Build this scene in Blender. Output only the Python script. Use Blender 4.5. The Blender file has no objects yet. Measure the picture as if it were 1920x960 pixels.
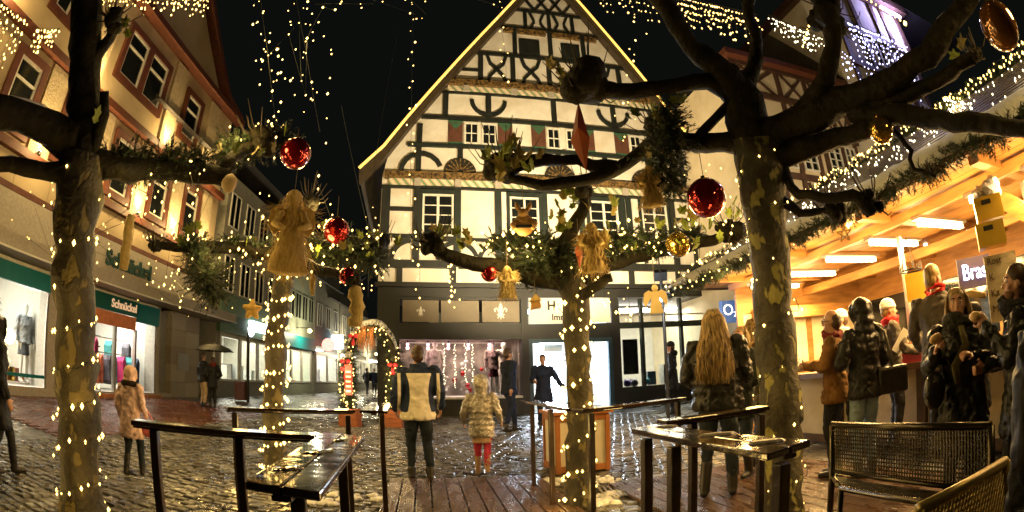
import bpy, bmesh, math, random
from mathutils import Vector, Matrix
random.seed(7)
R = math.radians
S = bpy.context.scene
COL = S.collection
# ------------------------------------------------------------------ camera: a fisheye lens, 1.3 m up
F_PX, PITCH, ROLL, CX, CY, EYE = 982.36, .233509, -.027036, 960.0, 482.3, 1.3
cr, sr = math.cos(ROLL), math.sin(ROLL)
FW = Vector((0, math.cos(PITCH), math.sin(PITCH)))
_u = Vector((0, -math.sin(PITCH), math.cos(PITCH)))
_r = Vector((1, 0, 0))
RT = cr * _r + sr * _u
UP = cr * _u - sr * _r
cd = bpy.data.cameras.new('camera')
cam = bpy.data.objects.new('camera', cd)
COL.objects.link(cam)
cam.matrix_world = Matrix(((RT.x, UP.x, -FW.x, 0), (RT.y, UP.y, -FW.y, 0), (RT.z, UP.z, -FW.z, EYE), (0, 0, 0, 1)))
cd.type = 'PANO'
cd.sensor_width = 36
cd.sensor_height = 18
cd.sensor_fit = 'HORIZONTAL'
cd.shift_y = 0
try:
    pc = cd.cycles
    pc.panorama_type = 'FISHEYE_EQUISOLID'
except Exception:
    pc = cd
    pc.panorama_type = 'FISHEYE_EQUISOLID'
pc.fisheye_lens = 36 * F_PX / 1920
pc.fisheye_fov = R(180)
cd.clip_start, cd.clip_end = .05, 800
S.camera = cam
# ------------------------------------------------------------------ night sky, a weak sun added as ambient fill, exposure
W = bpy.data.worlds.new('World')
S.world = W
W.use_nodes = True
wn = W.node_tree
bg = wn.nodes['Background']
sky = wn.nodes.new('ShaderNodeTexSky')
sky.sky_type = 'NISHITA'
sky.sun_disc = False
sky.sun_elevation = R(-7)
sky.sun_rotation = R(140)
addn = wn.nodes.new('ShaderNodeMixRGB')
addn.blend_type = 'ADD'
addn.inputs[0].default_value = 1
addn.inputs[2].default_value = (.05, .058, .05, 1)
wn.links.new(sky.outputs[0], addn.inputs[1])
wn.links.new(addn.outputs[0], bg.inputs[0])
bg.inputs[1].default_value = .06
sun = bpy.data.lights.new('night_fill', 'SUN')
sun.energy = .015
sun.angle = R(2)
sun.color = (.8, .9, 1)
suno = bpy.data.objects.new('night_fill', sun)
suno.rotation_euler = (R(40), 0, R(140))
COL.objects.link(suno)
S.view_settings.view_transform = 'Standard'
S.view_settings.look = 'None'
S.view_settings.exposure = .32
S.view_settings.gamma = 1
cy = S.cycles
cy.use_denoising = True
cy.max_bounces = 6
cy.diffuse_bounces = 3
cy.glossy_bounces = 3
cy.transmission_bounces = 4
cy.caustics_reflective = False
cy.caustics_refractive = False
cy.sample_clamp_indirect = 3
cy.sample_clamp_direct = 0
cy.use_light_tree = True

# ------------------------------------------------------------------ where a direction meets the place
def ray(x, y):
    x -= CX; y = CY - y
    r = math.hypot(x, y) + 1e-9
    th = 2 * math.asin(min(r / 2 / F_PX, .999))
    return FW * math.cos(th) + (RT * (x / r) + UP * (y / r)) * math.sin(th)
O = Vector((0, 0, EYE))
def atz(x, y, z): d = ray(x, y); return O + d * ((z - EYE) / d.z)
def atd(x, y, D): d = ray(x, y); return O + d * (D / math.hypot(d.x, d.y))
def gz(x, y):                                        # the square rises a little away from the deck
    return min(.27, max(0, .025 * (math.hypot(x, y) - 6)))
def gnd(x, y):
    z = 0.
    for _ in range(8):
        p = atz(x, y, z); z = gz(p.x, p.y)
    return Vector((p.x, p.y, z))

class Frame:
    """a wall's own axes: u along it, z up, d out towards the square"""
    def __init__(s, o, az):
        s.o = Vector(o); s.a = Vector((math.cos(az), -math.sin(az), 0)); s.n = -Vector((math.sin(az), math.cos(az), 0))
    def p(s, u, z, d=0): return s.o + s.a * u + Vector((0, 0, z)) + s.n * d
    def hit(s, x, y, d=0):
        v = ray(x, y); t = ((s.o + s.n * d - O).dot(s.n)) / v.dot(s.n); P = O + v * t
        return (P - s.o).dot(s.a), P.z

# ------------------------------------------------------------------ mesh collector
class MB:
    def __init__(s): s.v = []; s.f = []; s.m = []; s.cur = 0
    def add(s, vs, fs):
        b = len(s.v); s.v += [Vector(v) for v in vs]
        for f in fs: s.f.append(tuple(b + i for i in f)); s.m.append(s.cur)
    def hexa(s, c): s.add(c, [(0, 3, 2, 1), (4, 5, 6, 7), (0, 1, 5, 4), (1, 2, 6, 5), (2, 3, 7, 6), (3, 0, 4, 7)])
    def box(s, c, sz, rz=0, M=None):
        x, y, z = sz[0] / 2, sz[1] / 2, sz[2] / 2; c = Vector(c); m = M or Matrix.Rotation(rz, 3, 'Z')
        s.hexa([c + m @ Vector(q) for q in ((-x, -y, -z), (x, -y, -z), (x, y, -z), (-x, y, -z), (-x, -y, z), (x, -y, z), (x, y, z), (-x, y, z))])
        return s
    def fbox(s, fr, u0, u1, z0, z1, d0, d1):
        s.hexa([fr.p(u0, z0, d1), fr.p(u1, z0, d1), fr.p(u1, z0, d0), fr.p(u0, z0, d0), fr.p(u0, z1, d1), fr.p(u1, z1, d1), fr.p(u1, z1, d0), fr.p(u0, z1, d0)])
        return s
    def fpoly(s, fr, pts, d0, d1):
        n = len(pts)
        A = sum(pts[i][0] * pts[(i + 1) % n][1] - pts[(i + 1) % n][0] * pts[i][1] for i in range(n))
        if A < 0: pts = pts[::-1]
        vs = [fr.p(u, z, d1) for u, z in pts] + [fr.p(u, z, d0) for u, z in pts]
        s.add(vs, [tuple(range(n)), tuple(range(2 * n - 1, n - 1, -1))] + [(i, i + n, (i + 1) % n + n, (i + 1) % n) for i in range(n)])
        return s
    def fband(s, fr, line, w, d0, d1):                  # a bent or straight timber in the wall plane
        L, Rr = [], []
        for i, (u, z) in enumerate(line):
            a = line[max(0, i - 1)]; b = line[min(len(line) - 1, i + 1)]
            du, dz = b[0] - a[0], b[1] - a[1]; l = math.hypot(du, dz) or 1
            L.append((u - dz / l * w / 2, z + du / l * w / 2)); Rr.append((u + dz / l * w / 2, z - du / l * w / 2))
        for i in range(len(line) - 1):
            q = [L[i], Rr[i], Rr[i + 1], L[i + 1]]
            s.hexa([fr.p(*q[1], d1), fr.p(*q[2], d1), fr.p(*q[2], d0), fr.p(*q[1], d0), fr.p(*q[0], d1), fr.p(*q[3], d1), fr.p(*q[3], d0), fr.p(*q[0], d0)])
        return s
    def bar(s, a, b, w, h, upv=(0, 0, 1)):
        a = Vector(a); b = Vector(b); t = (b - a).normalized(); upv = Vector(upv)
        sd = t.cross(upv)
        if sd.length < 1e-4: sd = t.cross(Vector((0, 1, 0)))
        sd.normalize(); uu = sd.cross(t)
        x = sd * w / 2; y = uu * h / 2
        s.hexa([a - x - y, a + x - y, b + x - y, b - x - y, a - x + y, a + x + y, b + x + y, b - x + y])
        return s
    def tube(s, pts, rad, n=8, cap=True, jit=0, flat=1):
        pts = [Vector(p) for p in pts]; k = len(pts)
        if not hasattr(rad, '__len__'): rad = [rad] * k
        t0 = (pts[1] - pts[0]).normalized()
        sd = t0.cross(Vector((0, 0, 1)))
        if sd.length < .05: sd = t0.cross(Vector((0, 1, 0)))
        sd.normalize(); vs = []
        for i, p in enumerate(pts):
            t = (pts[min(i + 1, k - 1)] - pts[max(i - 1, 0)]).normalized()
            sd = (sd - t * sd.dot(t)).normalized(); up = sd.cross(t)
            for j in range(n):
                a = 2 * math.pi * j / n; r = rad[i] * (1 + random.uniform(-jit, jit))
                vs.append(p + sd * math.cos(a) * r + up * math.sin(a) * r * flat)
        fs = [(i * n + j, (i + 1) * n + j, (i + 1) * n + (j + 1) % n, i * n + (j + 1) % n) for i in range(k - 1) for j in range(n)]
        if cap: fs += [tuple(range(n)), tuple(range((k - 1) * n + n - 1, (k - 1) * n - 1, -1))]
        s.add(vs, fs); return s
    def ball(s, c, r, n=10, m=6, M=None, jit=0):
        c = Vector(c); r = Vector(r) if hasattr(r, '__len__') else Vector((r, r, r)); vs = []
        def q(v):
            v = Vector((v[0] * r.x, v[1] * r.y, v[2] * r.z)) * (1 + random.uniform(-jit, jit)); return c + (M @ v if M else v)
        vs.append(q((0, 0, 1)))
        for i in range(1, m):
            a = math.pi * i / m
            for j in range(n): b = 2 * math.pi * j / n; vs.append(q((math.sin(a) * math.cos(b), math.sin(a) * math.sin(b), math.cos(a))))
        vs.append(q((0, 0, -1))); fs = []
        for j in range(n):
            fs.append((0, 1 + j, 1 + (j + 1) % n))
            for i in range(m - 2): fs.append((1 + i * n + j, 1 + (i + 1) * n + j, 1 + (i + 1) * n + (j + 1) % n, 1 + i * n + (j + 1) % n))
            fs.append((1 + (m - 2) * n + j, len(vs) - 1, 1 + (m - 2) * n + (j + 1) % n))
        s.add(vs, fs); return s
    def octa(s, c, r):                                   # a tiny bulb
        c = Vector(c)
        s.add([c + Vector(q) * r for q in ((1, 0, 0), (0, 1, 0), (-1, 0, 0), (0, -1, 0), (0, 0, 1.3), (0, 0, -1.3))], [(0, 1, 4), (1, 2, 4), (2, 3, 4), (3, 0, 4), (1, 0, 5), (2, 1, 5), (3, 2, 5), (0, 3, 5)])
    def cyl(s, a, b, r, n=10, r2=None): return s.tube([a, b], [r, r if r2 is None else r2], n)
    def build(s, name, mat=None, parent=None, smooth=False, bevel=0):
        off = wloc(parent) if parent else Vector()
        me = bpy.data.meshes.new(name)
        me.from_pydata([tuple(v - off) for v in s.v], [], s.f)
        ms = mat if isinstance(mat, (list, tuple)) else [mat]
        for m in ms: me.materials.append(m)
        if len(ms) > 1: me.polygons.foreach_set('material_index', s.m)
        if smooth: me.polygons.foreach_set('use_smooth', [True] * len(me.polygons))
        me.update()
        o = bpy.data.objects.new(name, me); COL.objects.link(o)
        if parent: o.parent = parent
        if bevel:
            b = o.modifiers.new('bevel', 'BEVEL'); b.width = bevel; b.segments = 2; b.limit_method = 'ANGLE'
        return o

def wloc(o):
    v = Vector()
    while o: v += o.location; o = o.parent
    return v
def thing(name, loc, label, cat, group=None):
    o = bpy.data.objects.new(name, None); COL.objects.link(o); o.location = loc; o.empty_display_size = .1
    return tag(o, label, cat, group)
def tag(o, label=None, cat=None, group=None, kind=None):
    if label: o['label'] = label
    if cat: o['category'] = cat
    if group: o['group'] = group
    if kind: o['kind'] = kind
    return o
def rehome(o):                                           # give a one-mesh thing its origin at its base
    vs = o.data.vertices
    c = Vector((sum(v.co.x for v in vs) / len(vs), sum(v.co.y for v in vs) / len(vs), min(v.co.z for v in vs)))
    o.data.transform(Matrix.Translation(-c)); o.location = c; return o
def dup(o, parent=None, loc=None):
    c = o.copy(); COL.objects.link(c)
    if parent is not None: c.parent = parent
    if loc is not None: c.location = loc
    return c

# ------------------------------------------------------------------ materials
MATS = {}
def mat(name, col, rough=.75, metal=0, var=.18, scale=6, bump=0, bscale=30, emit=0, ecol=None, col2=None, trans=0, spec=.5, rvar=0, coat=0, stretch=None, detail=4, nolamp=False, alpha=1):
    m = bpy.data.materials.new(name); m.use_nodes = True; nt = m.node_tree; b = nt.nodes['Principled BSDF']
    N, L = nt.nodes.new, nt.links.new
    tc = N('ShaderNodeTexCoord'); src = tc.outputs['Object']
    if stretch:
        mp = N('ShaderNodeMapping'); mp.inputs['Scale'].default_value = stretch; L(src, mp.inputs[0]); src = mp.outputs[0]
    nz = N('ShaderNodeTexNoise'); nz.inputs['Scale'].default_value = scale; nz.inputs['Detail'].default_value = detail; L(src, nz.inputs['Vector'])
    rp = N('ShaderNodeValToRGB'); c2 = col2 or tuple(min(1, c * (1 + var)) for c in col); c1 = col if col2 else tuple(c * (1 - var) for c in col)
    rp.color_ramp.elements[0].color = (*c1, 1); rp.color_ramp.elements[1].color = (*c2, 1)
    rp.color_ramp.elements[0].position = .35; rp.color_ramp.elements[1].position = .65
    L(nz.outputs[0], rp.inputs[0]); L(rp.outputs[0], b.inputs['Base Color'])
    b.inputs['Roughness'].default_value = rough; b.inputs['Metallic'].default_value = metal
    b.inputs['Specular IOR Level'].default_value = spec
    b.inputs['Coat Weight'].default_value = coat
    b.inputs['Transmission Weight'].default_value = trans
    b.inputs['Alpha'].default_value = alpha
    if rvar:
        n3 = N('ShaderNodeTexNoise'); n3.inputs['Scale'].default_value = scale * .7; n3.inputs['Detail'].default_value = 5; L(src, n3.inputs['Vector'])
        mr = N('ShaderNodeMapRange'); mr.inputs[1].default_value = .35; mr.inputs[2].default_value = .65; mr.inputs[3].default_value = max(.02, rough - rvar); mr.inputs[4].default_value = min(1, rough + rvar)
        L(n3.outputs[0], mr.inputs[0]); L(mr.outputs[0], b.inputs['Roughness'])
    if bump:
        n2 = N('ShaderNodeTexNoise'); n2.inputs['Scale'].default_value = bscale; n2.inputs['Detail'].default_value = 4; L(src, n2.inputs['Vector'])
        bp = N('ShaderNodeBump'); bp.inputs['Strength'].default_value = bump; bp.inputs['Distance'].default_value = .03; L(n2.outputs[0], bp.inputs['Height']); L(bp.outputs[0], b.inputs['Normal'])
    if emit:
        b.inputs['Emission Color'].default_value = (*(ecol or col), 1); b.inputs['Emission Strength'].default_value = emit
        if nolamp: m.cycles.emission_sampling = 'NONE'
    MATS[name] = m
    return m
def lamp(kind, loc, power, col=(1, .75, .4), size=.05, to=None, parent=None, spot=None, blend=.5, name='lamp_light', sx=None, sy=None):
    l = bpy.data.lights.new(name, kind); l.energy = power; l.color = col
    if kind == 'AREA':
        l.size = sx or size
        if sy: l.shape = 'RECTANGLE'; l.size_y = sy
    else: l.shadow_soft_size = size
    if kind == 'SPOT': l.spot_size = R(spot or 90); l.spot_blend = blend
    o = bpy.data.objects.new(name, l); COL.objects.link(o); o.location = Vector(loc)
    if to is not None: o.rotation_euler = (Vector(to) - Vector(loc)).to_track_quat('-Z', 'Y').to_euler()
    if parent: o.parent = parent; o.location = Vector(loc) - wloc(parent)
    return o
def text(body, fr, u, z, d, h, material, parent, depth=.01, name='lettering', align='CENTER', font_bold=0, sx=1):
    c = bpy.data.curves.new(name, 'FONT'); c.body = body; c.size = h * 1.38; c.align_x = align; c.align_y = 'CENTER'; c.extrude = depth; c.offset = font_bold
    c.materials.append(material)
    tmp = bpy.data.objects.new('tmp', c); COL.objects.link(tmp)
    dg = bpy.context.evaluated_depsgraph_get(); me = bpy.data.meshes.new_from_object(tmp.evaluated_get(dg))
    bpy.data.objects.remove(tmp)
    M = Matrix((( fr.a.x * sx, 0, fr.n.x, 0), (fr.a.y * sx, 0, fr.n.y, 0), (0, 1, 0, 0), (0, 0, 0, 1)))
    M.translation = fr.p(u, z, d) - wloc(parent); me.transform(M); me.name = name
    o = bpy.data.objects.new(name, me); COL.objects.link(o); o.parent = parent
    return o
# ------------------------------------------------------------------ materials of the place
m_plaster = mat('plaster', (.66, .60, .50), .92, var=.10, scale=1.6, bump=1.0, bscale=4, col2=(.80, .77, .70), detail=8)
m_timber = mat('timber', (.006, .008, .006), .6, scale=5, bump=.5, bscale=25, col2=(.016, .019, .015), stretch=(1, 1, .3))
m_timber_green = mat('timber_green', (.007, .013, .010), .6, scale=5, bump=.4, col2=(.014, .024, .019))
m_carved = mat('carved_gilt', (.020, .012, .008), .5, scale=13, bump=.9, bscale=13, col2=(.24, .145, .045), detail=1)
m_white = mat('white_paint', (.75, .73, .66), .5, var=.06)
m_pane = mat('dark_glass', (.012, .014, .014), .08, var=.2, spec=.8)
m_shutter = mat('shutter_red', (.085, .035, .022), .55, scale=7, bump=.2, col2=(.13, .05, .03))
m_shutter_green = mat('shutter_green', (.04, .12, .07), .5)
m_roof = mat('roof_tile', (.035, .03, .028), .6, bump=.6, bscale=12)
m_verge = mat('verge_board', (.05, .035, .02), .6)
m_rope = mat('rope_light', (1, .7, .25), emit=1.3, ecol=(1, .55, .10))
m_sign = mat('sign_panel', (.20, .165, .115), .6, var=.05)
m_sign_white = mat('sign_white', (.78, .75, .65), .6, var=.04)
m_black = mat('black_paint', (.015, .015, .015), .5)
m_fascia = mat('dark_fascia', (.010, .010, .009), .55, var=.2, scale=2, bump=.15)
m_cream = mat('cream_render', (.44, .34, .20), .9, scale=1.2, bump=.5, bscale=30, col2=(.54, .43, .27), detail=8)
m_pil = mat('rusticated_render', (.46, .37, .23), .95, scale=9, bump=1.4, bscale=18, col2=(.58, .48, .32))
m_red = mat('red_trim', (.11, .032, .015), .55, var=.2, bump=.1)
m_stone = mat('grey_stone', (.36, .32, .27), .7, scale=14, bump=.15, col2=(.44, .40, .33))
m_teal = mat('teal_fascia', (.0, .17, .20), .5, var=.06)
m_alu = mat('aluminium', (.55, .53, .48), .35, .7, var=.05)
m_shopwall = mat('shop_interior', (.72, .70, .64), .8, var=.05)
m_shopdark = mat('shop_back', (.20, .17, .14), .8, scale=3, var=.5)
m_green = mat('green_cladding', (.10, .19, .10), .6, var=.1)
m_pale = mat('pale_green_render', (.36, .40, .30), .9, var=.08)
m_greyhouse = mat('grey_render', (.30, .29, .24), .9, var=.1)
m_bulb = mat('warm_bulb', (1, .8, .4), emit=5, ecol=(1, .62, .17), nolamp=True)
m_bulbw = mat('white_bulb', (1, 1, 1), emit=6, ecol=(1, .82, .5), nolamp=True)
m_bulbb = mat('blue_bulb', (.6, .6, 1), emit=7, ecol=(.55, .55, 1), nolamp=True)
m_bulbp = mat('pink_spot_bulb', (1, .5, .6), emit=14, ecol=(1, .45, .55), nolamp=True)
m_wire = mat('cable', (.012, .014, .01), .6)
m_shoplight = mat('shop_ceiling_light', (1, .95, .85), emit=7, ecol=(1, .93, .80))
m_lightbox = mat('lightbox', (.8, .9, 1), emit=20, ecol=(.72, .85, 1))
m_glass = mat('shop_glass', (.9, .95, .93), .03, trans=1, var=0)
m_glass.node_tree.nodes['Principled BSDF'].inputs['IOR'].default_value = 1.05
m_snow = mat('snow', (.70, .70, .70), .7, scale=20, bump=.5, bscale=30, col2=(.82, .82, .82))
m_mann = mat('mannequin_white', (.78, .74, .68), .4, var=.03)

# ------------------------------------------------------------------ the ground
def ground_material():
    m = mat('wet_cobble', (.03, .028, .024), .3, scale=1.1, col2=(.075, .068, .055))
    nt = m.node_tree; N, L = nt.nodes.new, nt.links.new; b = nt.nodes['Principled BSDF']; tc = nt.nodes['Texture Coordinate']
    vo = N('ShaderNodeTexVoronoi'); vo.inputs['Scale'].default_value = 7; vo.feature = 'F1'; L(tc.outputs['Object'], vo.inputs['Vector'])
    bp = N('ShaderNodeBump'); bp.inputs['Strength'].default_value = .9; bp.inputs['Distance'].default_value = .03; bp.invert = True
    L(vo.outputs['Distance'], bp.inputs['Height']); L(bp.outputs[0], b.inputs['Normal'])
    nz = N('ShaderNodeTexNoise'); nz.inputs['Scale'].default_value = 1.7; nz.inputs['Detail'].default_value = 7; L(tc.outputs['Object'], nz.inputs['Vector'])
    mr = N('ShaderNodeMapRange'); mr.inputs[1].default_value = .4; mr.inputs[2].default_value = .62; mr.inputs[3].default_value = .08; mr.inputs[4].default_value = .5
    L(nz.outputs[0], mr.inputs[0]); L(mr.outputs[0], b.inputs['Roughness'])
    # trodden slush lies in patches
    n2 = N('ShaderNodeTexNoise'); n2.inputs['Scale'].default_value = .9; n2.inputs['Detail'].default_value = 9; n2.inputs['Roughness'].default_value = .65; L(tc.outputs['Object'], n2.inputs['Vector'])
    r2 = N('ShaderNodeValToRGB'); r2.color_ramp.elements[0].position = .52; r2.color_ramp.elements[1].position = .66; L(n2.outputs[0], r2.inputs[0])
    mx = N('ShaderNodeMixRGB'); old = b.inputs['Base Color'].links[0].from_socket
    L(r2.outputs[0], mx.inputs[0]); L(old, mx.inputs[1]); mx.inputs[2].default_value = (.24, .24, .23, 1); L(mx.outputs[0], b.inputs['Base Color'])
    return m
m_ground = ground_material()
m_cobble = mat('wet_stone', (.03, .027, .023), .30, scale=3, col2=(.085, .076, .064), rvar=.22, bump=.25, bscale=60)
def add_slush(m):                                        # trodden grey slush in irregular patches across the stones
    nt = m.node_tree; N, L = nt.nodes.new, nt.links.new; b = nt.nodes['Principled BSDF']; ge = N('ShaderNodeNewGeometry')
    n2 = N('ShaderNodeTexNoise'); n2.inputs['Scale'].default_value = 1.1; n2.inputs['Detail'].default_value = 10; n2.inputs['Roughness'].default_value = .68; L(ge.outputs['Position'], n2.inputs['Vector'])
    r2 = N('ShaderNodeValToRGB'); r2.color_ramp.elements[0].position = .50; r2.color_ramp.elements[1].position = .62; L(n2.outputs[0], r2.inputs[0])
    mx = N('ShaderNodeMixRGB'); L(r2.outputs[0], mx.inputs[0]); L(b.inputs['Base Color'].links[0].from_socket, mx.inputs[1]); mx.inputs[2].default_value = (.20, .196, .185, 1); L(mx.outputs[0], b.inputs['Base Color'])
add_slush(m_cobble)
m_brick_pave = mat('red_paving', (.10, .035, .018), .25, scale=3, col2=(.17, .06, .03), rvar=.15, bump=.4, bscale=35)

xs = sorted(set([-300, -150, -80, -50] + [i for i in range(-34, 35)] + [50, 80, 150, 300]))
ys = sorted(set([-300, -100, -40, -15, -6, -3] + [i for i in range(-2, 60)] + [80, 120, 200, 400]))
g = MB()
nx = len(xs)
g.add([(x, y, gz(x, y)) for y in ys for x in xs], [(j * nx + i, j * nx + i + 1, (j + 1) * nx + i + 1, (j + 1) * nx + i) for j in range(len(ys) - 1) for i in range(nx - 1)])
ground = tag(g.build('ground', m_ground, smooth=True), kind='structure')

DA = R(-9.7)                                             # the deck boards run along this bearing
DV = Vector((math.sin(DA), math.cos(DA), 0)); DQ = Vector((math.cos(DA), -math.sin(DA), 0))
BA = R(82.9)
B0 = Vector((4.15, 4.93, 0))
BF = Frame(B0, BA)                                       # the sausage stall: u towards the camera, d out to the square
def in_deck(p):
    q, l = p.dot(DQ), p.dot(DV)
    return (-.45 < q < 1.35 and l < 6.55) or (1.95 < q and l < 5.6)
stones = []
y = 1.2
row = 0
while y < 15.5:
    w = .165; x = -y * 1.9 - 1 + (row % 2) * .08
    while x < y * 1.75 + 1:
        p = Vector((x + random.uniform(-.02, .02), y + random.uniform(-.016, .016) + .03 * math.sin(x * 1.3 + row * .2), 0))
        r = math.hypot(p.x, p.y)
        if r < 14.2 and not in_deck(p) and p.x > -10.4 and -(p - B0).dot(BF.n) < .12 and not (p.x < -6.4 and p.y < 13):
            stones.append((r, p, w * random.uniform(.9, .97)))
        x += w
    y += .118; row += 1
stones.sort(key=lambda q: q[0])
def stone_verts(w, l, h):
    c = .018
    a = [(-w / 2, -l / 2), (w / 2, -l / 2), (w / 2, l / 2), (-w / 2, l / 2)]
    return [(x, y, -.02) for x, y in a] + [(x - math.copysign(c * .4, x), y - math.copysign(c * .4, y), h * .6) for x, y in a] + [(x - math.copysign(c, x), y - math.copysign(c, y), h) for x, y in a]
SF = [(8, 9, 10, 11)] + [(i + k, (i + 1) % 4 + k, (i + 1) % 4 + k + 4, i + k + 4) for k in (0, 4) for i in range(4)]
sm = []
for k in range(6):
    me = bpy.data.meshes.new('cobblestone'); me.from_pydata(stone_verts(.157 - .004 * k, .108, .016 + .002 * (k % 3)), [], SF); me.materials.append(m_cobble); sm.append(me)
vis = [q for q in stones if abs(math.atan2(q[1].x, q[1].y)) < 1.05 and q[0] > 3.2][:300]
seen = set(id(q) for q in vis)
for i, (r, p, w) in enumerate(vis):
    o = bpy.data.objects.new('cobblestone', sm[i % 6]); COL.objects.link(o); o.parent = ground
    o.location = (p.x, p.y, gz(p.x, p.y)); o.rotation_euler = (random.uniform(-.05, .05), random.uniform(-.05, .05), random.uniform(-.06, .06))
mb = MB()
for q in stones:
    if id(q) in seen: continue
    r, p, w = q
    mt = Matrix.Translation((p.x, p.y, gz(p.x, p.y))) @ Matrix.Rotation(random.uniform(-.08, .08), 4, 'X') @ Matrix.Rotation(random.uniform(-.08, .08), 4, 'Y') @ Matrix.Rotation(random.uniform(-.12, .12), 4, 'Z')
    mb.add([mt @ Vector(v) for v in stone_verts(w * random.uniform(.86, 1), random.uniform(.092, .110), random.uniform(.008, .026))], SF)
tag(mb.build('cobblestones', m_cobble, ground), kind='stuff')
# red paving along the shops on the left
mb = MB()
for i in range(0, 34):
    for j in range(0, 26):
        x0, y0 = -10.9 + i * .13, 5.2 + j * .33
        if i % 2: y0 += .16
        z = gz(x0, y0) + .006 + random.uniform(0, .006)
        mb.hexa([(x0, y0, z - .05), (x0 + .124, y0, z - .05), (x0 + .124, y0 + .32, z - .05), (x0, y0 + .32, z - .05), (x0 + .004, y0 + .004, z + .012), (x0 + .12, y0 + .004, z + .012), (x0 + .12, y0 + .316, z + .012), (x0 + .004, y0 + .316, z + .012)])
tag(mb.build('paving_bricks', m_brick_pave, ground), kind='stuff')

# the deck
m_plank = mat('deck_plank', (.07, .04, .027), .32, scale=3, bump=.25, bscale=20, col2=(.13, .075, .05), rvar=.2, stretch=(5, 1.2, 5), detail=9)
deck = tag(thing('wooden_deck', (0, 3, 0), None, None), kind='structure')
def plank(q, l0, l1):
    a = DQ * q
    c = (a + DV * (l0 + l1) / 2); L = l1 - l0
    mb = MB(); n = 7; w = .150
    M3 = Matrix.Rotation(-DA, 3, 'Z')
    mb.box((c.x, c.y, .03), (w, L, .03), M=M3)
    for k in range(n):                                   # fine ribs
        cc = c + DQ * ((k - (n - 1) / 2) * w / n)
        mb.box((cc.x, cc.y, .048), (w / n * .6, L, .006), M=M3)
    mb.build('plank', m_plank, deck)
for i in range(11): plank(-.40 + i * .168, .3, 6.45)
for i in range(14): plank(2.03 + i * .168, .3, 5.5)

# ------------------------------------------------------------------ the half-timbered house
HA = -.20083
hp = atd(750, 785, 14.8)
HF = Frame((hp.x, hp.y, 0), HA)
house = thing('half_timbered_house', HF.p(4.95, .2), 'tall gabled half-timbered house with white infill, dark beams and shops below', 'house')
GC = 4.95; APZ = 16.3
mb = MB()
mb.fpoly(HF, [(-.62, 3.95), (10.52, 3.95), (10.52, 7.35), (10.3, 8.3), (GC, APZ - .2), (-.4, 8.3), (-.62, 7.35)], -.25, 0)
mb.fbox(HF, -.62, -.6 + .25, 3.95, 7.3, -11, -.26); mb.fbox(HF, 10.25, 10.52, 3.95, 7.3, -11, -.26)
mb.build('wall', m_plaster, house)
# ground floor shell: plinth, piers, fascia
mb = MB()
for u0, u1, z0, z1, d0, d1 in ((-.62, 10.5, 3.64, 4.02, -1.9, .06), (-.62, .02, .1, 3.64, -.4, .04), (3.52, 3.72, .1, 3.64, -.4, .05), (6.33, 6.55, .1, 3.64, -.4, .05), (10.2, 10.5, .1, 3.64, -.4, .05),
                               (.02, 3.52, .1, .72, -.35, .03), (6.55, 10.2, .1, .72, -.35, .03), (.02, 3.52, 2.42, 2.9, -.3, .02), (.02, 3.52, 3.56, 3.64, -.3, .02), (3.72, 6.33, 2.42, 2.86, -.3, .02), (3.72, 6.33, .1, .26, -.9, .02)):
    mb.fbox(HF, u0, u1, z0, z1, d0, d1)
mb.build('shopfront', m_fascia, house)
mb = MB(); mb.fbox(HF, -.7, 10.6, 3.9, 4.02, .06, .2); mb.build('fascia_ledge', m_fascia, house)
# timbers
def post(u, z0, z1, w=.19, d=.05, m=None, name='timber_post'): MB().fbox(HF, u - w / 2, u + w / 2, z0, z1, .0, d * 1.55).build(name, m or m_timber, house)
def beam(u0, u1, z0, z1, d=.06, m=None, name='timber_beam'): MB().fbox(HF, u0, u1, z0, z1, .0, d * 1.55).build(name, m or m_timber, house)
def brace(line, w=.15, d=.045): MB().fband(HF, line, w, 0, d * 1.55).build('timber_brace', m_timber, house)
def arc(cu, cz, r, a0, a1, n=8): return [(cu + r * math.cos(R(a0 + (a1 - a0) * i / n)), cz + r * math.sin(R(a0 + (a1 - a0) * i / n))) for i in range(n + 1)]
def mir(l): return [(2 * GC - u, z) for u, z in l]
beam(-.62, 10.52, 4.47, 4.68, .11); beam(-.62, 10.52, 4.02, 4.06, .04)
for u in (-.0, 1.55, 3.0, 4.4, 5.6, 7.1, 8.8, 10.1): post(u, 4.06, 4.47, .17)
F1P = [-.47, .46, 1.68, 2.91]
for u in F1P: post(u, 4.68, 6.95, .20 if u > 0 else .26, m=m_timber if u < 1 else m_timber_green)
for u in (4.36, 5.55, 6.98, 7.2): post(u, 4.68, 6.95, .17, m=m_timber_green)
for u in (8.82, 10.37): post(u, 4.68, 6.95, .2)
post(9.6, 4.68, 6.95, .17)
for z in (5.42, 6.25): beam(-.34, .36, z - .06, z + .06, .04); beam(8.92, 10.27, z - .06, z + .06, .04)
beam(.56, 1.58, 5.28, 5.42, .045); beam(1.78, 2.81, 5.30, 5.40, .035); beam(3.0, 8.72, 5.28, 5.40, .04)
brace(arc(.36, 4.68, .62, 180, 95), .15); brace(mir(arc(.36, 4.68, .62, 180, 95)), .15)
for cu in (1.68, 2.91, 7.1): brace(arc(cu, 4.68, .58, 175, 90), .12); brace(arc(cu, 4.68, .58, 5, 90), .12)
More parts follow.
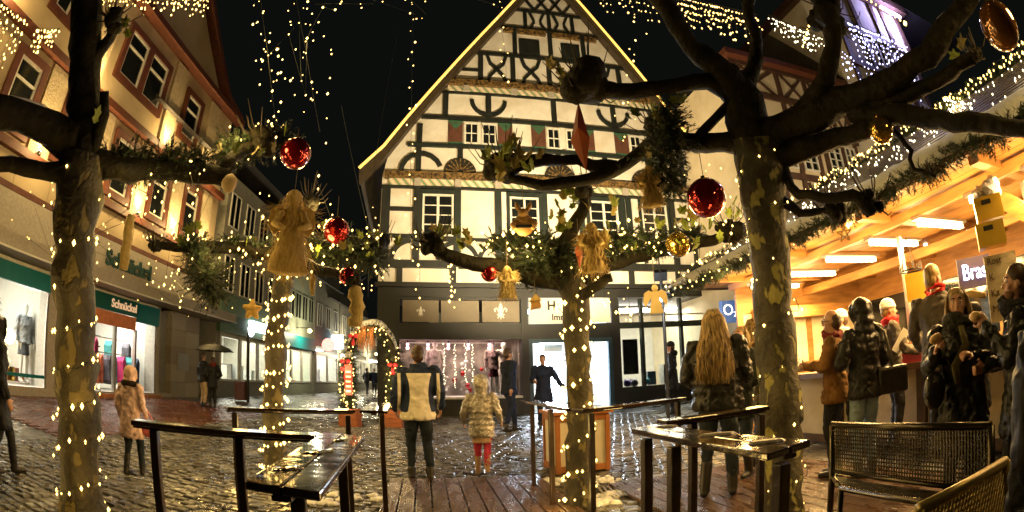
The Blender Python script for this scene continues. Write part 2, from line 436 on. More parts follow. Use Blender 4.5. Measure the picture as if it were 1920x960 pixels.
# first floor jetty: painted boards below the carved sill
beam(-.62, 10.52, 6.9, 6.98, .07)
m_zig = mat('painted_zigzag', (.5, .3, .2), .6)
nt = m_zig.node_tree; b = nt.nodes['Principled BSDF']; wv = nt.nodes.new('ShaderNodeTexWave'); wv.inputs['Scale'].default_value = 2.0; wv.inputs['Distortion'].default_value = .5
wv.bands_direction = 'DIAGONAL'; rp = nt.nodes.new('ShaderNodeValToRGB'); nt.links.new(nt.nodes['Texture Coordinate'].outputs['Object'], wv.inputs['Vector']); nt.links.new(wv.outputs[0], rp.inputs[0]); nt.links.new(rp.outputs[0], b.inputs['Base Color'])
rp.color_ramp.interpolation = 'CONSTANT'; el = rp.color_ramp.elements; el[0].color = (.72, .66, .5, 1); el[1].color = (.5, .16, .09, 1); el[1].position = .42
e = el.new(.62); e.color = (.74, .66, .5, 1); e = el.new(.8); e.color = (.16, .30, .14, 1)
for lo, hi, ends in ((6.98, 7.2, [-.5, .46, 1.68, 2.91, 4.36, 5.55, 7.1, 8.82, 10.4]), (10.38, 10.58, [1.2, 1.9, 3.5, 4.78, 6.1, 7.4, 8.7])):
    for a, c in zip(ends, ends[1:]): MB().fpoly(HF, [(a + .1, lo), (c - .1, lo), (c - .1, hi), (a + .1, hi)], .0, .09).build('painted_board', m_zig, house)
    for a in ends[1:-1]: MB().fbox(HF, a - .1, a + .1, lo - .02, hi + .02, 0, .16).build('beam_end', m_stone, house)
for a, c in ((-.55, 1.6), (1.6, 3.6), (3.6, 6.2), (6.2, 8.3), (8.3, 10.45)): MB().fbox(HF, a, c, 7.2, 7.42, 0, .17).build('carved_sill', m_carved, house)
for a, c in ((1.0, 3.5), (3.5, 6.2), (6.2, 8.9)): MB().fbox(HF, a, c, 10.58, 10.80, 0, .2).build('carved_sill', m_carved, house)
# fan rosettes
def rosette(u):
    f = MB().fpoly(HF, arc(u, 7.45, .5, 0, 180, 10), 0, .07).build('fan_rosette', m_timber, house)
    s = MB()
    for k in range(9):
        a = R(10 + 20 * k); s.fband(HF, [(u + .1 * math.cos(a), 7.47 + .1 * math.sin(a)), (u + .45 * math.cos(a), 7.47 + .45 * math.sin(a))], .035, .07, .10)
    s.build('carving', m_carved, f)
for u in (1.75, 4.9, 7.9): rosette(u)
brace(arc(.55, 7.45, .62, 180, 20), .15); brace(mir(arc(.55, 7.45, .62, 180, 20)), .15)
# gable floor with shuttered windows
for u in (.46, 9.44): post(u, 7.42, 9.1, .17)
for u in (1.75, 3.3, 4.9, 6.5, 8.1): post(u, 7.95, 8.3, .16)
beam(.1, 9.8, 8.3, 8.42, .06, m_timber_green); beam(.5, 9.4, 9.3, 9.42, .06)
for u in (1.25, 2.65, 4.85, 7.0, 8.5): post(u, 9.42, 10.36, .17)
for cu in (2.65, 7.0): brace(arc(cu, 10.1, .55, 180, 360, 12), .13)
beam(.85, 9.05, 10.3, 10.38, .05)
# second gable floor
F3 = [2.39, 3.5, 4.78, 6.07, 7.41]
for u in F3: post(u, 10.8, 11.98, .16)
for a, c in zip(F3, F3[1:]):
    for s in (1, -1):
        l = [(-.42, 10.8), (-.28, 11.12), (0, 11.4), (.28, 11.62), (.42, 11.98)] if s > 0 else [(.42, 10.8), (.28, 11.12), (0, 11.4), (-.28, 11.62), (-.42, 11.98)]
        brace([((a + c) / 2 + du * .8, z) for du, z in l], .11)
beam(2.0, 7.8, 11.98, 12.1, .05); beam(1.75, 2.35, 11.25, 11.33, .04); beam(7.45, 8.1, 11.25, 11.33, .04)
for u in (3.6, 4.9, 6.15): post(u, 12.1, 13.25, .15)
for u0, u1 in ((3.75, 4.5), (5.3, 6.0)):
    h = MB().fbox(HF, u0, u1, 12.13, 12.85, 0, .05).build('loft_hatch', m_timber_green, house); MB().fbox(HF, u0 + .06, u1 - .06, 12.19, 12.8, .05, .07).build('hatch_board', m_timber, h)
for a, c in ((3.2, 3.55), (3.7, 4.75), (4.98, 6.05), (6.25, 6.7)): MB().fbox(HF, a, c, 13.08, 13.28, 0, .12).build('carved_sill', m_carved, house)
beam(2.9, 7.0, 13.28, 13.38, .06)
F4 = [4.02, 4.92, 5.82]
for u in F4: post(u, 13.38, 14.2, .13)
for a, c in zip(F4, F4[1:]):
    for s in (1, -1): brace([((a + c) / 2 + du * .7, z) for du, z in [(-.4 * s, 13.38), (-.18 * s, 13.68), (-.18 * s, 13.8), (-.4 * s, 14.2)]], .09)
beam(3.6, 6.3, 14.2, 14.3, .05)
for k in range(-3, 4):
    for s in (1, -1):
        u0 = GC + k * .55; pts = [(u0, 14.3), (u0 + s * .9, 15.75)]
        if all(z < APZ - .3 - abs(u - GC) * 1.5 for u, z in pts) or abs(k) < 2: brace([pts[0], (GC + (u0 + s * .6 - GC), 15.25)], .085)
# windows
def window(fr, parent, u0, u1, z0, z1, cols=2, rows=4, d=.06, mf=None, mp=None, fw=.055, name='window', sash=True):
    mf = mf or m_white; f = MB()
    for a in ((u0, u1, z0, z0 + fw), (u0, u1, z1 - fw, z1), (u0, u0 + fw, z0 + fw, z1 - fw), (u1 - fw, u1, z0 + fw, z1 - fw)): f.fbox(fr, *a, .0, d)
    cw = (u1 - u0 - 2 * fw) / cols; rh = (z1 - z0 - 2 * fw) / rows
    if sash: f.fbox(fr, (u0 + u1) / 2 - fw * .7, (u0 + u1) / 2 + fw * .7, z0 + fw, z1 - fw, 0, d * .9)
    for i in range(1, rows): f.fbox(fr, u0 + fw, u1 - fw, z0 + fw + i * rh - .014, z0 + fw + i * rh + .014, 0, d * .7)
    for i in range(1, cols):
        if not (sash and i * 2 == cols): f.fbox(fr, u0 + fw + i * cw - .014, u0 + fw + i * cw + .014, z0 + fw, z1 - fw, 0, d * .75)
    w = f.build(name, mf, parent)
    for i in range(cols):
        for j in range(rows):
            MB().fbox(fr, u0 + fw + i * cw + .012, u0 + fw + (i + 1) * cw - .012, z0 + fw + j * rh + .012, z0 + fw + (j + 1) * rh - .012, .005, .02).build('pane', mp or m_pane, w)
    return w
for u0, u1 in ((.63, 1.56), (3.27, 4.17), (5.82, 6.8), (7.66, 8.6)):
    window(HF, house, u0, u1, 5.44, 6.74)
    c = MB(); c.fbox(HF, u0 - .1, u1 + .1, 6.74, 6.88, 0, .08); c.fbox(HF, u0 - .1, u0, 5.4, 6.74, 0, .05); c.fbox(HF, u1, u1 + .1, 5.4, 6.74, 0, .05); c.build('window_casing', m_timber_green, house)
for u0, u1 in ((1.86, 2.34), (2.42, 2.9), (4.56, 5.02), (5.2, 5.62), (7.5, 7.96), (8.06, 8.5)): window(HF, house, u0, u1, 8.46, 9.24, 2, 2, sash=False)
def shutter(u0, u1):
    s = MB().fbox(HF, u0, u1, 8.5, 9.2, 0, .05).build('shutter', m_shutter, house)
    for z in (8.43, 9.2): MB().fbox(HF, u0, u1, z, z + .07, 0, .06).build('shutter_rail', m_shutter_green, s)
    MB().fpoly(HF, [(u0 + .04, 9.18), (u1 - .04, 9.18), ((u0 + u1) / 2, 8.95)], .05, .055).build('painted_triangle', m_shutter_green, s)
for u in ((1.36, 1.82), (2.95, 3.42), (4.05, 4.52), (5.68, 6.2), (6.95, 7.45), (8.55, 9.0)): shutter(*u)
# roof and verge
VL = [(-1.32, 7.2), (-.62, 7.95), (0, 8.9), (2.95, 13.3), (GC, APZ + .1)]
for line in (VL, mir(VL)):
    s = -1 if line is VL else 1
    for a, c in zip(line, line[1:]):
        l2 = [(a[0], a[1]), (c[0], c[1]), (c[0], c[1] + .28), (a[0], a[1] + .28)]
        MB().fpoly(HF, l2, -12, .30).build('roof_slope', m_roof, house)
        MB().fpoly(HF, [(a[0] - s * .02, a[1] - .22), (c[0] - s * .02, c[1] - .22), (c[0], c[1] + .02), (a[0], a[1] + .02)], -.02, .33).build('verge_board', m_verge, house)
for line, lab in ((VL, 'thin yellow rope light on the gable slope facing the fashion store'), (mir(VL), 'thin yellow rope light on the gable slope facing the stall')):
    o = MB().tube([HF.p(u, z + .2, .36) for u, z in line], .045, 6).build('rope_light', m_rope); tag(rehome(o), lab, 'rope light', 'rope lights on the gable')
# side facade of the house (street side), and rain gutter
mb = MB(); mb.bar(HF.p(-1.25, 7.2, .2), HF.p(-1.25, 7.2, -11), .12, .1); mb.build('gutter', m_verge, house)
# sign panels
for a, c in ((.1, 1.13), (1.2, 2.29), (2.38, 3.47)): MB().fbox(HF, a, c, 2.92, 3.54, 0, .03).build('sign_panel', m_sign, house)
sg = MB().fbox(HF, 3.76, 6.3, 2.88, 3.63, 0, .035).build('sign_board', m_sign_white, house)
text('H', HF, 4.44, 3.39, .04, .27, m_black, sg, font_bold=.012)
text('Immobilien', HF, 5.02, 3.05, .04, .19, m_black, sg, font_bold=.006)
# fleur-de-lis emblem on the third panel, a small leaf emblem on the first
def emblem(u, z, s, mt):
    mb = MB()
    mb.fpoly(HF, [(u, z + .26 * s), (u + .06 * s, z + .12 * s), (u + .035 * s, z - .08 * s), (u - .035 * s, z - .08 * s), (u - .06 * s, z + .12 * s)], .03, .036)
    for k in (1, -1):
        mb.fband(HF, [(u + k * .04 * s, z - .08 * s), (u + k * .07 * s, z + .03 * s), (u + k * .13 * s, z + .09 * s), (u + k * .18 * s, z + .05 * s), (u + k * .16 * s, z - .02 * s)], .04 * s, .03, .036)
        mb.fband(HF, [(u + k * .03 * s, z - .12 * s), (u + k * .09 * s, z - .2 * s)], .035 * s, .03, .036)
    mb.fbox(HF, u - .11 * s, u + .11 * s, z - .12 * s, z - .08 * s, .03, .038)
    mb.fpoly(HF, [(u - .03 * s, z - .12 * s), (u + .03 * s, z - .12 * s), (u, z - .26 * s)], .03, .036)
    mb.build('fleur_emblem', mt, house)
emblem(2.92, 3.24, 1, m_white); emblem(.62, 3.22, .6, m_sign_white)
# shop interiors
m_shopfloor = mat('shop_floor', (.40, .36, .30), .4, var=.1)
mb = MB(); mb.fbox(HF, .02, 3.52, .72, .78, -2, -.02); mb.build('display_floor', m_snow, house)
mb = MB(); mb.fbox(HF, .02, 3.52, .72, 2.9, -1.7, -1.6); mb.fbox(HF, -.1, .02, .7, 2.9, -1.7, -.3); mb.fbox(HF, 3.52, 3.6, .7, 2.9, -1.7, -.4); mb.build('display_back', m_shopdark, house)
mb = MB(); mb.fbox(HF, 3.6, 10.3, .1, 3.6, -4.1, -4); mb.fbox(HF, 3.64, 3.72, .1, 3.6, -4, -.42); mb.fbox(HF, 10.2, 10.3, .1, 3.6, -4, -.42); mb.fbox(HF, 6.4, 6.5, .1, 3.6, -4, -.42); mb.build('shop_inner_wall', m_shopwall, house)
mb = MB(); mb.fbox(HF, 3.6, 10.3, .1, .2, -4, -.4); mb.build('shop_floor', m_shopfloor, house)
for a, c in ((6.58, 7.32), (7.42, 8.75), (8.85, 10.18)): MB().fbox(HF, a, c, .86, 2.68, -.1, -.085).build('shop_glass', m_glass, house)
MB().fbox(HF, .04, 3.5, .8, 2.42, -.1, -.085).build('shop_glass', m_glass, house)
mb = MB()
for a, c, z0, z1 in ((6.55, 10.2, .72, .86), (6.55, 10.2, 2.68, 2.86), (7.32, 7.42, .86, 3.6), (8.75, 8.85, .86, 3.6), (6.55, 6.6, .86, 3.6)): mb.fbox(HF, a, c, z0, z1, -.12, .03)
mb.build('shop_window_frame', m_timber_green, house)
for a, c in ((6.6, 7.32), (7.42, 8.75), (8.85, 10.15)):
    MB().fbox(HF, a, c, 3.05, 3.1, -.03, .02).build('grille_bar', m_alu, house)
mb = MB()
for a, c, z0, z1 in ((3.72, 3.84, .2, 2.42), (5.06, 5.16, .2, 2.42), (5.55, 5.68, .2, 2.42), (6.2, 6.33, .2, 2.42), (3.84, 6.2, 2.3, 2.42)): mb.fbox(HF, a, c, z0, z1, -.75 if 4 < a < 6 else -.1, -.6 if 4 < a < 6 else .02)
mb.build('door_frame', mat('blue_door_frame', (.02, .06, .09), .5), house)
MB().fbox(HF, 4.2, 5.0, .4, 2.05, -.98, -.93).build('lit_screen', m_lightbox, house)
MB().fbox(HF, 4.35, 4.95, 2.08, 2.28, -.72, -.7).build('door_poster', m_sign_white, house)
for k in range(3): MB().fbox(HF, 5.72 + k * .0, 6.16, .9 + k * .45, 1.2 + k * .45, -1.6, -1.56).build('wall_poster', mat('poster_%d' % k, ((.35, .5, .5), (.6, .6, .5), (.75, .7, .3))[k], .6), house)
MB().fbox(HF, 6.78, 7.28, 1.25, 2.35, -.28, -.22).build('dark_display_board', m_black, house)
for u, z, r, c in ((6.9, .98, .12, (.22, .16, .5)), (7.15, .98, .13, (.7, .7, .75)), (7.6, 1.0, .1, (.1, .4, .5))):
    MB().ball(HF.p(u, z, -.3), r, 12, 8).build('display_ball', mat('ball_paint', c, .3), house, True)
for u, z0, z1, w, c in ((7.0, .86, 1.1, .3, (.5, .55, .6)), (7.7, .86, 1.3, .3, (.3, .35, .4)), (8.3, .86, 1.5, .4, (.6, .6, .55)), (9.2, .86, 1.4, .5, (.4, .4, .35)), (6.7, .86, 1.05, .12, (.1, .1, .12))):
    MB().fbox(HF, u, u + w, z0, z1, -.8, -.45).build('display_item', mat('item_paint', c, .5), house)
for u0, u1 in ((3.9, 6.2), (6.7, 8.4), (8.6, 10)):
    MB().fbox(HF, u0, u1, 3.48, 3.52, -2.6, -1.6).build('ceiling_light', m_shoplight, house)
lamp('AREA', HF.p(4.7, 1.9, -.85), 420, (.72, .86, 1), to=HF.p(5.1, .9, 3), sx=.9, sy=1.2, name='shop_lamp')
lamp('AREA', HF.p(8.3, 3.4, -1.5), 130, (1, .97, .82), to=HF.p(8.3, .8, -1.2), sx=2.5, sy=1, name='shop_lamp')
lamp('AREA', HF.p(5.1, 3.4, -1.8), 90, (.85, .93, 1), to=HF.p(5.1, .3, -1.5), sx=2, sy=1, name='shop_lamp')

# ------------------------------------------------------------------ fashion store on the left
lp = atd(211, 741, 16)
LF = Frame((lp.x, lp.y, 0), -1.63628)
store = thing('fashion_store', LF.p(-1, .3), 'large cream building with red window frames above a teal fronted clothes shop', 'building')
mb = MB()
mb.fpoly(LF, [(-9, 4.6), (5.9, 4.6), (5.9, 11.6), (4.75, 11.75), (.9, 14.6), (-2.5, 17.4), (-9, 17.4)], -.4, 0)
mb.fbox(LF, 5.6, 5.9, .1, 11.4, -9, -.41)
mb.build('wall', m_cream, store)
for z, s1, h, d in ((11.5, 6.3, .22, .45), (8.0, 5.9, .22, .28), (5.42, 5.6, .2, .22), (4.6, 5.95, .14, .12)): MB().fbox(LF, -9, s1, z, z + h, 0, d).build('red_band', m_red, store)
for a, c in (((6.2, 11.62), (4.8, 11.85)), ((4.8, 11.85), (.9, 14.75)), ((.9, 14.75), (-2.5, 17.6))):
    MB().fpoly(LF, [a, c, (c[0], c[1] + .3), (a[0], a[1] + .3)], -.4, .35).build('verge_board', m_red, store)
def store_window(s0, s1, z0, z1, cols):
    f = MB(); w = .2
    for a in ((s0, s1, z0, z0 + w), (s0, s1, z1 - w, z1), (s0, s0 + w, z0 + w, z1 - w), (s1 - w, s1, z0 + w, z1 - w)): f.fbox(LF, *a, 0, .12)
    if cols == 2: f.fbox(LF, (s0 + s1) / 2 - .14, (s0 + s1) / 2 + .14, z0 + w, z1 - w, 0, .12)
    o = f.build('window_surround', m_red, store)
    n = cols; inner = (s1 - s0 - 2 * w - (.28 if n == 2 else 0)) / n
    for k in range(n):
        a = s0 + w + k * (inner + .28)
        fr = MB()
        for q in ((a, a + .07, z0 + w, z1 - w), (a + inner - .07, a + inner, z0 + w, z1 - w), (a + .07, a + inner - .07, z0 + w, z0 + w + .07), (a + .07, a + inner - .07, z1 - w - .07, z1 - w), (a + .07, a + inner - .07, z1 - w - .55, z1 - w - .49)): fr.fbox(LF, *q, 0, .07)
        fr.build('sash', m_white, o); MB().fbox(LF, a + .08, a + inner - .08, z0 + w + .08, z1 - w - .08, 0, .02).build('pane', m_pane, o)
for s0, s1, c in ((-5.9, -4.0, 2), (-2.35, .55, 2), (1.85, 3.25, 1)): store_window(s0, s1, 9.0, 10.95, c)
for s0, s1, c in ((-6.2, -4.9, 1), (-3.9, -2.6, 1), (-1.4, -.1, 1), (.85, 2.15, 1), (3.05, 4.35, 1)): store_window(s0, s1, 5.75, 7.75, c)
for z0, z1, ss in ((8.25, 11.4, (-7.4, -3.2, 1.2, 4.2)), (5.64, 7.95, (-4.4, -2.0, .38, 2.6, 4.85))):
    for s in ss: MB().fbox(LF, s - .38, s + .38, z0, z1, 0, .10).build('pilaster', m_pil, store)
# wall uplights at the foot of each pilaster
for z0, ss in ((8.24, (-7.4, -3.2, 1.2, 4.2)), (5.64, (-4.4, -2.0, .38, 2.6, 4.85))):
    for k, s in enumerate(ss):
        row = 'upper' if z0 > 7 else 'lower'
        t = thing('wall_uplight', LF.p(s, z0, .25), 'small uplight on the %s red band below the %s pilaster from the far end' % (row, ('fifth', 'fourth', 'third', 'second', 'first')[k + 5 - len(ss)]), 'uplight', 'uplights on the cream store')
        MB().cyl(LF.p(s, z0, .2), LF.p(s, z0 + .09, .2), .06).build('housing', m_black, t)
        MB().cyl(LF.p(s, z0 + .09, .2), LF.p(s, z0 + .1, .2), .052).build('lens', m_shoplight, t)
        lamp('SPOT', LF.p(s, z0 + .12, .2), 260, (1, .70, .28), .08, LF.p(s, z0 + 3, -.02), t, 80, .8); lamp('POINT', LF.p(s, z0 + .25, .7), 85, (1, .68, .26), .1, parent=t)
# stone band of slabs behind the sign, beige fascia, canopy
for i in range(11): MB().fbox(LF, -9 + i * 1.35, -9 + i * 1.35 + 1.335, 4.76, 5.4, 0, .06).build('stone_slab', m_cream, store)
MB().fbox(LF, -9, 6.6, 3.55, 4.58, 0, .14).build('sign_fascia', m_stone, store)
mb = MB(); mb.fbox(LF, -9, 6.65, 3.22, 3.55, 0, .95); mb.build('canopy', m_stone, store)
MB().fbox(LF, -9, 6.65, 3.20, 3.24, .95, 1.0).build('canopy_edge', m_white, store)
sgn = text('Schnückel', LF, .35, 4.08, .17, .44, mat('teal_letter', (.008, .05, .046), .5), store, .03, font_bold=.02, sx=1.0)
# shopfront
mb = MB(); mb.fbox(LF, -9, 3.3, .1, .4, -.3, .06); mb.fbox(LF, -2.95, -2.5, .1, 3.2, -.4, .05); mb.fbox(LF, 2.35, 2.5, .1, 3.2, -.5, .05); mb.build('shop_plinth', m_stone, store)
mb = MB(); mb.fbox(LF, -9, 5.9, .1, 4.6, -4.2, -4.0); mb.fbox(LF, 2.5, 2.6, .1, 3.2, -4, -.5); mb.fbox(LF, -2.9, -2.8, .1, 3.2, -4, -.4); mb.build('shop_inner_wall', m_shopwall, store)
mb = MB(); mb.fbox(LF, -9, 2.5, 3.12, 3.2, -4, 0); mb.build('shop_ceiling', m_shopwall, store)
mb = MB(); mb.fbox(LF, -9, 2.5, .3, .4, -4, -.3); mb.build('shop_floor', m_shopfloor, store)
MB().fbox(LF, -9, -2.95, 2.7, 3.1, -.1, .08).build('teal_fascia', m_teal, store)
tf = MB().fbox(LF, -1.1, 1.1, 2.68, 3.12, -.1, .10).build('teal_sign_board', mat('dark_teal', (.0, .10, .09), .5, var=.05), store)
text('Schnückel', LF, .35, 2.9, .11, .24, mat('cream_letter', (.85, .55, .32), .5, emit=.5), tf, .006, font_bold=.008, sx=1.0)
MB().fbox(LF, 1.14, 2.4, 2.55, 3.12, -.1, .08).build('teal_fascia', m_teal, store)
MB().fbox(LF, -8.9, -2.98, .42, 2.68, -.06, -.045).build('shop_glass', m_glass, store)
MB().fbox(LF, 1.25, 2.36, .42, 2.54, -.06, -.045).build('shop_glass', m_glass, store)
MB().fbox(LF, -8.9, -2.98, .62, .70, -.04, .0).build('teal_rail', m_teal, store)
mb = MB()
for q in ((-2.5, -1.1, 2.3, 3.1), (-1.1, 1.1, 2.28, 2.66)): mb.fbox(LF, *q, -.1, .04)
mb.build('orange_lintel', mat('orange_lintel', (.7, .25, .10), .5, var=.1), store)
for s in (-1.12, .1, 1.16): MB().fbox(LF, s - .05, s + .05, .4, 2.3, -.1, .02).build('door_post', m_alu, store)
MB().fbox(LF, -1.05, .05, .42, 2.27, -.05, -.04).build('door_leaf', m_glass, store)
MB().fbox(LF, -2.5, 2.4, .12, .36, .06, .22).build('step', mat('orange_step', (.5, .2, .08), .5), store)
MB().fbox(LF, 2.5, 3.25, .3, 3.1, -.25, -.18).build('grey_door', mat('grey_door', (.24, .24, .22), .5, var=.1), store)
for i in range(5):
    for j in range(2): MB().fbox(LF, 3.28 + j * 1.0, 3.28 + j * 1.0 + .985, .2 + i * .6, .79 + i * .6, -.4, .03).build('granite_block', mat('granite_%d%d' % (i, j), [(.34, .30, .24), (.40, .36, .29), (.30, .26, .21)][(i + j) % 3], .6, scale=30, bump=.1), store)
MB().fbox(LF, 3.75, 4.5, 1.2, 1.8, .03, .05).build('plaque', m_alu, store)
MB().fbox(LF, 5.26, 5.9, .2, 3.2, -1.2, -1.1).build('recess', m_stone, store)
for s, p in ((-4.5, 320), (-7, 120), (.2, 90), (1.8, 90), (-1.5, 60)): lamp('AREA', LF.p(s, 3.05, -1.2 if s > -3 else -.9), p, (1, .93, .82), to=LF.p(s, .4, -1.0), sx=1.2, sy=1, name='shop_lamp')
for s in (-6.5, -4.2, -1.4, .3, 1.9): MB().fbox(LF, s - .5, s + .5, 3.08, 3.11, -1.8, -1.2).build('ceiling_light', m_shoplight, store)
# clothes on rails
for k in range(22):
    s = -.9 + k * .14; c = random.choice([(.5, .04, .16), (.04, .05, .10), (.6, .6, .6), (.05, .28, .28), (.55, .16, .08), (.1, .1, .12), (.45, .38, .28), (.35, .03, .05)])
    z1 = 1.45 if k % 5 else 1.9; d = -.5 - random.random() * .9
    MB().fpoly(LF, [(s - .05, z1 - .9 + .2 * random.random()), (s + .06, z1 - .9), (s + .09, z1 - .15), (s, z1), (s - .09, z1 - .15)], d - .35, d).build('garment', mat('cloth_%d' % k, c, .8, var=.3, bump=.3), store)
for z in (1.5, 1.95): MB().bar(LF.p(-1, z, -.9), LF.p(2.3, z, -.9), .03, .03).build('clothes_rail', m_alu, store)
for k in range(5): MB().fbox(LF, -.05, 1.0, .7 + k * .32, .74 + k * .32, -1.9, -1.5).build('shelf', m_black, store)

# ------------------------------------------------------------------ the buildings further along the street
def rowhouse(nm, s0, s1, h, label, mw, shop, cols, band=None, storeys=2, deep=8):
    t = thing(nm, LF.p((s0 + s1) / 2, gz(*LF.p(s0, 0).xy)), label, 'building', 'houses along the shopping street')
    zb = .1
    mb = MB(); mb.fbox(LF, s0, s1, 3.3, h, -deep, 0); mb.fbox(LF, s0, s0 + .35, zb, 3.3, -deep, .0); mb.fbox(LF, s1 - .35, s1, zb, 3.3, -deep, 0); mb.fbox(LF, s0 + .35, s1 - .35, zb, .9, -.3, 0); mb.build('wall', mw, t)
    MB().fpoly(Frame(LF.p(s0 - .0, 0, 0), -1.63628 - math.pi / 2), [(-.3, h - .02), (deep * .5, h + deep * .42), (deep + .3, h - .02)], -(s1 - s0), 0).build('roof', m_roof, t)
    mb = MB(); mb.fbox(LF, s0 + .35, s1 - .35, zb, 3.3, -3.1, -3); mb.fbox(LF, s0 + .35, s1 - .35, .5, .6, -3, -.3); mb.build('shop_inner_wall', m_shopwall, t)
    if band: MB().fbox(LF, s0, s1, 2.9, band[0], 0, .18).build('fascia', band[1], t)
    n = max(1, int((s1 - s0) / 2)); w = (s1 - s0 - .7) / n
    for k in range(n):
        a = s0 + .35 + k * w
        f = MB(); f.fbox(LF, a, a + .12, .9, 2.9, -.1, .03); f.fbox(LF, a + w - .12, a + w, .9, 2.9, -.1, .03); f.fbox(LF, a + .12, a + w - .12, .9, 1.0, -.1, .02); f.fbox(LF, a + .12, a + w - .12, 2.72, 2.9, -.1, .02)
        o = f.build('shop_window', m_white, t); MB().fbox(LF, a + .12, a + w - .12, 1.0, 2.72, -.06, -.05).build('pane', m_glass, o)
    for j in range(storeys):
        z = 4.6 + j * 2.7
        if z + 1.6 > h: break
        for k in range(cols):
            a = s0 + (k + .5) * (s1 - s0) / cols
            window(LF, t, a - .5, a + .5, z, z + 1.5, 2, 1, .05, m_white if mw is not m_pale else m_pale)
    MB().fbox(LF, s0 + .6, s1 - .6, 3.2, 3.24, -2, -1).build('ceiling_light', m_shoplight, t)
    lamp('AREA', LF.p((s0 + s1) / 2, 3.1, -1.3), shop[0], shop[1], to=LF.p((s0 + s1) / 2, 0, -.5), sx=s1 - s0 - 1.5, sy=1.2, name='shop_lamp')
    for k in range(int((s1 - s0) * 1.2)):
        a = s0 + .6 + random.random() * (s1 - s0 - 1.4); z1 = 1 + random.random() * .9
        MB().fbox(LF, a, a + .15 + .3 * random.random(), .6, z1, -1.5 - random.random(), -1.3 + random.random() * .5).build('display_item', mat('goods', random.choice([(.5, .48, .44), (.12, .10, .10), (.45, .16, .12), (.3, .32, .3)]), .6), t)
    return t
b2 = rowhouse('shop_building', 6.7, 13.3, 9.5, 'green fascia shop building next to the cream store', m_greyhouse, (240, (1, .95, .78)), 4, (4.5, m_green))
MB().fbox(LF, 9.4, 11.4, 3.2, 3.65, .2, .4).build('lit_sign', mat('white_lit_sign', (.9, .95, 1), emit=3, ecol=(.8, .9, 1)), b2)
b3 = rowhouse('street_house', 13.6, 19.6, 10.5, 'pale green street house behind the lit trunk', m_pale, (230, (1, .92, .80)), 5, (3.6, m_teal))
b4 = rowhouse('street_house', 19.9, 25.8, 8.5, 'grey street house with a lit round sign over its shop', m_greyhouse, (330, (1, .97, .92)), 3)
MB().cyl(LF.p(20.6, 3.4, .7), LF.p(20.85, 3.4, .7), .42, 14).build('round_sign', mat('red_lit_sign', (.9, .3, .3), emit=2, ecol=(1, .3, .25)), b4)
MB().fbox(LF, 23.6, 23.8, 3.3, 4.3, .1, .9).build('lit_sign', mat('blue_lit_sign', (.5, .7, 1), emit=3, ecol=(.5, .75, 1)), b4)
b5 = rowhouse('street_house', 26.1, 36, 7.6, 'dim grey house further up the shopping street', m_greyhouse, (260, (1, .85, .6)), 4)
b6 = rowhouse('street_house', 36.3, 50, 6.8, 'dim low house at the bend of the shopping street', m_greyhouse, (160, (1, .8, .5)), 5)
def plainhouse(nm, x0, x1, y0, y1, h, label, mw):
    t = thing(nm, ((x0 + x1) / 2, (y0 + y1) / 2, .3), label, 'building', 'houses along the shopping street')
    MB().box(((x0 + x1) / 2, (y0 + y1) / 2, h / 2 + .1), (x1 - x0, y1 - y0, h)).build('wall', mw, t)
    fr = Frame((x0, y0, 0), 0)
    MB().fpoly(fr, [(-.3, h), ((x1 - x0) / 2, h + (x1 - x0) * .5), (x1 - x0 + .3, h)], -(y1 - y0), .2).build('roof', m_roof, t)
    for j in range(2):
        for k in range(3): a = (k + .5) * (x1 - x0) / 3; window(fr, t, a - .45, a + .45, 1.3 + j * 2.8, 2.7 + j * 2.8, 2, 2)
    return t
for s, z, pw, lab in ((16.5, 3.9, 260, 'added wall lantern brightening the pale green street house'), (25.9, 3.6, 420, 'bright wall lantern between the two grey street houses'), (36, 3.6, 420, 'far bright lantern up the shopping street')):  # the nearest lantern is added to brighten the pale green front
    t = thing('street_lantern', LF.p(s, z, .8), lab, 'lantern', 'lanterns along the shopping street'); MB().ball(LF.p(s, z, .8), .13, 10, 7).build('globe', m_bulb, t, True); MB().bar(LF.p(s, z + .16, 0), LF.p(s, z + .16, .85), .04, .04).build('bracket', m_black, t)
    lamp('POINT', LF.p(s, z - .1, 1.1), pw, (1, .86, .55), .2, parent=t)
plainhouse('street_house', -8.5, 1.5, 52, 60, 8, 'dark house closing the end of the shopping street', m_greyhouse)
plainhouse('street_house', -1.5, 6, 30, 42, 8, 'dark house behind the gabled half-timbered house', m_greyhouse)

# ------------------------------------------------------------------ the half-timbered house behind the stall
EF = Frame((atd(1560, 330, 17).x, atd(1560, 330, 17).y, 0), -.185)
m_beam2 = mat('brown_timber', (.06, .03, .02), .6, scale=5, col2=(.10, .05, .03), bump=.2)
m_infill = mat('warm_infill', (.66, .56, .38), .9, scale=2, col2=(.74, .64, .46), bump=.3, bscale=30)
eh = thing('half_timbered_house', EF.p(-.7, .2), 'half-timbered house with brown beams seen behind the bare plane tree and stall roof', 'house')
MB().fbox(EF, -3.6, 1.9, .1, 10.6, -9, 0).build('wall', m_infill, eh)
def ebeam(n, *q, d=.06): MB().fbox(EF, *q, 0, d).build(n, m_beam2, eh)
for z in (5.0, 6.55, 8.2, 9.25, 10.4): ebeam('timber_beam', -3.6, 1.9, z, z + .2, d=.08)
for u in (-3.4, -2.35, -1.45, -.5, -.1, .85, 1.65): ebeam('timber_post', u - .09, u + .09, 5.2, 8.2)
for u in (-3.4, -1.6, -.3, .8, 1.7): ebeam('timber_post', u - .09, u + .09, 8.4, 10.4, d=.065)
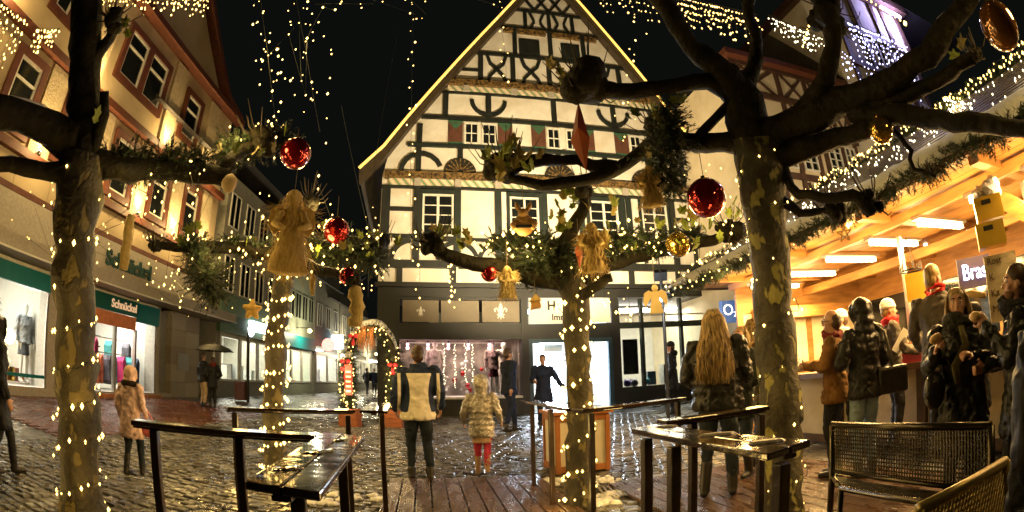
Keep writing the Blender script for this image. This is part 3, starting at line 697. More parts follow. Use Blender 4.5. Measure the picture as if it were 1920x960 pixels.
for a, c in ((-1.4, -.45), (-.1, .6), (-3.2, -1.8)):
    for q in ([(a, 9.45), (c, 10.4)], [(c, 9.45), (a, 10.4)]): MB().fband(EF, q, .11, 0, .05 if q[0][0] < q[1][0] else .045).build('timber_brace', m_beam2, eh)
for a in (-1.0, .4, 1.3):
    for s in (-1, 1): MB().fband(EF, [(a + s * .28, 8.4), (a + s * .1, 8.85), (a + s * .3, 9.25)], .1, 0, .05).build('timber_brace', m_beam2, eh)
    for s in (-1, 1): MB().fband(EF, [(a + s * .3, 5.2), (a + s * .08, 5.8), (a + s * .25, 6.5)], .1, 0, .05).build('timber_brace', m_beam2, eh)
for u0, u1 in ((-2.25, -1.6), (-1.3, -.62), (.02, .72), (.98, 1.55)): window(EF, eh, u0, u1, 6.9, 8.05, 2, 4, .07)
MB().fbox(EF, -3.8, 2.0, 10.55, 10.75, -.1, .35).build('eave_board', m_red, eh)
MB().fpoly(Frame(EF.p(2.0, 0, .4), -.185 + math.pi / 2), [(-9.5, 10.7), (-4.6, 16.5), (0, 10.7)], -5.8, 0).build('roof', m_roof, eh)
gh = thing('tall_corner_house', EF.p(4.5, .2, 1), 'tall pale corner house with a blue lit eave hung with icicle lights', 'house')
MB().fbox(EF, 2.0, 7.4, .1, 15.3, -8, .9).build('wall', m_plaster, gh)
MB().fbox(EF, 1.7, 7.7, 15.3, 15.7, -8.2, 1.5).build('eave', m_beam2, gh)
for u in (2.1, 3.6, 5.2, 6.0, 7.25): MB().fbox(EF, u - .13, u + .13, 5, 15.3, .9, 1.0).build('timber_post', m_beam2, gh)
for z in (6.3, 8.6, 11.2, 13): MB().fbox(EF, 2.0, 7.4, z, z + .22, .9, 1.03).build('timber_beam', m_beam2, gh)
for u0, z0 in ((2.5, 9.2), (4.0, 9.2), (4.0, 11.7), (6.3, 11.7), (6.3, 9.2)): window(Frame(EF.p(0, 0, .9), -.185), gh, u0, u0 + .8, z0, z0 + 1.3, 2, 3, .06)
MB().fpoly(Frame(EF.p(7.8, 0, 1.5), -.185 + math.pi / 2), [(-9.6, 15.7), (-4.8, 21), (0, 15.7)], -6.1, 0).build('roof', m_roof, gh)
t = thing('light_tube', EF.p(6.3, 15.1, 1.35), 'violet light tube under the eave of the tall corner house', 'light tube')
MB().bar(EF.p(5.6, 15.05, 1.3), EF.p(7.2, 15.05, 1.3), .12, .12).build('tube', mat('violet_tube', (.7, .6, 1), emit=7, ecol=(.62, .50, 1)), t)
lamp('POINT', EF.p(6.3, 14.6, 1.7), 500, (.5, .45, 1), .3, parent=t)
lamp('POINT', EF.p(-.5, 5.6, 3.2), 260, (1, .72, .38), .3, parent=eh)

# ------------------------------------------------------------------ the sausage stall
m_wood = mat('warm_wood', (.27, .125, .032), .5, scale=2.5, col2=(.42, .21, .06), bump=.12, bscale=18, stretch=(1, 1, 6))
m_wooddk = mat('dark_wood', (.06, .03, .015), .45, scale=4, col2=(.10, .055, .03), bump=.2)
m_shingle = mat('stall_shingle', (.05, .04, .03), .5, bump=.4, scale=8, col2=(.09, .07, .05))
m_front = mat('stall_plaster', (.50, .42, .28), .8, scale=3, bump=.5, bscale=9, col2=(.58, .50, .34))
m_heater = mat('heater_tube', (1, .85, .5), emit=18, ecol=(1, .74, .32))
m_steel = mat('steel', (.5, .48, .44), .3, .9, var=.05)
stall = thing('sausage_stall', BF.p(0, 0, -1), 'open fronted wooden sausage stall with warm lit ceiling and snowy shingle roof', 'market stall')
UN, UF = 4.2, -4.0
mb = MB(); mb.fbox(BF, -2.6, UN, .98, 1.05, -.38, .06); mb.build('counter_top', m_wooddk, stall)
MB().fbox(BF, -2.6, UN, .06, .98, -.32, -.26).build('counter_front', m_front, stall)
for u in (-2.5, -1.0, .55, 2.1, 3.6): MB().fbox(BF, u - .07, u + .07, .06, .98, -.26, -.2).build('counter_post', m_wooddk, stall)
MB().fbox(BF, -2.6, UN, .05, .16, -.26, -.22).build('counter_plinth', m_wooddk, stall)
MB().fbox(BF, -3.4, UN, .0, .18, -3.4, -.33).build('stall_floor', m_wooddk, stall)
for i in range(18): MB().fbox(BF, UF + .1, UN, 2.70 + .0, 2.74, .62 - (i + 1) * .225, .62 - i * .225 - .012).build('ceiling_board', m_wood, stall)
for u in (-2.9, -1.2, .5, 2.2, 3.9): MB().fbox(BF, u - .06, u + .06, 2.62, 2.698, -3.3, .55).build('ceiling_beam', m_wood, stall)
MB().fbox(BF, -3.4, UN, 2.42, 2.55, -1.75, -1.65).build('cross_beam', m_wood, stall)
MB().fbox(BF, -3.4, UN, 2.55, 2.66, -.04, .04).build('front_beam', m_wood, stall)
for u, w, m in ((.54, .05, m_steel), (2.42, .06, m_steel), (2.75, .16, m_wood), (-2.3, .1, m_wood)): MB().fbox(BF, u - w / 2, u + w / 2, 1.05 if m is m_steel else .1, 2.45, -.1, -.1 + w).build('stall_post', m, stall)
MB().fband(BF, [(2.75, 1.9), (2.05, 2.45)], .16, -.02, .1).build('knee_brace', m_wood, stall)
# back and far end walls
mb = MB(); mb.fbox(BF, -3.4, UN, .18, 1.15, -3.4, -3.3); mb.fbox(BF, -3.4, UN, 2.2, 2.7, -3.4, -3.3)
for u in (-3.35, -1.6, .2, 2.0, 3.9): mb.fbox(BF, u - .08, u + .08, 1.15, 2.2, -3.4, -3.3)
mb.build('back_wall', m_wood, stall)
MB().fbox(BF, -3.4, UN, 1.15, 2.2, -3.38, -3.35).build('back_window', m_pane, stall)
WF = Frame(BF.p(-3.4, 0, -3.3), BA - math.pi / 2)        # far end wall, facing the camera; u runs to the right
mb = MB(); L = 3.2
for q in ((-L, 0 + .0, .1, 1.2), (-L, 0, 2.15, 2.7)): mb.fbox(WF, *q, -.06, 0)
for u in (-L, -1.6, -.12): mb.fbox(WF, u, u + .12, 1.2, 2.15, -.06, 0)
mb.build('end_wall', m_wood, stall)
MB().fbox(WF, -L + .3, -.5, 2.0, 2.2, .0, .35).build('wall_cabinet', m_wood, stall)
MB().fbox(WF, -L, -.1, 1.2, 2.15, -.05, -.04).build('pane', mat('milky_pane', (.75, .66, .45), .4, var=.1), stall)
# roof: shingle courses laid up the slope, hipped at the far end
ez, ed, rz, rd = 2.74, .78, 4.05, -1.45
def rp(u, t, off=0): return BF.p(u, ez + (rz - ez) * t + off * .86, ed + (rd - ed) * t + off * .5)
mb = MB(); mb.hexa([rp(UF - .4, 0, -.05), rp(UN, 0, -.05), rp(UN, 1, -.05), rp(-2.2, 1, -.05), rp(UF - .4, 0, 0), rp(UN, 0, 0), rp(UN, 1, 0), rp(-2.2, 1, 0)])
mb.add([BF.p(UF - .4, ez, ed), BF.p(-2.2, rz, rd), BF.p(UF - .4, ez, -3.7)], [(0, 1, 2)])
mb.add([BF.p(UF - .4, ez, -3.7), BF.p(-2.2, rz, rd), BF.p(UN, rz, rd), BF.p(UN, ez, -3.7)], [(0, 1, 2, 3)])
mb.build('roof_deck', m_wooddk, stall)
sh = []
for k in range(3):
    b = MB(); w = .15 + .012 * k; M3 = Matrix((BF.a, (rp(0, 1) - rp(0, 0)).normalized(), BF.a.cross((rp(0, 1) - rp(0, 0)).normalized()))).transposed()
    if (M3 @ Vector((0, 0, 1))).z < 0: M3 = M3 @ Matrix.Diagonal((1, 1, -1))
    c = [Vector((x, y, z)) for z in (0, .018) for x, y in ((-w / 2, 0), (w / 2, 0), (w / 2, .22), (-w / 2, .22))]
    c[4].z += .012; c[5].z += .012
    b.hexa([M3 @ q for q in c]); me = bpy.data.meshes.new('shingle'); me.from_pydata([tuple(v) for v in b.v], [], b.f); me.materials.append(m_shingle); sh.append(me)
nrow = 15; allsh = []
for r in range(nrow):
    t = .03 + r / nrow * .95; u = UF - .38 + t * 1.8 + (r % 2) * .08
    while u < UN - .1:
        allsh.append((rp(u + .08, t, .006), random.choice(sh))); u += .168
allsh.sort(key=lambda q: q[0].length)
rest = MB()
for i, (p, me) in enumerate(allsh):
    if 60 <= i < 360:
        o = bpy.data.objects.new('shingle', me); COL.objects.link(o); o.parent = stall; o.location = p - stall.location; o.rotation_euler = (0, 0, random.uniform(-.03, .03))
    else: rest.add([v.co + p for v in me.vertices], [tuple(f.vertices) for f in me.polygons])
tag(rest.build('shingles', m_shingle, stall), kind='stuff')
sn = MB(); n = 60
prof = [(.0, -.02), (.03, .055), (.12, .075), (.20, .05), (.23, -.0)]
vs = []; fs = []
for i in range(n + 1):
    u = UF - .42 + (UN - UF + .4) * i / n; k = .75 + .4 * random.random()
    for t, o in prof: vs.append(rp(u, t * (.8 + .3 * k) - .02, o * k + .01))
m5 = len(prof)
for i in range(n):
    for j in range(m5 - 1): fs.append((i * m5 + j, (i + 1) * m5 + j, (i + 1) * m5 + j + 1, i * m5 + j + 1))
sn.add(vs, fs); sn.build('snow_edge', m_snow, stall, True)
# heaters
hp_list = []
for i, u in enumerate((2.55, 1.75, .95, .12, -.75, -1.7, -2.7)):
    nm = ('nearest the camera', 'second', 'third', 'fourth', 'fifth', 'sixth', 'seventh')[i]
    t = thing('heater_lamp', BF.p(u, 2.5, -.5), 'glowing heater tube across the stall ceiling, %s' % (nm + ' from the near end' if i else nm), 'heater', 'heater tubes in the stall')
    MB().fbox(BF, u - .07, u + .07, 2.52, 2.555, -1.05, .05).build('reflector', m_steel, t)
    MB().bar(BF.p(u, 2.485, -1.0), BF.p(u, 2.485, .0), .055, .05).build('tube', m_heater, t)
    g_ = MB()
    for k in range(9): g_.fbox(BF, u - .06, u + .06, 2.455, 2.46, -.98 + k * .115, -.97 + k * .115)
    g_.build('guard', m_steel, t)['kind'] = 'stuff'
    lamp('AREA', BF.p(u, 2.44, -.5), 84, (1, .60, .20), to=BF.p(u, 0, -.45), sx=.1, sy=1, parent=t, name='heater_light'); lamp('POINT', BF.p(u, 2.3, .25), 34, (1, .62, .22), .12, parent=t, name='heater_light')
for k in range(5): lamp('POINT', BF.p(2.8 - k * 1.4, 2.1, -1.3), 42, (1, .66, .26), .12, parent=stall)
for i, (x, y) in enumerate(((1735, 460), (1760, 468), (1850, 400), (1815, 430), (1690, 500))):
    d = ray(x, y); tt = (2.695 - EYE) / d.z; p = O + d * tt
    o = MB().cyl(p + Vector((0, 0, .0)), p + Vector((0, 0, -.02)), .035).build('spot_lamp', mat('spot', (1, .9, .7), emit=8, ecol=(1, .9, .7)), stall)
# things on and in the stall
def solo(mb, name, m, label, cat, group=None, **k): o = mb.build(name, m, None, **k); return tag(rehome(o), label, cat, group)
tr = thing('grill_tray', BF.p(.2, 1.05, -.2), 'red edged steel grill tray with sausages on the stall counter', 'grill')
MB().fbox(BF, -.55, 1.0, 1.05, 1.16, -.32, -.02).build('tray', mat('red_enamel', (.5, .04, .03), .3), tr); MB().fbox(BF, -.6, 1.05, 1.16, 1.24, -.38, -.0).build('rim', m_steel, tr)
sa = mat('sausage_skin', (.40, .14, .05), .4, var=.3)
for k in range(12):
    u = -.5 + k * .13; MB().tube([BF.p(u, 1.26, -.34), BF.p(u + .02, 1.285, -.2), BF.p(u + .01, 1.26, -.04)], [.012, .02, .012], 8).build('sausage', sa, tr, True)
zz = MB()
for k in range(4): zz.fpoly(BF, [(-.9 + k * .1, 1.05), (-.8 + k * .1, 1.05), (-.85 + k * .1, 1.12)], -.05, .02)
solo(zz, 'folded_trays', m_front, 'small folded card food trays standing in a row on the counter edge', 'tray')
p0 = atd(1678, 662, 5.75); p1 = atd(1700, 620, 5.75)
solo(MB().bar(p0, p1, .12, .008, (0, 1, .3)), 'price_card', m_sign_white, 'white card leaning against the post on the stall counter', 'card')
t = thing('candle_ring', atd(1708, 506, 5.3), 'black iron ring chandelier with candles hanging inside the stall', 'chandelier')
c = atd(1708, 510, 5.3); mb = MB()
mb.tube([c + Vector((math.cos(a * .5236) * .12, math.sin(a * .5236) * .12, 0)) for a in range(13)], .008, 6)
for k in range(3): a = k * 2.1; mb.cyl(c + Vector((math.cos(a) * .12, math.sin(a) * .12, 0)), c + Vector((0, 0, .32)), .004, 4)
mb.build('ring', m_black, t)
for k in range(6): a = k * 1.047; q = c + Vector((math.cos(a) * .12, math.sin(a) * .12, 0)); MB().cyl(q, q + Vector((0, 0, .07)), .009, 6).build('candle', m_wooddk, t)
m_crate = mat('yellow_crate', (.62, .40, .03), .45, var=.08)
for i, (x, y, D, lab) in enumerate(((1868, 468, 4.9, 'upper of two stacked yellow boxes at the stall post, with a plastic bag on top'), (1869, 510, 4.85, 'lower of two stacked yellow boxes, above the price board'))):
    c = atd(x, y, D); c.z = 2.02 if i else 2.245
    t = thing('yellow_box', c - Vector((0, 0, .11)), lab, 'box', 'yellow boxes in the stall'); M3 = Matrix.Rotation(-.9, 3, 'Z')
    MB().box(c, (.29, .25, .20), M=M3).build('body', m_crate, t)
    e = M3 @ Vector((-.02, -.127, .05)); MB().box(c + e, (.10, .006, .04), M=M3).build('hand_hole', m_black, t)
c = atd(1869, 446, 4.9); c.z = 2.42
mb = MB()
for k in range(5): mb.ball(c + Vector((random.uniform(-.1, .1), random.uniform(-.1, .1), random.uniform(-.03, .03))), (.09, .08, .07), 9, 6, jit=.25)
solo(mb, 'plastic_bag', mat('clear_plastic', (.55, .6, .68), .15, bump=.6, bscale=30), 'crumpled pale blue plastic bag on the upper yellow box', 'bag')
c = atd(1882, 580, 4.8); YF = Frame((c.x, c.y, 0), .75)
pb = thing('price_board', YF.p(0, 1.3), 'beige price board with brown lettering behind the bearded man in the stall', 'sign')
MB().fbox(YF, -.14, .2, 1.3, 1.85, -.03, 0).build('board', m_front, pb)
for k, s in enumerate(('Rost', 'K', 'Ka', 'Me')): text(s, YF, -.115, 1.80 - k * .13, .003, .06, m_wooddk, pb, .002, align='LEFT')
c = atd(1832, 545, 5.6); NF = Frame((c.x, c.y, 0), .6)
ns = thing('neon_sign', NF.p(0, 1.75), 'handwritten white and violet neon word on the dark stall back', 'sign')
MB().fbox(NF, -.2, .22, 1.68, 1.98, -.04, -.02).build('backing', mat('violet_backing', (.02, .012, .05), .5), ns)
text('Bras', NF, .0, 1.83, 0, .16, mat('neon', (1, 1, 1), emit=5, ecol=(.85, .8, 1)), ns, .006, sx=.8)
for x, y, D, w in ((1716, 540, 5.6, .22), (1828, 510, 5.8, .2)):
    c = atd(x, y, D); fr = Frame((c.x, c.y, 0), .7); solo(MB().fbox(fr, -w / 2, w / 2, c.z - .14, c.z + .14, -.02, .02), 'hanging_sign', m_crate, 'small yellow sign hanging in the stall %s' % ('between the steel post and the grey jacketed vendor' if x < 1800 else 'between the grey jacketed vendor and the neon sign'), 'sign', 'yellow signs in the stall')
c = atd(1369, 586, 9.6); OF = Frame((c.x, c.y, 0), -.1)
o2 = thing('phone_shop_sign', OF.p(0, c.z), 'small blue lit square sign with white O2 beyond the stall', 'sign')
MB().fbox(OF, -.17, .17, c.z - .2, c.z + .2, -.1, 0).build('box', mat('blue_sign', (.05, .10, .25), emit=.25, ecol=(.12, .3, .8)), o2)
text('O', OF, -.04, c.z + .02, .004, .2, mat('white_sign_letter', (1, 1, 1), emit=1.5), o2, .003)
text('2', OF, .10, c.z - .06, .004, .1, MATS['white_sign_letter'], o2, .003)
tag(o2, 'small blue lit square sign with white O2 beyond the stall', 'sign')
MB().bar(OF.p(.2, c.z, -.05), OF.p(.8, c.z, -.05), .03, .03).build('bracket', m_black, o2)
# wall lantern under the stall roof near the plane tree
c = atd(1417, 528, 7.6)
t = thing('wall_lantern', c, 'bright small double lantern under the stall roof beside the plane tree', 'lantern')
for s in (-.05, .05): MB().ball(c + Vector((s, 0, 0)), .035, 10, 7).build('globe', m_bulb, t, True)
MB().bar(c + Vector((-.1, 0, -.07)), c + Vector((.1, 0, -.07)), .03, .02).build('bracket', m_black, t)
lamp('POINT', c + Vector((0, -.1, 0)), 25, (1, .75, .35), .05, parent=t)
# ------------------------------------------------------------------ plane trees: trunks, limbs, snow, leaves, fir garlands
def bark_material(nm, patch, lo):
    m = mat(nm, (.016, .012, .006), .7, scale=5, col2=(.045, .036, .016), bump=.7, bscale=22)
    nt = m.node_tree; N, L = nt.nodes.new, nt.links.new; b = nt.nodes['Principled BSDF']; tc = nt.nodes['Texture Coordinate']
    mp = N('ShaderNodeMapping'); mp.inputs['Scale'].default_value = (1, 1, .6); L(tc.outputs['Object'], mp.inputs[0])
    nz = N('ShaderNodeTexNoise'); nz.inputs['Scale'].default_value = 9; nz.inputs['Detail'].default_value = 2.5; L(mp.outputs[0], nz.inputs['Vector'])
    rp = N('ShaderNodeValToRGB'); rp.color_ramp.elements[0].position = lo; rp.color_ramp.elements[1].position = lo + .05; L(nz.outputs[0], rp.inputs[0])
    mx = N('ShaderNodeMixRGB'); L(rp.outputs[0], mx.inputs[0]); L(b.inputs['Base Color'].links[0].from_socket, mx.inputs[1]); mx.inputs[2].default_value = (*patch, 1)
    L(mx.outputs[0], b.inputs['Base Color'])
    b2 = N('ShaderNodeBump'); b2.inputs['Strength'].default_value = .8; b2.inputs['Distance'].default_value = .012; b2.invert = True; L(rp.outputs[0], b2.inputs['Height']); L(b.inputs['Normal'].links[0].from_socket, b2.inputs['Normal']); L(b2.outputs[0], b.inputs['Normal'])
    return m
m_bark = bark_material('plane_bark_mottled', (.21, .19, .055), .57)
m_bark2 = bark_material('plane_bark', (.115, .09, .03), .56)
m_limb = mat('limb_bark', (.006, .005, .003), .75, scale=6, col2=(.020, .016, .007), bump=1.2, bscale=14, spec=.2)
m_leaf = mat('leaf', (.16, .20, .02), .5, var=.3, scale=10)
m_leaf2 = mat('dry_leaf', (.22, .17, .03), .6, var=.3, scale=10)
m_cut = mat('cut_wood', (.55, .40, .22), .7)
m_fir = mat('fir_needles', (.012, .026, .010), .6, scale=5, col2=(.035, .058, .020))
m_twig = mat('twig', (.04, .028, .016), .8)

def smooth_path(pts, rad, step=.12):
    P = [Vector(p) for p in pts]; out = []; rr = []
    for i in range(len(P) - 1):
        p0 = P[max(0, i - 1)]; p1 = P[i]; p2 = P[i + 1]; p3 = P[min(len(P) - 1, i + 2)]
        n = max(2, int((p2 - p1).length / step))
        for k in range(n):
            t = k / n
            out.append(.5 * ((2 * p1) + (p2 - p0) * t + (2 * p0 - 5 * p1 + 4 * p2 - p3) * t * t + (3 * p1 - p0 - 3 * p2 + p3) * t ** 3))
            rr.append(rad[i] + (rad[i + 1] - rad[i]) * t)
    out.append(P[-1]); rr.append(rad[-1]); return out, rr
def px(pts): return [atd(x, y, D) for x, y, D in pts]
leaf_me = []
for k in range(2):
    n = 11; vs = [(0, 0, 0)]
    for i in range(n):
        a = -2.6 + 5.2 * i / (n - 1); r = (1 if i % 2 else .55) * (1 - .25 * abs(a) / 2.6); vs.append((math.sin(a) * r * .5, .42 + math.cos(a) * r * .55, .06 * math.sin(a * 3 + k)))
    me = bpy.data.meshes.new('leaf'); me.from_pydata(vs, [], [(0, i, i + 1) for i in range(1, n)]); me.materials.append((m_leaf, m_leaf2)[k]); leaf_me.append(me)
def add_leaf(tree, p, s):
    o = bpy.data.objects.new('leaf', leaf_me[random.random() < .3]); COL.objects.link(o); o.parent = tree
    o.location = Vector(p) - tree.location; o.rotation_euler = (random.uniform(.6, 2.3), random.uniform(-.7, .7), random.uniform(0, 6.3)); o.scale = (s, s, s)
def limb(tree, pts, rad, name='limb', snow=True, knob=0, m=None, tw=True, wob=.018):
    P, Rr = smooth_path(px(pts), [r * (.86 if name == 'limb' else 1) for r in rad])
    P = [p + Vector((random.uniform(-wob, wob), random.uniform(-wob, wob), random.uniform(-wob, wob))) for p in P]
    Rr = [r * random.uniform(.92, 1.1) for r in Rr]
    mb = MB(); mb.tube(P, Rr, 14, jit=.09)
    for k in range(int(len(P) / 4)):                     # knots and old pruning scars
        i = random.randrange(1, max(2, len(P) - 1)); d = Vector((random.uniform(-1, 1), random.uniform(-1, 1), random.uniform(-1, 1))).normalized()
        mb.ball(P[i] + d * Rr[i] * .75, Rr[i] * random.uniform(.28, .5), 8, 6, jit=.15)
    if knob:                                             # the swollen pollard head at the end
        e = P[-1]
        for k in range(7): mb.ball(e + Vector([random.uniform(-.6, .6) * knob for _ in range(3)]), knob * random.uniform(.45, .8), 9, 7, jit=.14)
    o = mb.build(name, m or m_limb, tree, True)
    if knob and tw:
        t = MB()
        for k in range(16):
            d = Vector((random.uniform(-1, 1), random.uniform(-1, 1), random.uniform(-.3, 1))).normalized(); a = P[-1] + d * knob * .6
            t.tube([a, a + d * knob * 1.0, a + (d + Vector((0, 0, .4))) * knob * random.uniform(1.3, 2.2)], [.008, .006, .003], 4)
        tag(t.build('twigs', m_twig, o), kind='stuff')
    if snow:
        sp = []; srr = []
        for i in range(len(P)):
            t = (P[min(i + 1, len(P) - 1)] - P[max(i - 1, 0)]).normalized()
            if abs(t.z) < .75 and 0 < i < len(P) - 1: sp.append(P[i] + Vector((0, 0, Rr[i] * .80))); srr.append(Rr[i] * random.uniform(.3, .5))
        if len(sp) > 3:
            srr[0] *= .3; srr[-1] *= .3
            MB().tube(sp, srr, 8, jit=.15, flat=.55).build('snow', m_snow, o, True)
    return P
def needles(mb, c, d, L, n, s):
    d = d.normalized(); a = d.orthogonal().normalized(); b = d.cross(a)
    for k in range(n):
        t = random.random(); th = random.random() * 6.283
        o = c + d * L * t; v = (a * math.cos(th) + b * math.sin(th)) * .85 + d * .6
        w = d.cross(v).normalized() * .0042
        e = o + v * s * random.uniform(.7, 1.1)
        mb.add([o - w, o + w, e], [(0, 1, 2)])
def fir(pts, rad, label, dens=1, name='fir_garland', group='fir garlands on the plane trees', tree=None):
    """a garland or bunch of fir twigs along a line of points; rad = bunch radius at each"""
    P, Rr = smooth_path(px(pts), [r * 1.3 for r in rad], .05)
    tw = MB(); nd = MB()
    for p, r in zip(P, Rr):
        for k in range(max(2, int(r * 150 * dens))):
            d = Vector((random.uniform(-1, 1), random.uniform(-1, 1), random.uniform(-1.1, .7))).normalized()
            a = p + d * r * random.uniform(0, .5); L = r * random.uniform(.35, .8) + .04
            tw.tube([a, a + d * L], [.004, .002], 3, cap=False)
            needles(nd, a, d, L, 30, .038)
    root = thing(name, P[0], label, 'garland', group)
    tw.build('twigs', m_twig, root)['kind'] = 'stuff'; nd.build('needles', m_fir, root)['kind'] = 'stuff'
    return root

# tree one: near left
t1 = thing('plane_tree', Vector((atd(150, 800, 3.8).x, atd(150, 800, 3.8).y, 0)), 'thick plane tree in front of the fashion store wrapped in fairy lights', 'tree')
limb(t1, [(165, 1035, 3.8), (158, 960, 3.8), (147, 800, 3.8), (140, 620, 3.8), (140, 480, 3.8), (148, 380, 3.8), (150, 300, 3.8)], [.215, .185, .165, .160, .165, .19, .2], 'trunk', False, m=m_bark2)
limb(t1, [(150, 320, 3.8), (158, 220, 3.8), (160, 110, 3.8), (165, -40, 3.8)], [.2, .18, .17, .16], 'limb', False, wob=.02)
limb(t1, [(175, 120, 3.75), (205, 75, 3.7), (212, 45, 3.65)], [.07, .06, .06], knob=.10, snow=False)
limb(t1, [(140, 270, 3.8), (70, 235, 3.7), (10, 215, 3.6), (-60, 200, 3.6)], [.17, .14, .13, .12])
limb(t1, [(140, 330, 3.8), (80, 318, 3.75), (20, 312, 3.7), (-50, 310, 3.7)], [.1, .075, .06, .06])
limb(t1, [(160, 300, 3.8), (220, 318, 3.8), (300, 322, 3.9), (370, 326, 4.0), (430, 332, 4.0)], [.14, .11, .10, .10, .09])
e = atd(430, 346, 3.93); MB().ball(e, (.07, .05, .075), 12, 8, jit=.05).build('cut_end', m_cut, t1, True)
limb(t1, [(420, 320, 4.0), (450, 285, 4.1), (490, 270, 4.2)], [.07, .06, .05], knob=.12)
limb(t1, [(150, 330, 3.8), (185, 260, 3.7), (195, 180, 3.6)], [.09, .06, .04], snow=False)
fir([(205, 290, 3.9), (260, 305, 3.9), (320, 300, 3.95), (385, 300, 4.0)], [.10, .14, .13, .10], 'dark fir garland lying along the sawn limb of the thick tree before the store')
fir([(420, 285, 4.2), (470, 268, 4.3), (540, 262, 4.4)], [.11, .15, .11], 'fir garland around the knobbly limb end above the red bauble in the night sky')
# tree two: by the table
t2 = thing('plane_tree', Vector((atd(515, 900, 5.9).x, atd(515, 900, 5.9).y, 0)), 'slim plane tree wrapped in many fairy lights behind the wet wooden table', 'tree')
limb(t2, [(515, 945, 5.9), (515, 860, 5.9), (516, 700, 5.9), (522, 580, 5.9), (540, 500, 5.9), (552, 470, 5.9)], [.14, .125, .12, .115, .12, .14], 'trunk', False, m=m_bark2)
limb(t2, [(545, 490, 5.9), (500, 478, 5.8), (440, 466, 5.7), (370, 468, 5.6), (290, 460, 5.5)], [.12, .09, .08, .065, .04], knob=.07)
limb(t2, [(550, 480, 5.9), (600, 470, 6.0), (650, 456, 6.1), (712, 462, 6.2)], [.11, .09, .08, .06], knob=.12)
limb(t2, [(548, 470, 5.9), (555, 420, 6.2), (580, 380, 6.4)], [.10, .08, .06], knob=.12)
limb(t2, [(540, 480, 5.9), (600, 510, 5.2), (660, 520, 4.9)], [.09, .06, .04], knob=.07)
fir([(360, 450, 5.5), (375, 490, 5.5), (395, 530, 5.5), (398, 560, 5.5)], [.12, .22, .24, .10], 'big dark fir bunch hanging from the slim tree above the grey canopy')
fir([(600, 470, 6.0), (630, 480, 6.0), (665, 470, 6.0), (705, 490, 6.0)], [.14, .18, .20, .17], 'fir garland on the slim tree limb above the two small red baubles')
fir([(430, 455, 5.7), (480, 470, 5.8), (540, 465, 5.9), (600, 465, 5.9)], [.08, .1, .12, .12], 'fir garland across the head of the slim tree behind the straw angel')
# tree three: in the middle
t3 = thing('plane_tree', Vector((atd(1085, 900, 5.0).x, atd(1085, 900, 5.0).y, 0)), 'slim plane tree with fairy lights in front of the bright shop door', 'tree')
limb(t3, [(1085, 960, 5.0), (1085, 860, 5.0), (1085, 700, 5.0), (1080, 600, 5.0), (1072, 540, 5.0), (1068, 500, 5.0)], [.14, .118, .112, .12, .145, .16], 'trunk', False, m=m_bark2)
limb(t3, [(1070, 530, 5.0), (1010, 525, 4.9), (950, 506, 4.8), (890, 496, 4.7), (840, 480, 4.6), (812, 462, 4.6)], [.13, .10, .085, .08, .075, .06], knob=.10)
limb(t3, [(1066, 520, 5.0), (1050, 470, 5.0), (1080, 425, 4.9), (1095, 385, 4.8), (1098, 360, 4.8)], [.12, .085, .075, .07, .07], knob=.10)
limb(t3, [(1080, 530, 5.0), (1140, 500, 5.1), (1210, 480, 5.2), (1290, 462, 5.3), (1370, 440, 5.4)], [.12, .09, .08, .075, .06], knob=.13)
limb(t3, [(1085, 560, 5.0), (1130, 535, 4.6), (1145, 525, 4.5)], [.07, .05, .045], snow=True)
fir([(950, 500, 4.9), (1000, 492, 4.9), (1050, 482, 4.9), (1075, 500, 4.9)], [.12, .23, .2, .15], 'thick fir bunch around the head of the middle tree')
fir([(1120, 470, 5.0), (1180, 450, 5.1), (1240, 455, 5.2), (1300, 440, 5.3)], [.13, .13, .13, .1], 'lit fir garland along the middle tree limb with the gold bauble')
fir([(940, 455, 4.9), (990, 450, 5.0), (1060, 470, 5.0)], [.1, .12, .1], 'fir garland with fairy lights below the toy hare')
# tree four: near right
t4 = thing('plane_tree', Vector((atd(1468, 850, 4).x, atd(1468, 850, 4).y, 0)), 'large plane tree with mottled bark and spreading limbs beside the bench', 'tree')
limb(t4, [(1470, 1010, 4), (1467, 930, 4), (1463, 800, 4), (1457, 650, 4), (1448, 520, 4), (1440, 420, 4), (1430, 340, 4), (1425, 270, 4)], [.20, .165, .158, .156, .16, .17, .19, .23], 'trunk', False, m=m_bark)
limb(t4, [(1425, 300, 4), (1400, 220, 4), (1390, 170, 4), (1380, 150, 4)], [.23, .21, .17, .12], snow=False, wob=.02)
limb(t4, [(1385, 190, 4), (1330, 155, 3.9), (1270, 162, 3.8), (1190, 172, 3.7), (1130, 172, 3.65), (1098, 165, 3.6)], [.12, .085, .075, .075, .08, .09], knob=.17)
limb(t4, [(1395, 190, 4), (1340, 122, 3.8), (1295, 85, 3.7), (1250, 20, 3.5), (1215, -45, 3.4)], [.15, .11, .10, .09, .09])
limb(t4, [(1390, 200, 4), (1412, 130, 4.1), (1420, 80, 4.2), (1402, 30, 4.3), (1410, -30, 4.3)], [.13, .085, .07, .07, .07], snow=False)
limb(t4, [(1420, 270, 4), (1480, 240, 3.9), (1570, 195, 3.7), (1660, 160, 3.5), (1735, 105, 3.3), (1790, 35, 3.2), (1845, -40, 3.1)], [.2, .16, .13, .115, .095, .085, .08], wob=.015)
limb(t4, [(1480, 240, 3.9), (1530, 180, 3.7), (1556, 120, 3.6), (1560, 60, 3.5), (1556, 25, 3.5)], [.12, .095, .085, .085, .11], knob=.16, snow=False)
limb(t4, [(1640, 205, 3.6), (1700, 180, 3.5), (1760, 155, 3.4), (1800, 120, 3.3), (1835, 105, 3.3)], [.085, .065, .06, .06, .05], knob=.05)
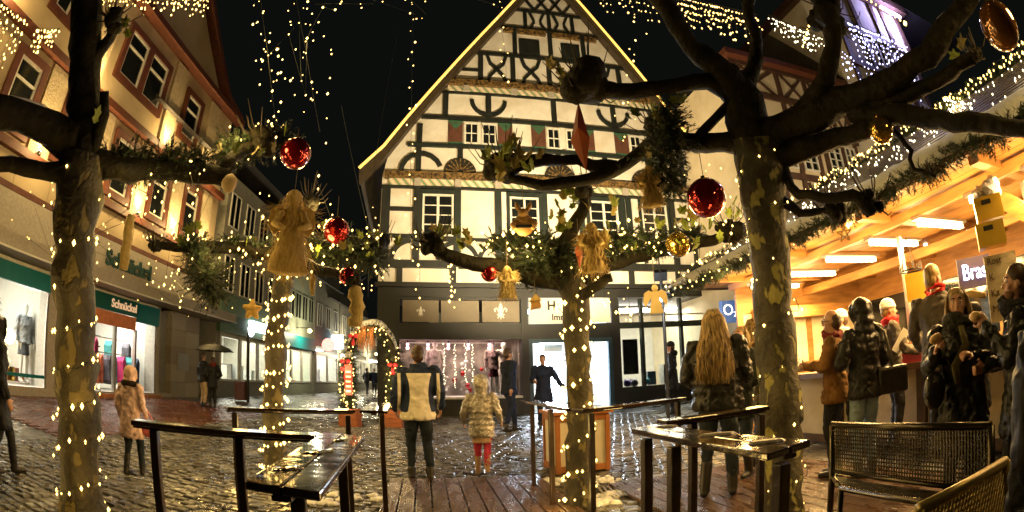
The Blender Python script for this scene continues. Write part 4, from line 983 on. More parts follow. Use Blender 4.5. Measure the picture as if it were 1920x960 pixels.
limb(t4, [(1600, 215, 3.7), (1680, 215, 3.5), (1760, 228, 3.4), (1850, 240, 3.3), (1950, 248, 3.2)], [.09, .085, .075, .07, .06])
limb(t4, [(1440, 300, 4), (1500, 280, 3.9), (1570, 262, 3.8), (1650, 232, 3.6), (1700, 220, 3.5)], [.13, .105, .09, .075, .06])
limb(t4, [(1650, 230, 3.6), (1685, 255, 3.6), (1705, 285, 3.6), (1715, 315, 3.6), (1742, 326, 3.6)], [.03, .024, .022, .02, .018], knob=.03)
limb(t4, [(1460, 300, 4), (1476, 335, 3.9), (1500, 364, 3.8), (1545, 372, 3.7), (1600, 372, 3.7), (1640, 385, 3.7)], [.06, .045, .042, .042, .05, .05], knob=.09)
limb(t4, [(1468, 380, 4), (1500, 400, 3.9), (1540, 402, 3.9), (1570, 400, 3.9)], [.05, .035, .03, .03], knob=.08)
limb(t4, [(1425, 265, 4), (1360, 270, 4), (1290, 272, 4.1), (1235, 248, 4.2)], [.17, .11, .10, .09], snow=False, knob=.12)
limb(t4, [(1240, 255, 4.2), (1200, 288, 4.3), (1150, 322, 4.3), (1090, 345, 4.3), (1020, 348, 4.3), (960, 335, 4.3)], [.09, .075, .07, .065, .055, .05])
limb(t4, [(1160, 318, 4.3), (1110, 310, 4.3), (1050, 302, 4.3), (985, 310, 4.3), (940, 318, 4.3)], [.075, .06, .06, .07, .08], knob=.17)
limb(t4, [(1300, 270, 4.0), (1340, 225, 4.0), (1385, 190, 4.0)], [.05, .045, .05])
fir([(1250, 200, 4.0), (1255, 260, 4.0), (1245, 310, 4.0), (1262, 355, 4.0)], [.10, .17, .16, .09], 'dark fir bunch hanging from the mottled tree beside the big red bauble')
for tr_, spots in ((t4, ((1230, 210), (1265, 190), (1190, 225), (935, 300), (960, 285), (975, 300), (950, 320), (925, 335), (905, 310), (1035, 130), (1045, 145), (1270, 188), (1800, 108), (1815, 118), (1000, 315))),
                   (t3, ((1050, 380), (1060, 400), (1065, 415), (1045, 410), (1085, 392), (1155, 385), (1310, 415), (1300, 425), (850, 450), (838, 455), (870, 452), (1385, 395), (1390, 410), (910, 465), (820, 450), (880, 470), (1180, 470), (1230, 440), (1340, 430), (1290, 470), (945, 470), (1020, 470))),
                   (t2, ((700, 452), (712, 448), (722, 460), (735, 460), (610, 418), (590, 430), (390, 445), (440, 450), (350, 450), (640, 450), (680, 470), (480, 455))),
                   (t1, ((190, 232), (370, 450), (250, 70), (236, 60)))):
    for x, y in spots:
        for k in range(2 if tr_ is t4 or tr_ is t3 else 1): add_leaf(tr_, atd(x + random.uniform(-14, 14), y + random.uniform(-10, 10), {id(t1): 3.7, id(t2): 6.0, id(t3): 4.9, id(t4): 4.1}[id(tr_)] + random.uniform(-.15, .15)), random.uniform(.10, .17))

random.seed(21)
for tr_, D, boxes in ((t3, 4.85, ((800, 960, 440, 485, 12), (1120, 1400, 400, 470, 18), (1030, 1110, 360, 440, 8))), (t2, 5.7, ((340, 470, 430, 490, 12), (590, 725, 435, 495, 14))), (t1, 4.0, ((380, 545, 255, 300, 9), (210, 380, 290, 320, 6))), (t4, 4.0, ((925, 1010, 285, 330, 8), (1215, 1290, 190, 340, 10), (1040, 1130, 125, 180, 4)))):
    for x0, x1, y0, y1, n in boxes:
        for k in range(n): add_leaf(tr_, atd(random.uniform(x0, x1), random.uniform(y0, y1), D + random.uniform(-.25, .15)), random.uniform(.09, .16))

# ------------------------------------------------------------------ fairy lights
def strand(name, pts, every, r, label, group, m=None, sag=0, bulbs=None, jit=.02, wire=.0035, drop=0, power=0, col=(1, .72, .28), npt=2):
    P = [Vector(p) for p in pts]
    root = thing(name, P[0], label, 'fairy lights', group)
    MB().tube(P, wire, 4).build('cable', m_wire, root)
    mb = MB(); acc = 0; pos = []
    for a, c in zip(P, P[1:]):
        L = (c - a).length
        while acc < L: pos.append(a + (c - a) * (acc / L)); acc += every * random.uniform(.7, 1.3)
        acc -= L
    for p in pos: mb.octa(p + Vector((random.uniform(-jit, jit), random.uniform(-jit, jit), random.uniform(-jit, jit) - drop)), r * random.choice((.7, .9, 1, 1.2, 1.5)))
    if pos: tag(mb.build('bulbs', m or m_bulb, root), kind='stuff')
    if power:
        for k in range(npt): lamp('POINT', P[int((k + .5) / npt * (len(P) - 1))], power / npt, col, .06, parent=root, name='fairy_glow')
    return root
def wrap(pts, rad, turns, every, r, label, power=0, seed=1, npt=3):
    """a string wound up a trunk"""
    P, Rr = smooth_path(px(pts), rad, .05); out = []
    random.seed(seed); n = len(P)
    for i in range(n * 3):
        t = i / (n * 3 - 1) * (n - 1); k = min(int(t), n - 2); f = t - k
        p = P[k].lerp(P[k + 1], f); q = Rr[k] + .022 + random.uniform(0, .012); a = turns * 6.283 * i / (n * 3) + .5 * math.sin(i * .37)
        out.append(p + Vector((math.cos(a) * q, math.sin(a) * q, random.uniform(-.02, .02))))
    rt_ = strand('fairy_light_string', out, every, r, label, 'fairy light strings wound round the trunks')
    if power:
        for k in range(npt):
            p = P[int((k + .5) / npt * (n - 1) * .72)]; q = Rr[0]
            for s in (-1, 1):
                lamp('POINT', p + Vector((s * (q + .16), -(q + .14), 0)), power / npt / 2, (1, .62, .17), .10, parent=rt_, name='fairy_glow')
    return rt_
wrap([(158, 960, 3.8), (147, 800, 3.8), (140, 620, 3.8), (140, 480, 3.8), (150, 330, 3.8)], [.185, .165, .16, .165, .2], 9, .115, .013, 'fairy light string wound round the thick trunk before the fashion store', 22, 3)
wrap([(515, 945, 5.9), (516, 700, 5.9), (522, 580, 5.9), (540, 500, 5.9)], [.145, .13, .125, .13], 14, .068, .016, 'dense fairy light string wound round the slim trunk behind the wet table', 34, 4)
wrap([(1085, 950, 5.0), (1085, 700, 5.0), (1080, 600, 5.0), (1070, 510, 5.0)], [.15, .13, .14, .17], 9, .095, .015, 'fairy light string wound round the middle trunk before the bright door', 18, 5)
wrap([(1470, 960, 4), (1463, 800, 4), (1457, 650, 4), (1448, 520, 4), (1440, 420, 4), (1428, 290, 4)], [.175, .158, .156, .16, .17, .22], 7, .2, .009, 'sparse fairy light string wound round the mottled trunk by the bench', 14, 6)
random.seed(11)
def scatter(name, centre, spread, n, r, label, group, m=None, power=0, every=None):
    """a tangled string: a wandering cable through a cloud of points given in the place"""
    pts = [Vector(centre) + Vector((random.uniform(-1, 1) * spread[0], random.uniform(-1, 1) * spread[1], random.uniform(-1, 1) * spread[2])) for _ in range(n)]
    pts.sort(key=lambda p: p.x + random.uniform(-.3, .3) * spread[0])
    return strand(name, pts, 9, r, label, group, m) if False else strand_pts(name, pts, r, label, group, m, power)
def strand_pts(name, pts, r, label, group, m=None, power=0, cable=None):
    root = thing(name, pts[0], label, 'fairy lights', group); MB().tube(cable or (pts[::5] + pts[-1:] if len(pts) > 14 else pts[::2] + pts[-1:]), .003, 3, cap=False).build('cable', m_wire, root)
    mb = MB()
    for p in pts: mb.octa(p, r * random.choice((.6, .8, .9, 1, 1.1, 1.5)))
    tag(mb.build('bulbs', m or m_bulb, root), kind='stuff')
    if power:
        c = sum(pts, Vector()) / len(pts); lamp('POINT', c + Vector((0, -.35, -.1)), power, (1, .66, .2), .15, parent=root, name='fairy_glow')
    return root
GH_ = 'fairy light strings hanging over the square'
GC_ = 'tangled fairy lights in the tree crowns'
scatter('fairy_light_string', atd(440, 480, 5.5), (1.0, .4, .25), 40, .012, 'tangled fairy lights in the slim tree arm reaching to the cream store', GC_, power=10)
scatter('fairy_light_string', atd(620, 480, 5.9), (.75, .4, .35), 70, .0125, 'tangled fairy lights in the slim tree arm by the small red baubles', GC_, power=14)
scatter('fairy_light_string', atd(300, 420, 4.6), (1.0, .4, .5), 44, .010, 'fairy lights hanging loosely before the cream store windows beside the straight sackcloth roll', GC_, power=10)
scatter('fairy_light_string', atd(370, 530, 9.5), (1.3, 1.2, .5), 46, .014, 'fairy lights hanging before the grey canopy of the cream store', GC_, power=140)
scatter('fairy_light_string', atd(100, 440, 7.5), (1.0, 1.2, .4), 20, .012, 'few fairy lights before the teal shop window', GC_, power=90)
scatter('fairy_light_string', atd(300, 350, 3.9), (.55, .2, .22), 22, .010, 'fairy lights hanging from the sawn limb of the thick tree', GC_, power=3)
scatter('fairy_light_string', atd(560, 90, 6.4), (.55, .4, .9), 34, .014, 'loose cloud of fairy lights in the night sky over the sawn limb', GH_)
scatter('fairy_light_string', atd(530, 430, 5.8), (.35, .3, .4), 26, .012, 'fairy lights around the big straw angel', GC_, power=10)
scatter('fairy_light_string', atd(960, 460, 4.8), (.42, .3, .14), 40, .011, 'fairy lights among the fir below the toy hare', GC_, power=16)
scatter('fairy_light_string', atd(1190, 455, 5.0), (.6, .3, .16), 70, .011, 'fairy lights along the arm of the middle tree by the gold bauble', GC_, power=14)
scatter('fairy_light_string', atd(1130, 570, 4.8), (.25, .2, .25), 26, .010, 'fairy lights dangling under the head of the middle tree', GC_, power=6)
scatter('fairy_light_string', atd(1345, 400, 5.0), (.25, .3, .5), 40, .010, 'fairy lights between the big red bauble and the thick trunk', GC_, power=10)
scatter('fairy_light_string', atd(480, 265, 4.3), (.35, .2, .2), 22, .011, 'fairy lights on the fir covered limb end by the red bauble', GC_, power=14)
# strings that hang down from the wires over the square
GH = 'fairy light strings hanging over the square'
def hang(x0, y0, x1, y1, D, n, label, r=.013, w=.10, m=None, power=0):
    a, c = atd(x0, y0, D), atd(x1, y1, D); pts = [a.lerp(c, i / (n - 1)) + Vector((random.uniform(-w, w), random.uniform(-w, w), random.uniform(-w, w))) for i in range(n)]
    return strand_pts('fairy_light_string', pts, r, label, GH, m, power, [a, a.lerp(c, .5) + Vector((.03, 0, 0)), c])
hang(485, -30, 520, 250, 6.2, 34, 'hanging fairy lights over the fir covered limb end', w=.16, power=40)
hang(550, -30, 600, 250, 6.6, 20, 'hanging fairy lights in the dark sky over the straw angel wing', w=.16, power=45)
hang(590, 330, 640, 480, 6.6, 10, 'short string of fairy lights above the red bauble by the gabled house', w=.12, power=40)
hang(775, 20, 770, 480, 9, 24, 'long string of fairy lights before the street corner of the gabled house', .017, .13, power=50)
hang(785, 440, 785, 560, 9, 9, 'lower tail of the fairy lights in front of the gabled house corner', .017, .06)
hang(850, 495, 853, 570, 8.5, 18, 'short thick bunch of fairy lights above the shop sign panels', .016, .10)
hang(935, 20, 950, 150, 10, 10, 'fairy lights hanging before the carved sill high on the gable', .018, .12)
hang(1205, 10, 1165, 270, 8, 18, 'fairy lights hanging along the gable slope on the stall side', .015, .2)
hang(690, 380, 690, 560, 8, 14, 'faint fairy lights hanging in the dark street gap beside the gabled house', .012, .15, power=60)
hang(740, -20, 800, 30, 8, 7, 'few fairy lights high over the roof gap', .014, .2)
hang(590, 10, 700, 10, 7, 7, 'few fairy lights high in the sky between the store gable and the house', .014, .2)
hang(890, 0, 935, 15, 8, 6, 'few fairy lights beside the gable tip on the street side', .014, .15)
def icicles(x0, y0, x1, y1, D, cols, lo, hi, label, m, r=.011, gap=.09):
    a, c = atd(x0, y0, D), atd(x1, y1, D)
    root = thing('icicle_lights', a, label, 'fairy lights', 'icicle light curtains over the square'); mb = MB(); cb = MB(); cb.tube([a, (a + c) / 2 - Vector((0, 0, .04)), c], .004, 4)
    for k in range(cols):
        p = a.lerp(c, (k + random.random() * .6) / cols); L = random.uniform(lo, hi); cb.tube([p, p - Vector((0, 0, L))], .002, 3, cap=False)
        n = max(2, int(L / gap))
        for j in range(n): mb.octa(p - Vector((random.uniform(-.02, .02), random.uniform(-.02, .02), L * (j + .6) / n)), r * random.choice((.6, .8, .9, 1, 1.1, 1.5)))
    cb.build('cable', m_wire, root); tag(mb.build('bulbs', m, root), kind='stuff'); return root
icicles(-20, -12, 60, 40, 4.6, 22, .1, .6, 'icicle lights above the outermost store window', m_bulb)
icicles(70, 55, 112, 55, 4.6, 14, .05, .3, 'dense bunch of icicle lights beside the dark top of the thick trunk', m_bulb, gap=.05)
icicles(200, -25, 400, -12, 4.8, 60, .1, .42, 'icicle lights along the top over the cream store', m_bulb, gap=.07)
icicles(1115, -30, 1230, -5, 7, 16, .3, .8, 'icicle lights beside the gable tip on the stall side', m_bulb, .014, .15)
icicles(1240, -15, 1420, 30, 7, 50, .25, .8, 'icicle lights between the two rising limbs of the mottled tree', m_bulb, .014, .13)
icicles(1440, 30, 1550, 75, 7.5, 26, .15, .5, 'icicle lights between the limbs before the dark roof', m_bulbw, .014, .1)
ic = icicles(1585, 40, 1700, 85, 9, 34, .3, 1.4, 'blue icicle lights under the violet tube', m_bulbb, .015, .12)
icicles(1570, 90, 1600, 110, 9, 6, .2, .9, 'few blue icicle lights beside the end of the violet tube', m_bulbb, .015, .13)
icicles(1770, 185, 1830, 195, 6, 20, .1, .28, 'white icicle lights behind the outstretched limbs over the stall', m_bulbw, .011, .05)
def row(pts, n, r, label, m=None, name='bulb_chain'):
    P = px(pts); seg = []
    for i in range(n):
        t = i / (n - 1) * (len(P) - 1); k = min(int(t), len(P) - 2); seg.append(P[k].lerp(P[k + 1], t - k))
    o = strand_pts(name, seg, r, label, 'bulb chains on the market roofs', m); return o
row([(1625, 0, 9), (1660, 22, 9), (1697, 46, 9)], 9, .035, 'row of round yellow bulbs above the violet tube', MATS['warm_bulb'])
row([(1534, 0, 7), (1520, 40, 7), (1505, 90, 7)], 14, .022, 'bulb chain climbing beside the knobbly upright limb head')
row([(1590, 425, 6.0), (1606, 410, 6.0)], 4, .03, 'few bright bulbs at the corner of the stall roof')
# stall roof: garland with bulbs on the eave and the ridge, net lights on the shingles
fir_pts = []
def fir_world(P, r, label, dens=1, group='fir garlands on the stall'):
    tw = MB(); nd = MB()
    for p in P:
        for k in range(max(2, int(r * 90 * dens))):
            d = Vector((random.uniform(-1, 1), random.uniform(-1, 1), random.uniform(-1.1, .7))).normalized(); a = p + d * r * random.uniform(0, .5); L = r * random.uniform(.35, .8) + .04
            tw.tube([a, a + d * L], [.004, .002], 3, cap=False); needles(nd, a, d, L, 18, .05)
    root = thing('fir_garland', P[0], label, 'garland', group); tw.build('twigs', m_twig, root)['kind'] = 'stuff'; nd.build('needles', m_fir, root)['kind'] = 'stuff'; return root
N_ = 150
eave = [BF.p(UF - .35 + (UN - UF + .3) * i / N_, 2.66 + .025 * math.sin(i * .5), .84) for i in range(N_)]
fir_world(eave, .11, 'long fir garland along the snowy eave of the sausage stall', 1.2)
strand_pts('bulb_chain', [p + Vector((-.10, random.uniform(-.05, .05), random.uniform(-.06, .06))) for p in eave[::2] if random.random() < .8 and p.y > 5.2], .015, 'bulbs along the far end of the stall eave garland', 'bulb chains on the market roofs', None, 14)
ridge = [rp(-2.2 + 6.2 * i / 90, 1.0, .06) for i in range(90)]
fir_world(ridge, .10, 'fir garland along the ridge of the sausage stall roof')
strand_pts('bulb_chain', [p + Vector((-.08, random.uniform(-.05, .05), random.uniform(-.05, .10))) for p in ridge for _ in range(2)], .016, 'thick chain of bulbs on the ridge garland of the stall', 'bulb chains on the market roofs', None, 26)
hipl = [BF.p(UF - .4, 2.8, .78).lerp(BF.p(-2.2, 4.1, -1.45), i / 34) for i in range(35)]
fir_world(hipl, .10, 'fir garland up the far hip of the stall roof')
strand_pts('bulb_chain', [p + Vector((-.05, -.1, random.uniform(0, .12))) for p in hipl for _ in range(1)], .02, 'bulbs up the far hip of the stall roof', 'bulb chains on the market roofs', None, 14)
net = []
for i in range(250):
    t = random.uniform(.18, .95); u = random.uniform(UF + 1.9 * t, UN - .1); net.append(rp(u, t, .045))
net.sort(key=lambda p: p.y * 3 + p.z)
ro = thing('net_lights', net[0], 'net of small lights spread over the stall roof shingles', 'fairy lights'); mb = MB()
for p in net: mb.octa(p, .011)
tag(mb.build('bulbs', m_bulbw, ro), kind='stuff')
for k in range(4): lamp('POINT', rp(-2 + k * 1.6, .5, .4), 10, (1, .75, .4), .2, parent=ro, name='fairy_glow')
# thin wires that carry the strings
for a, c, lab in (((560, -40, 6.4), (780, 30, 9.0), 'thin dark wire from the roof gap to the gable'), ((760, 0, 8.5), (690, 400, 8), 'thin dark wire hanging down beside the gabled house'), ((640, 200, 7), (700, 470, 7), 'thin dark wire hanging above the red bauble by the gabled house')):
    o = MB().tube(px([a, c]), .004, 4).build('wire', m_wire); tag(rehome(o), lab, 'wire', 'wires over the square')
# ------------------------------------------------------------------ standing tables and rails round the trees
m_wet = mat('wet_dark_wood', (.022, .012, .007), .12, scale=4, col2=(.05, .026, .015), rvar=.10, bump=.12, bscale=9, coat=.6)
m_postw = mat('post_wood', (.025, .014, .008), .35, scale=5, col2=(.05, .028, .016), bump=.15)
m_orange = mat('orange_wood', (.36, .13, .035), .4, scale=4, col2=(.48, .19, .06), bump=.1)
m_creamp = mat('cream_panel', (.80, .72, .55), .6, var=.06)
m_planter = mat('planter_red_wood', (.26, .08, .03), .5, scale=5, bump=.2)
TH = 1.03
def tp(x, y): return atz(x, y, TH)
def flat(mb, pts, z0, z1):
    n = len(pts); A = sum(pts[i].x * pts[(i + 1) % n].y - pts[(i + 1) % n].x * pts[i].y for i in range(n))
    if A < 0: pts = pts[::-1]
    mb.add([(p.x, p.y, z1) for p in pts] + [(p.x, p.y, z0) for p in pts], [tuple(range(n)), tuple(range(2 * n - 1, n - 1, -1))] + [(i, i + n, (i + 1) % n + n, (i + 1) % n) for i in range(n)])
def table(quads, legs, label, group='standing tables round the trees', nb=2):
    """boards (quads of top corners) on posts"""
    c = sum((p for q in quads for p in q), Vector()) / sum(len(q) for q in quads)
    t = thing('standing_table', (c.x, c.y, 0), label, 'table', group)
    for q in quads:
        for k in range(nb):                              # long boards side by side
            a, b_, c_, d_ = q
            f0, f1 = k / nb + (.006 if k else 0), (k + 1) / nb - (.006 if k < nb - 1 else 0)
            mb = MB(); flat(mb, [a.lerp(d_, f0), b_.lerp(c_, f0), b_.lerp(c_, f1), a.lerp(d_, f1)], TH - .025, TH); mb.build('board', m_wet, t, bevel=.006)
        a, b_, c_, d_ = q; mb = MB(); i1 = (a + d_) / 2; i2 = (b_ + c_) / 2
        mb.bar((i1.x, i1.y, TH - .032), (i2.x, i2.y, TH - .032), .05, .014); mb.build('rail', m_postw, t)
    for p in legs: MB().box((p.x, p.y, (TH - .04) / 2 + .0), (.044, .044, TH - .04), .3).build('leg', m_postw, t, bevel=.005)
    return t
def strip(a, b, w):                                      # a board of width w from a to b
    d = (b - a).normalized(); s = Vector((d.y, -d.x, 0)) * w / 2; return [a - s, b - s, b + s, a + s]
T_ = [tp(458, 903), tp(606, 812), tp(683, 820), tp(600, 925)]
tb = table([T_], [T_[0].lerp(T_[1], .30).lerp(T_[3], .5), T_[1].lerp(T_[0], .25).lerp(T_[2], .55)], 'long wet wooden standing table with puddles joined to the narrow rail')
table([strip(tp(252, 788), tp(604, 816), .12)], [tp(289, 793), tp(448, 806)], 'narrow dark rail table in front of the pink coated girl', nb=1)
table([strip(tp(424, 764), tp(660, 770), .16)], [tp(440, 766), tp(652, 772)], 'dark rail table crossing behind the slim tree trunk', nb=1)
a = tp(700, 772); b = tp(716, 757)
table([strip(a, b, .24)], [a + Vector((.06, .05, 0)), b], 'short wet rail table beside the man in the blue and cream jacket', nb=1)
table([strip(tp(988, 752), tp(1080, 767), .17)], [tp(997, 755), tp(1032, 762)], 'wet rail table between the deck and the wooden litter box', nb=1)
table([strip(tp(1082, 769), tp(1276, 747), .16)], [tp(1108, 768), tp(1270, 748)], 'long rail table running from the middle tree before the shop window', nb=1)
R4 = [tp(1183, 806), tp(1440, 852), tp(1520, 826), tp(1226, 797)]
table([R4], [R4[0].lerp(R4[2], .12), R4[0].lerp(R4[1], .42), R4[1].lerp(R4[2], .5) - Vector((.05, .03, 0))], 'wet wooden standing table running up to the mottled trunk')
table([strip(tp(1240, 790), tp(1432, 763), .13)], [tp(1298, 781), tp(1425, 766)], 'narrow wet rail table between the long haired woman and the table at the mottled trunk', nb=1)
# puddle film and half melted ice on the tops
m_water = mat('puddle_water', (.02, .015, .01), .03, var=.1, spec=.9, coat=1)
m_ice = mat('ice_slush', (.55, .50, .42), .25, var=.15, bump=.5)
def blob(pts_c, rx, ry, z, name, m, label, cat, grp, h=.006, ang=0):
    mb = MB(); n = 18; v = []
    for i in range(n):
        a = 6.283 * i / n; r = random.uniform(.75, 1.15); q = Matrix.Rotation(ang, 2) @ Vector((math.cos(a) * rx * r, math.sin(a) * ry * r)); v.append(Vector((pts_c.x + q.x, pts_c.y + q.y, 0)))
    top = [Vector((pts_c.x, pts_c.y, 0)).lerp(p, .8) for p in v]
    mb.add([(p.x, p.y, z) for p in v] + [(p.x, p.y, z + h) for p in top] + [(pts_c.x, pts_c.y, z + h * 1.15)], [(i, (i + 1) % n, (i + 1) % n + n, i + n) for i in range(n)] + [(i + n, (i + 1) % n + n, 2 * n) for i in range(n)])
    o = mb.build(name, m, None, True); return tag(rehome(o), label, cat, grp)
for x, y, rx, ry, lab in ((535, 882, .07, .035, 'ice patch on the camera end of the long wet table'), (600, 850, .10, .03, 'longest ice patch in the middle of the long wet table'), (640, 828, .06, .02, 'ice patch on the far end of the long wet table')):
    blob(tp(x, y), rx, ry, TH + .001, 'ice_patch', m_water, lab, 'ice', 'ice patches on the tables', .005, 1.3)
for x, y, rx, ry, lab in ((1250, 803, .05, .03, 'ice lump on the free end of the table at the mottled trunk'), (1345, 818, .08, .03, 'ice patch in the middle of the table at the mottled trunk'), (1440, 832, .07, .03, 'ice patch next to the mottled trunk on its table')):
    blob(tp(x, y), rx, ry, TH + .001, 'ice_patch', m_ice, lab, 'ice', 'ice patches on the tables', .008, -.4)
# snow left on the ground round the trees
for x, y, rx, ry, lab in ((640, 935, .22, .12, 'snow heap beside the legs of the long wet table'), (720, 940, .16, .1, 'snow heap beside the edge of the deck'), (590, 945, .2, .1, 'snow heap under the long wet table'), (1130, 905, .2, .12, 'snow heap between the middle trunk and the grate'), (1160, 930, .25, .1, 'snow heap on the grate near the middle trunk'), (1120, 945, .2, .1, 'snow heap at the foot of the middle trunk'), (520, 930, .25, .12, 'snow round the foot of the slim tree'), (1040, 905, .12, .08, 'small snow heap between the deck and the middle trunk')):
    p = gnd(x, y); mb = MB()
    for k in range(26):
        s = random.uniform(.02, .055); mb.ball((p.x + random.gauss(0, .5) * rx, p.y + random.gauss(0, .5) * ry * 1.6, p.z + .012), (s * 1.3, s * 1.3, s * .7), 8, 5, jit=.2)
    tag(rehome(mb.build('snow_heap', m_snow, None, True)), lab, 'snow', 'snow heaps on the cobbles')
# tree grate
gr = thing('tree_grate', gnd(1180, 925), 'metal grate in the cobbles beside the middle tree', 'grate'); p = gnd(1180, 925)
for k in range(12): MB().box((p.x - .3 + k * .055, p.y, .03), (.022, .5, .02)).build('grate_bar', m_steel, gr)

# ------------------------------------------------------------------ benches
m_bench = mat('bench_metal', (.07, .06, .045), .25, .8, var=.1)
m_brass = mat('olive_metal', (.34, .26, .09), .4, .6, var=.1)
def meshpanel(name, c00, c10, c01, c11, nx, ny, r, m, parent, diag=False):
    mb = MB(); P = lambda s, t: c00.lerp(c10, s).lerp(c01.lerp(c11, s), t)
    nrm = (c10 - c00).cross(c01 - c00).normalized() * r * .8
    if not diag:
        for i in range(nx + 1): mb.bar(P(i / nx, 0) + nrm, P(i / nx, 1) + nrm, r * 2, r, nrm)
        for j in range(ny + 1): mb.bar(P(0, j / ny) - nrm, P(1, j / ny) - nrm, r * 2, r, nrm)
    else:
        for k in range(-ny, nx + 1):
            a0, a1 = max(0, k), min(nx, k + ny)
            if a1 > a0:
                mb.bar(P(a0 / nx, (a0 - k) / ny) + nrm, P(a1 / nx, (a1 - k) / ny) + nrm, r * 2, r, nrm); mb.bar(P(a0 / nx, 1 - (a0 - k) / ny) - nrm, P(a1 / nx, 1 - (a1 - k) / ny) - nrm, r * 2, r, nrm)
    return tag(mb.build(name, m, parent), kind='stuff')
def bench(A, B, label, m, seat_dir, nx, diag=False, hb=.80):
    t = thing('metal_bench', ((A + B) / 2 * 1).xy.to_3d(), label, 'bench', 'mesh metal benches')
    A = Vector((A.x, A.y, hb)); B = Vector((B.x, B.y, hb)); sd = Vector(seat_dir).normalized()
    if abs(sd.dot((B - A).normalized())) > .5: pass
    lo = sd * .05 - Vector((0, 0, .31))
    MB().tube([A, B], .022, 10).build('back_rail', m, t, True); MB().tube([A + lo, B + lo], .016, 8).build('lower_rail', m, t, True)
    for p in (A, B): MB().tube([p, p + lo, p + lo + Vector((0, 0, -(hb - .31))) - sd * .02], .024, 8).build('leg', m, t, True)
    meshpanel('back_mesh', A + lo, B + lo, A, B, nx, nx // 6 + 3, .0045, m, t, diag)
    s0 = lo + Vector((0, 0, -.04)); s1 = s0 + sd * .42 + Vector((0, 0, .02))
    meshpanel('seat_mesh', A + s0, B + s0, A + s1, B + s1, nx, nx // 6 + 4, .0045, m, t)
    MB().tube([A + s1, B + s1], .020, 8).build('front_rail', m, t, True)
    for p in (A, B): MB().tube([p + s1, p + s1 + Vector((0, 0, -(hb - .34)))], .02, 8).build('leg', m, t, True)
    for p in (A, B): MB().tube([p + s0, p + s1], .016, 8).build('seat_rail', m, t, True)
    return t
bA, bB = atz(1560, 798, .82), atz(1858, 800, .82)
bench(bA, bB, 'black wire mesh bench in front of the sausage stall', m_bench, (-.45, -.9, 0), 60, hb=.82)
cA, cB = atz(1722, 958, .80), atz(1885, 868, .80)
bench(cA, cB, 'olive metal bench with diamond mesh back', m_brass, (.8, -.6, 0), 26, True)

# ------------------------------------------------------------------ wooden box, arch, street pole
p = gnd(1080, 882); bx = thing('wooden_box', p, 'orange wooden litter box with cream panels and snowy lid behind the middle trunk', 'litter box')
M3 = Matrix.Rotation(.18, 3, 'Z'); hw = .37; hh = .80
def bxp(x, y, z): return p + M3 @ Vector((x, y, z))
for sx_ in (-1, 1):
    for sy_ in (-1, 1): MB().box(bxp(sx_ * (hw - .04), sy_ * (hw - .04), hh / 2 - .01), (.06, .06, hh - .04), M=M3).build('corner_post', m_orange, bx, bevel=.006)
for ang in range(4):
    Mr = M3 @ Matrix.Rotation(ang * math.pi / 2, 3, 'Z')
    for z in (.07, hh - .065): MB().box(p + Mr @ Vector((0, -hw + .04, z)), (2 * hw - .125, .05, .08), M=Mr).build('cross_rail', m_orange, bx)
    MB().box(p + Mr @ Vector((0, -hw + .05, hh / 2)), (2 * hw - .125, .03, hh - .222), M=Mr).build('panel', m_creamp, bx)
MB().box(bxp(0, 0, hh), (2 * hw + .06, 2 * hw + .06, .045), M=M3).build('lid', m_orange, bx, bevel=.008)
mb = MB()
for k in range(14): mb.ball(bxp(random.uniform(-.3, .3), random.uniform(-.3, .3), hh + .02), (.11, .11, .022), 8, 5, jit=.15)
mb.build('snow', m_snow, bx, True)
ar0, ar1 = atd(657, 800, 12.3), atd(740, 800, 12.3); ar0.z = ar1.z = gz(ar0.x, ar0.y)
for q, nm in ((ar0, 'left'), (ar1, 'right')):
    t = thing('planter', q, 'red wooden planter at the %s foot of the fir arch' % nm, 'planter', 'planters of the fir arch')
    for i in range(4): MB().box(q + Vector((0, 0, .06 + i * .105)), (.44 - .01 * (i % 2), .44 - .01 * (i % 2), .10)).build('board', m_planter, t)
def archp(s):
    if s < .38: return ar0 + Vector((-.03, 0, .42 + s / .38 * 1.15))
    if s > .62: return ar1 + Vector((.03, 0, .42 + (1 - s) / .38 * 1.15))
    a = math.pi * (1 - (s - .38) / .24); c = (ar0 + ar1) / 2; return c + Vector((math.cos(a) * ((ar1 - ar0).length / 2 + .03), math.sin(a) * 0, 1.57 + math.sin(a) * .75)) + (ar1 - ar0).normalized() * 0
AP = [archp(i / 70) for i in range(71)]
arch = fir_world(AP, .27, 'arch of fir branches with lights, red ribbons and straw over two planters', 1.5, None)
arch['category'] = 'arch'; arch.name = 'fir_arch'
MB().tube(AP, .09, 7).build('frame', m_twig, arch)
mb = MB()
for pnt in AP:
    for k in range(2): mb.octa(pnt + Vector((random.uniform(-.2, .2), random.uniform(-.22, -.1), random.uniform(-.05, .05))), .017)
tag(mb.build('bulbs', m_bulb, arch), kind='stuff')
for k in (.12, .3, .5, .7, .88): lamp('POINT', archp(k) + Vector((0, -.55, 0)), 13, (1, .7, .3), .15, parent=arch)
m_ribbon = mat('red_ribbon', (.55, .02, .04), .5); m_straw = mat('straw', (.45, .30, .09), .8, scale=14, col2=(.62, .45, .17), bump=.5, bscale=60, stretch=(3, 3, 1))
for s in (.36, .44, .66, .30):
    c = archp(s) + Vector((0, -.22, 0)); mb = MB()
    for a in (.4, 2.7): mb.ball(c + Vector((math.cos(a) * .07, 0, math.sin(a) * .04)), (.07, .03, .05), 8, 6)
    for a in (-1.2, -1.9): mb.bar(c, c + Vector((math.cos(a) * .08, 0, math.sin(a) * .22)), .04, .01, (0, 1, 0))
    mb.build('ribbon', m_ribbon, arch, True)
mb = MB(); c = archp(.5) + Vector((-.1, -.2, -.15))
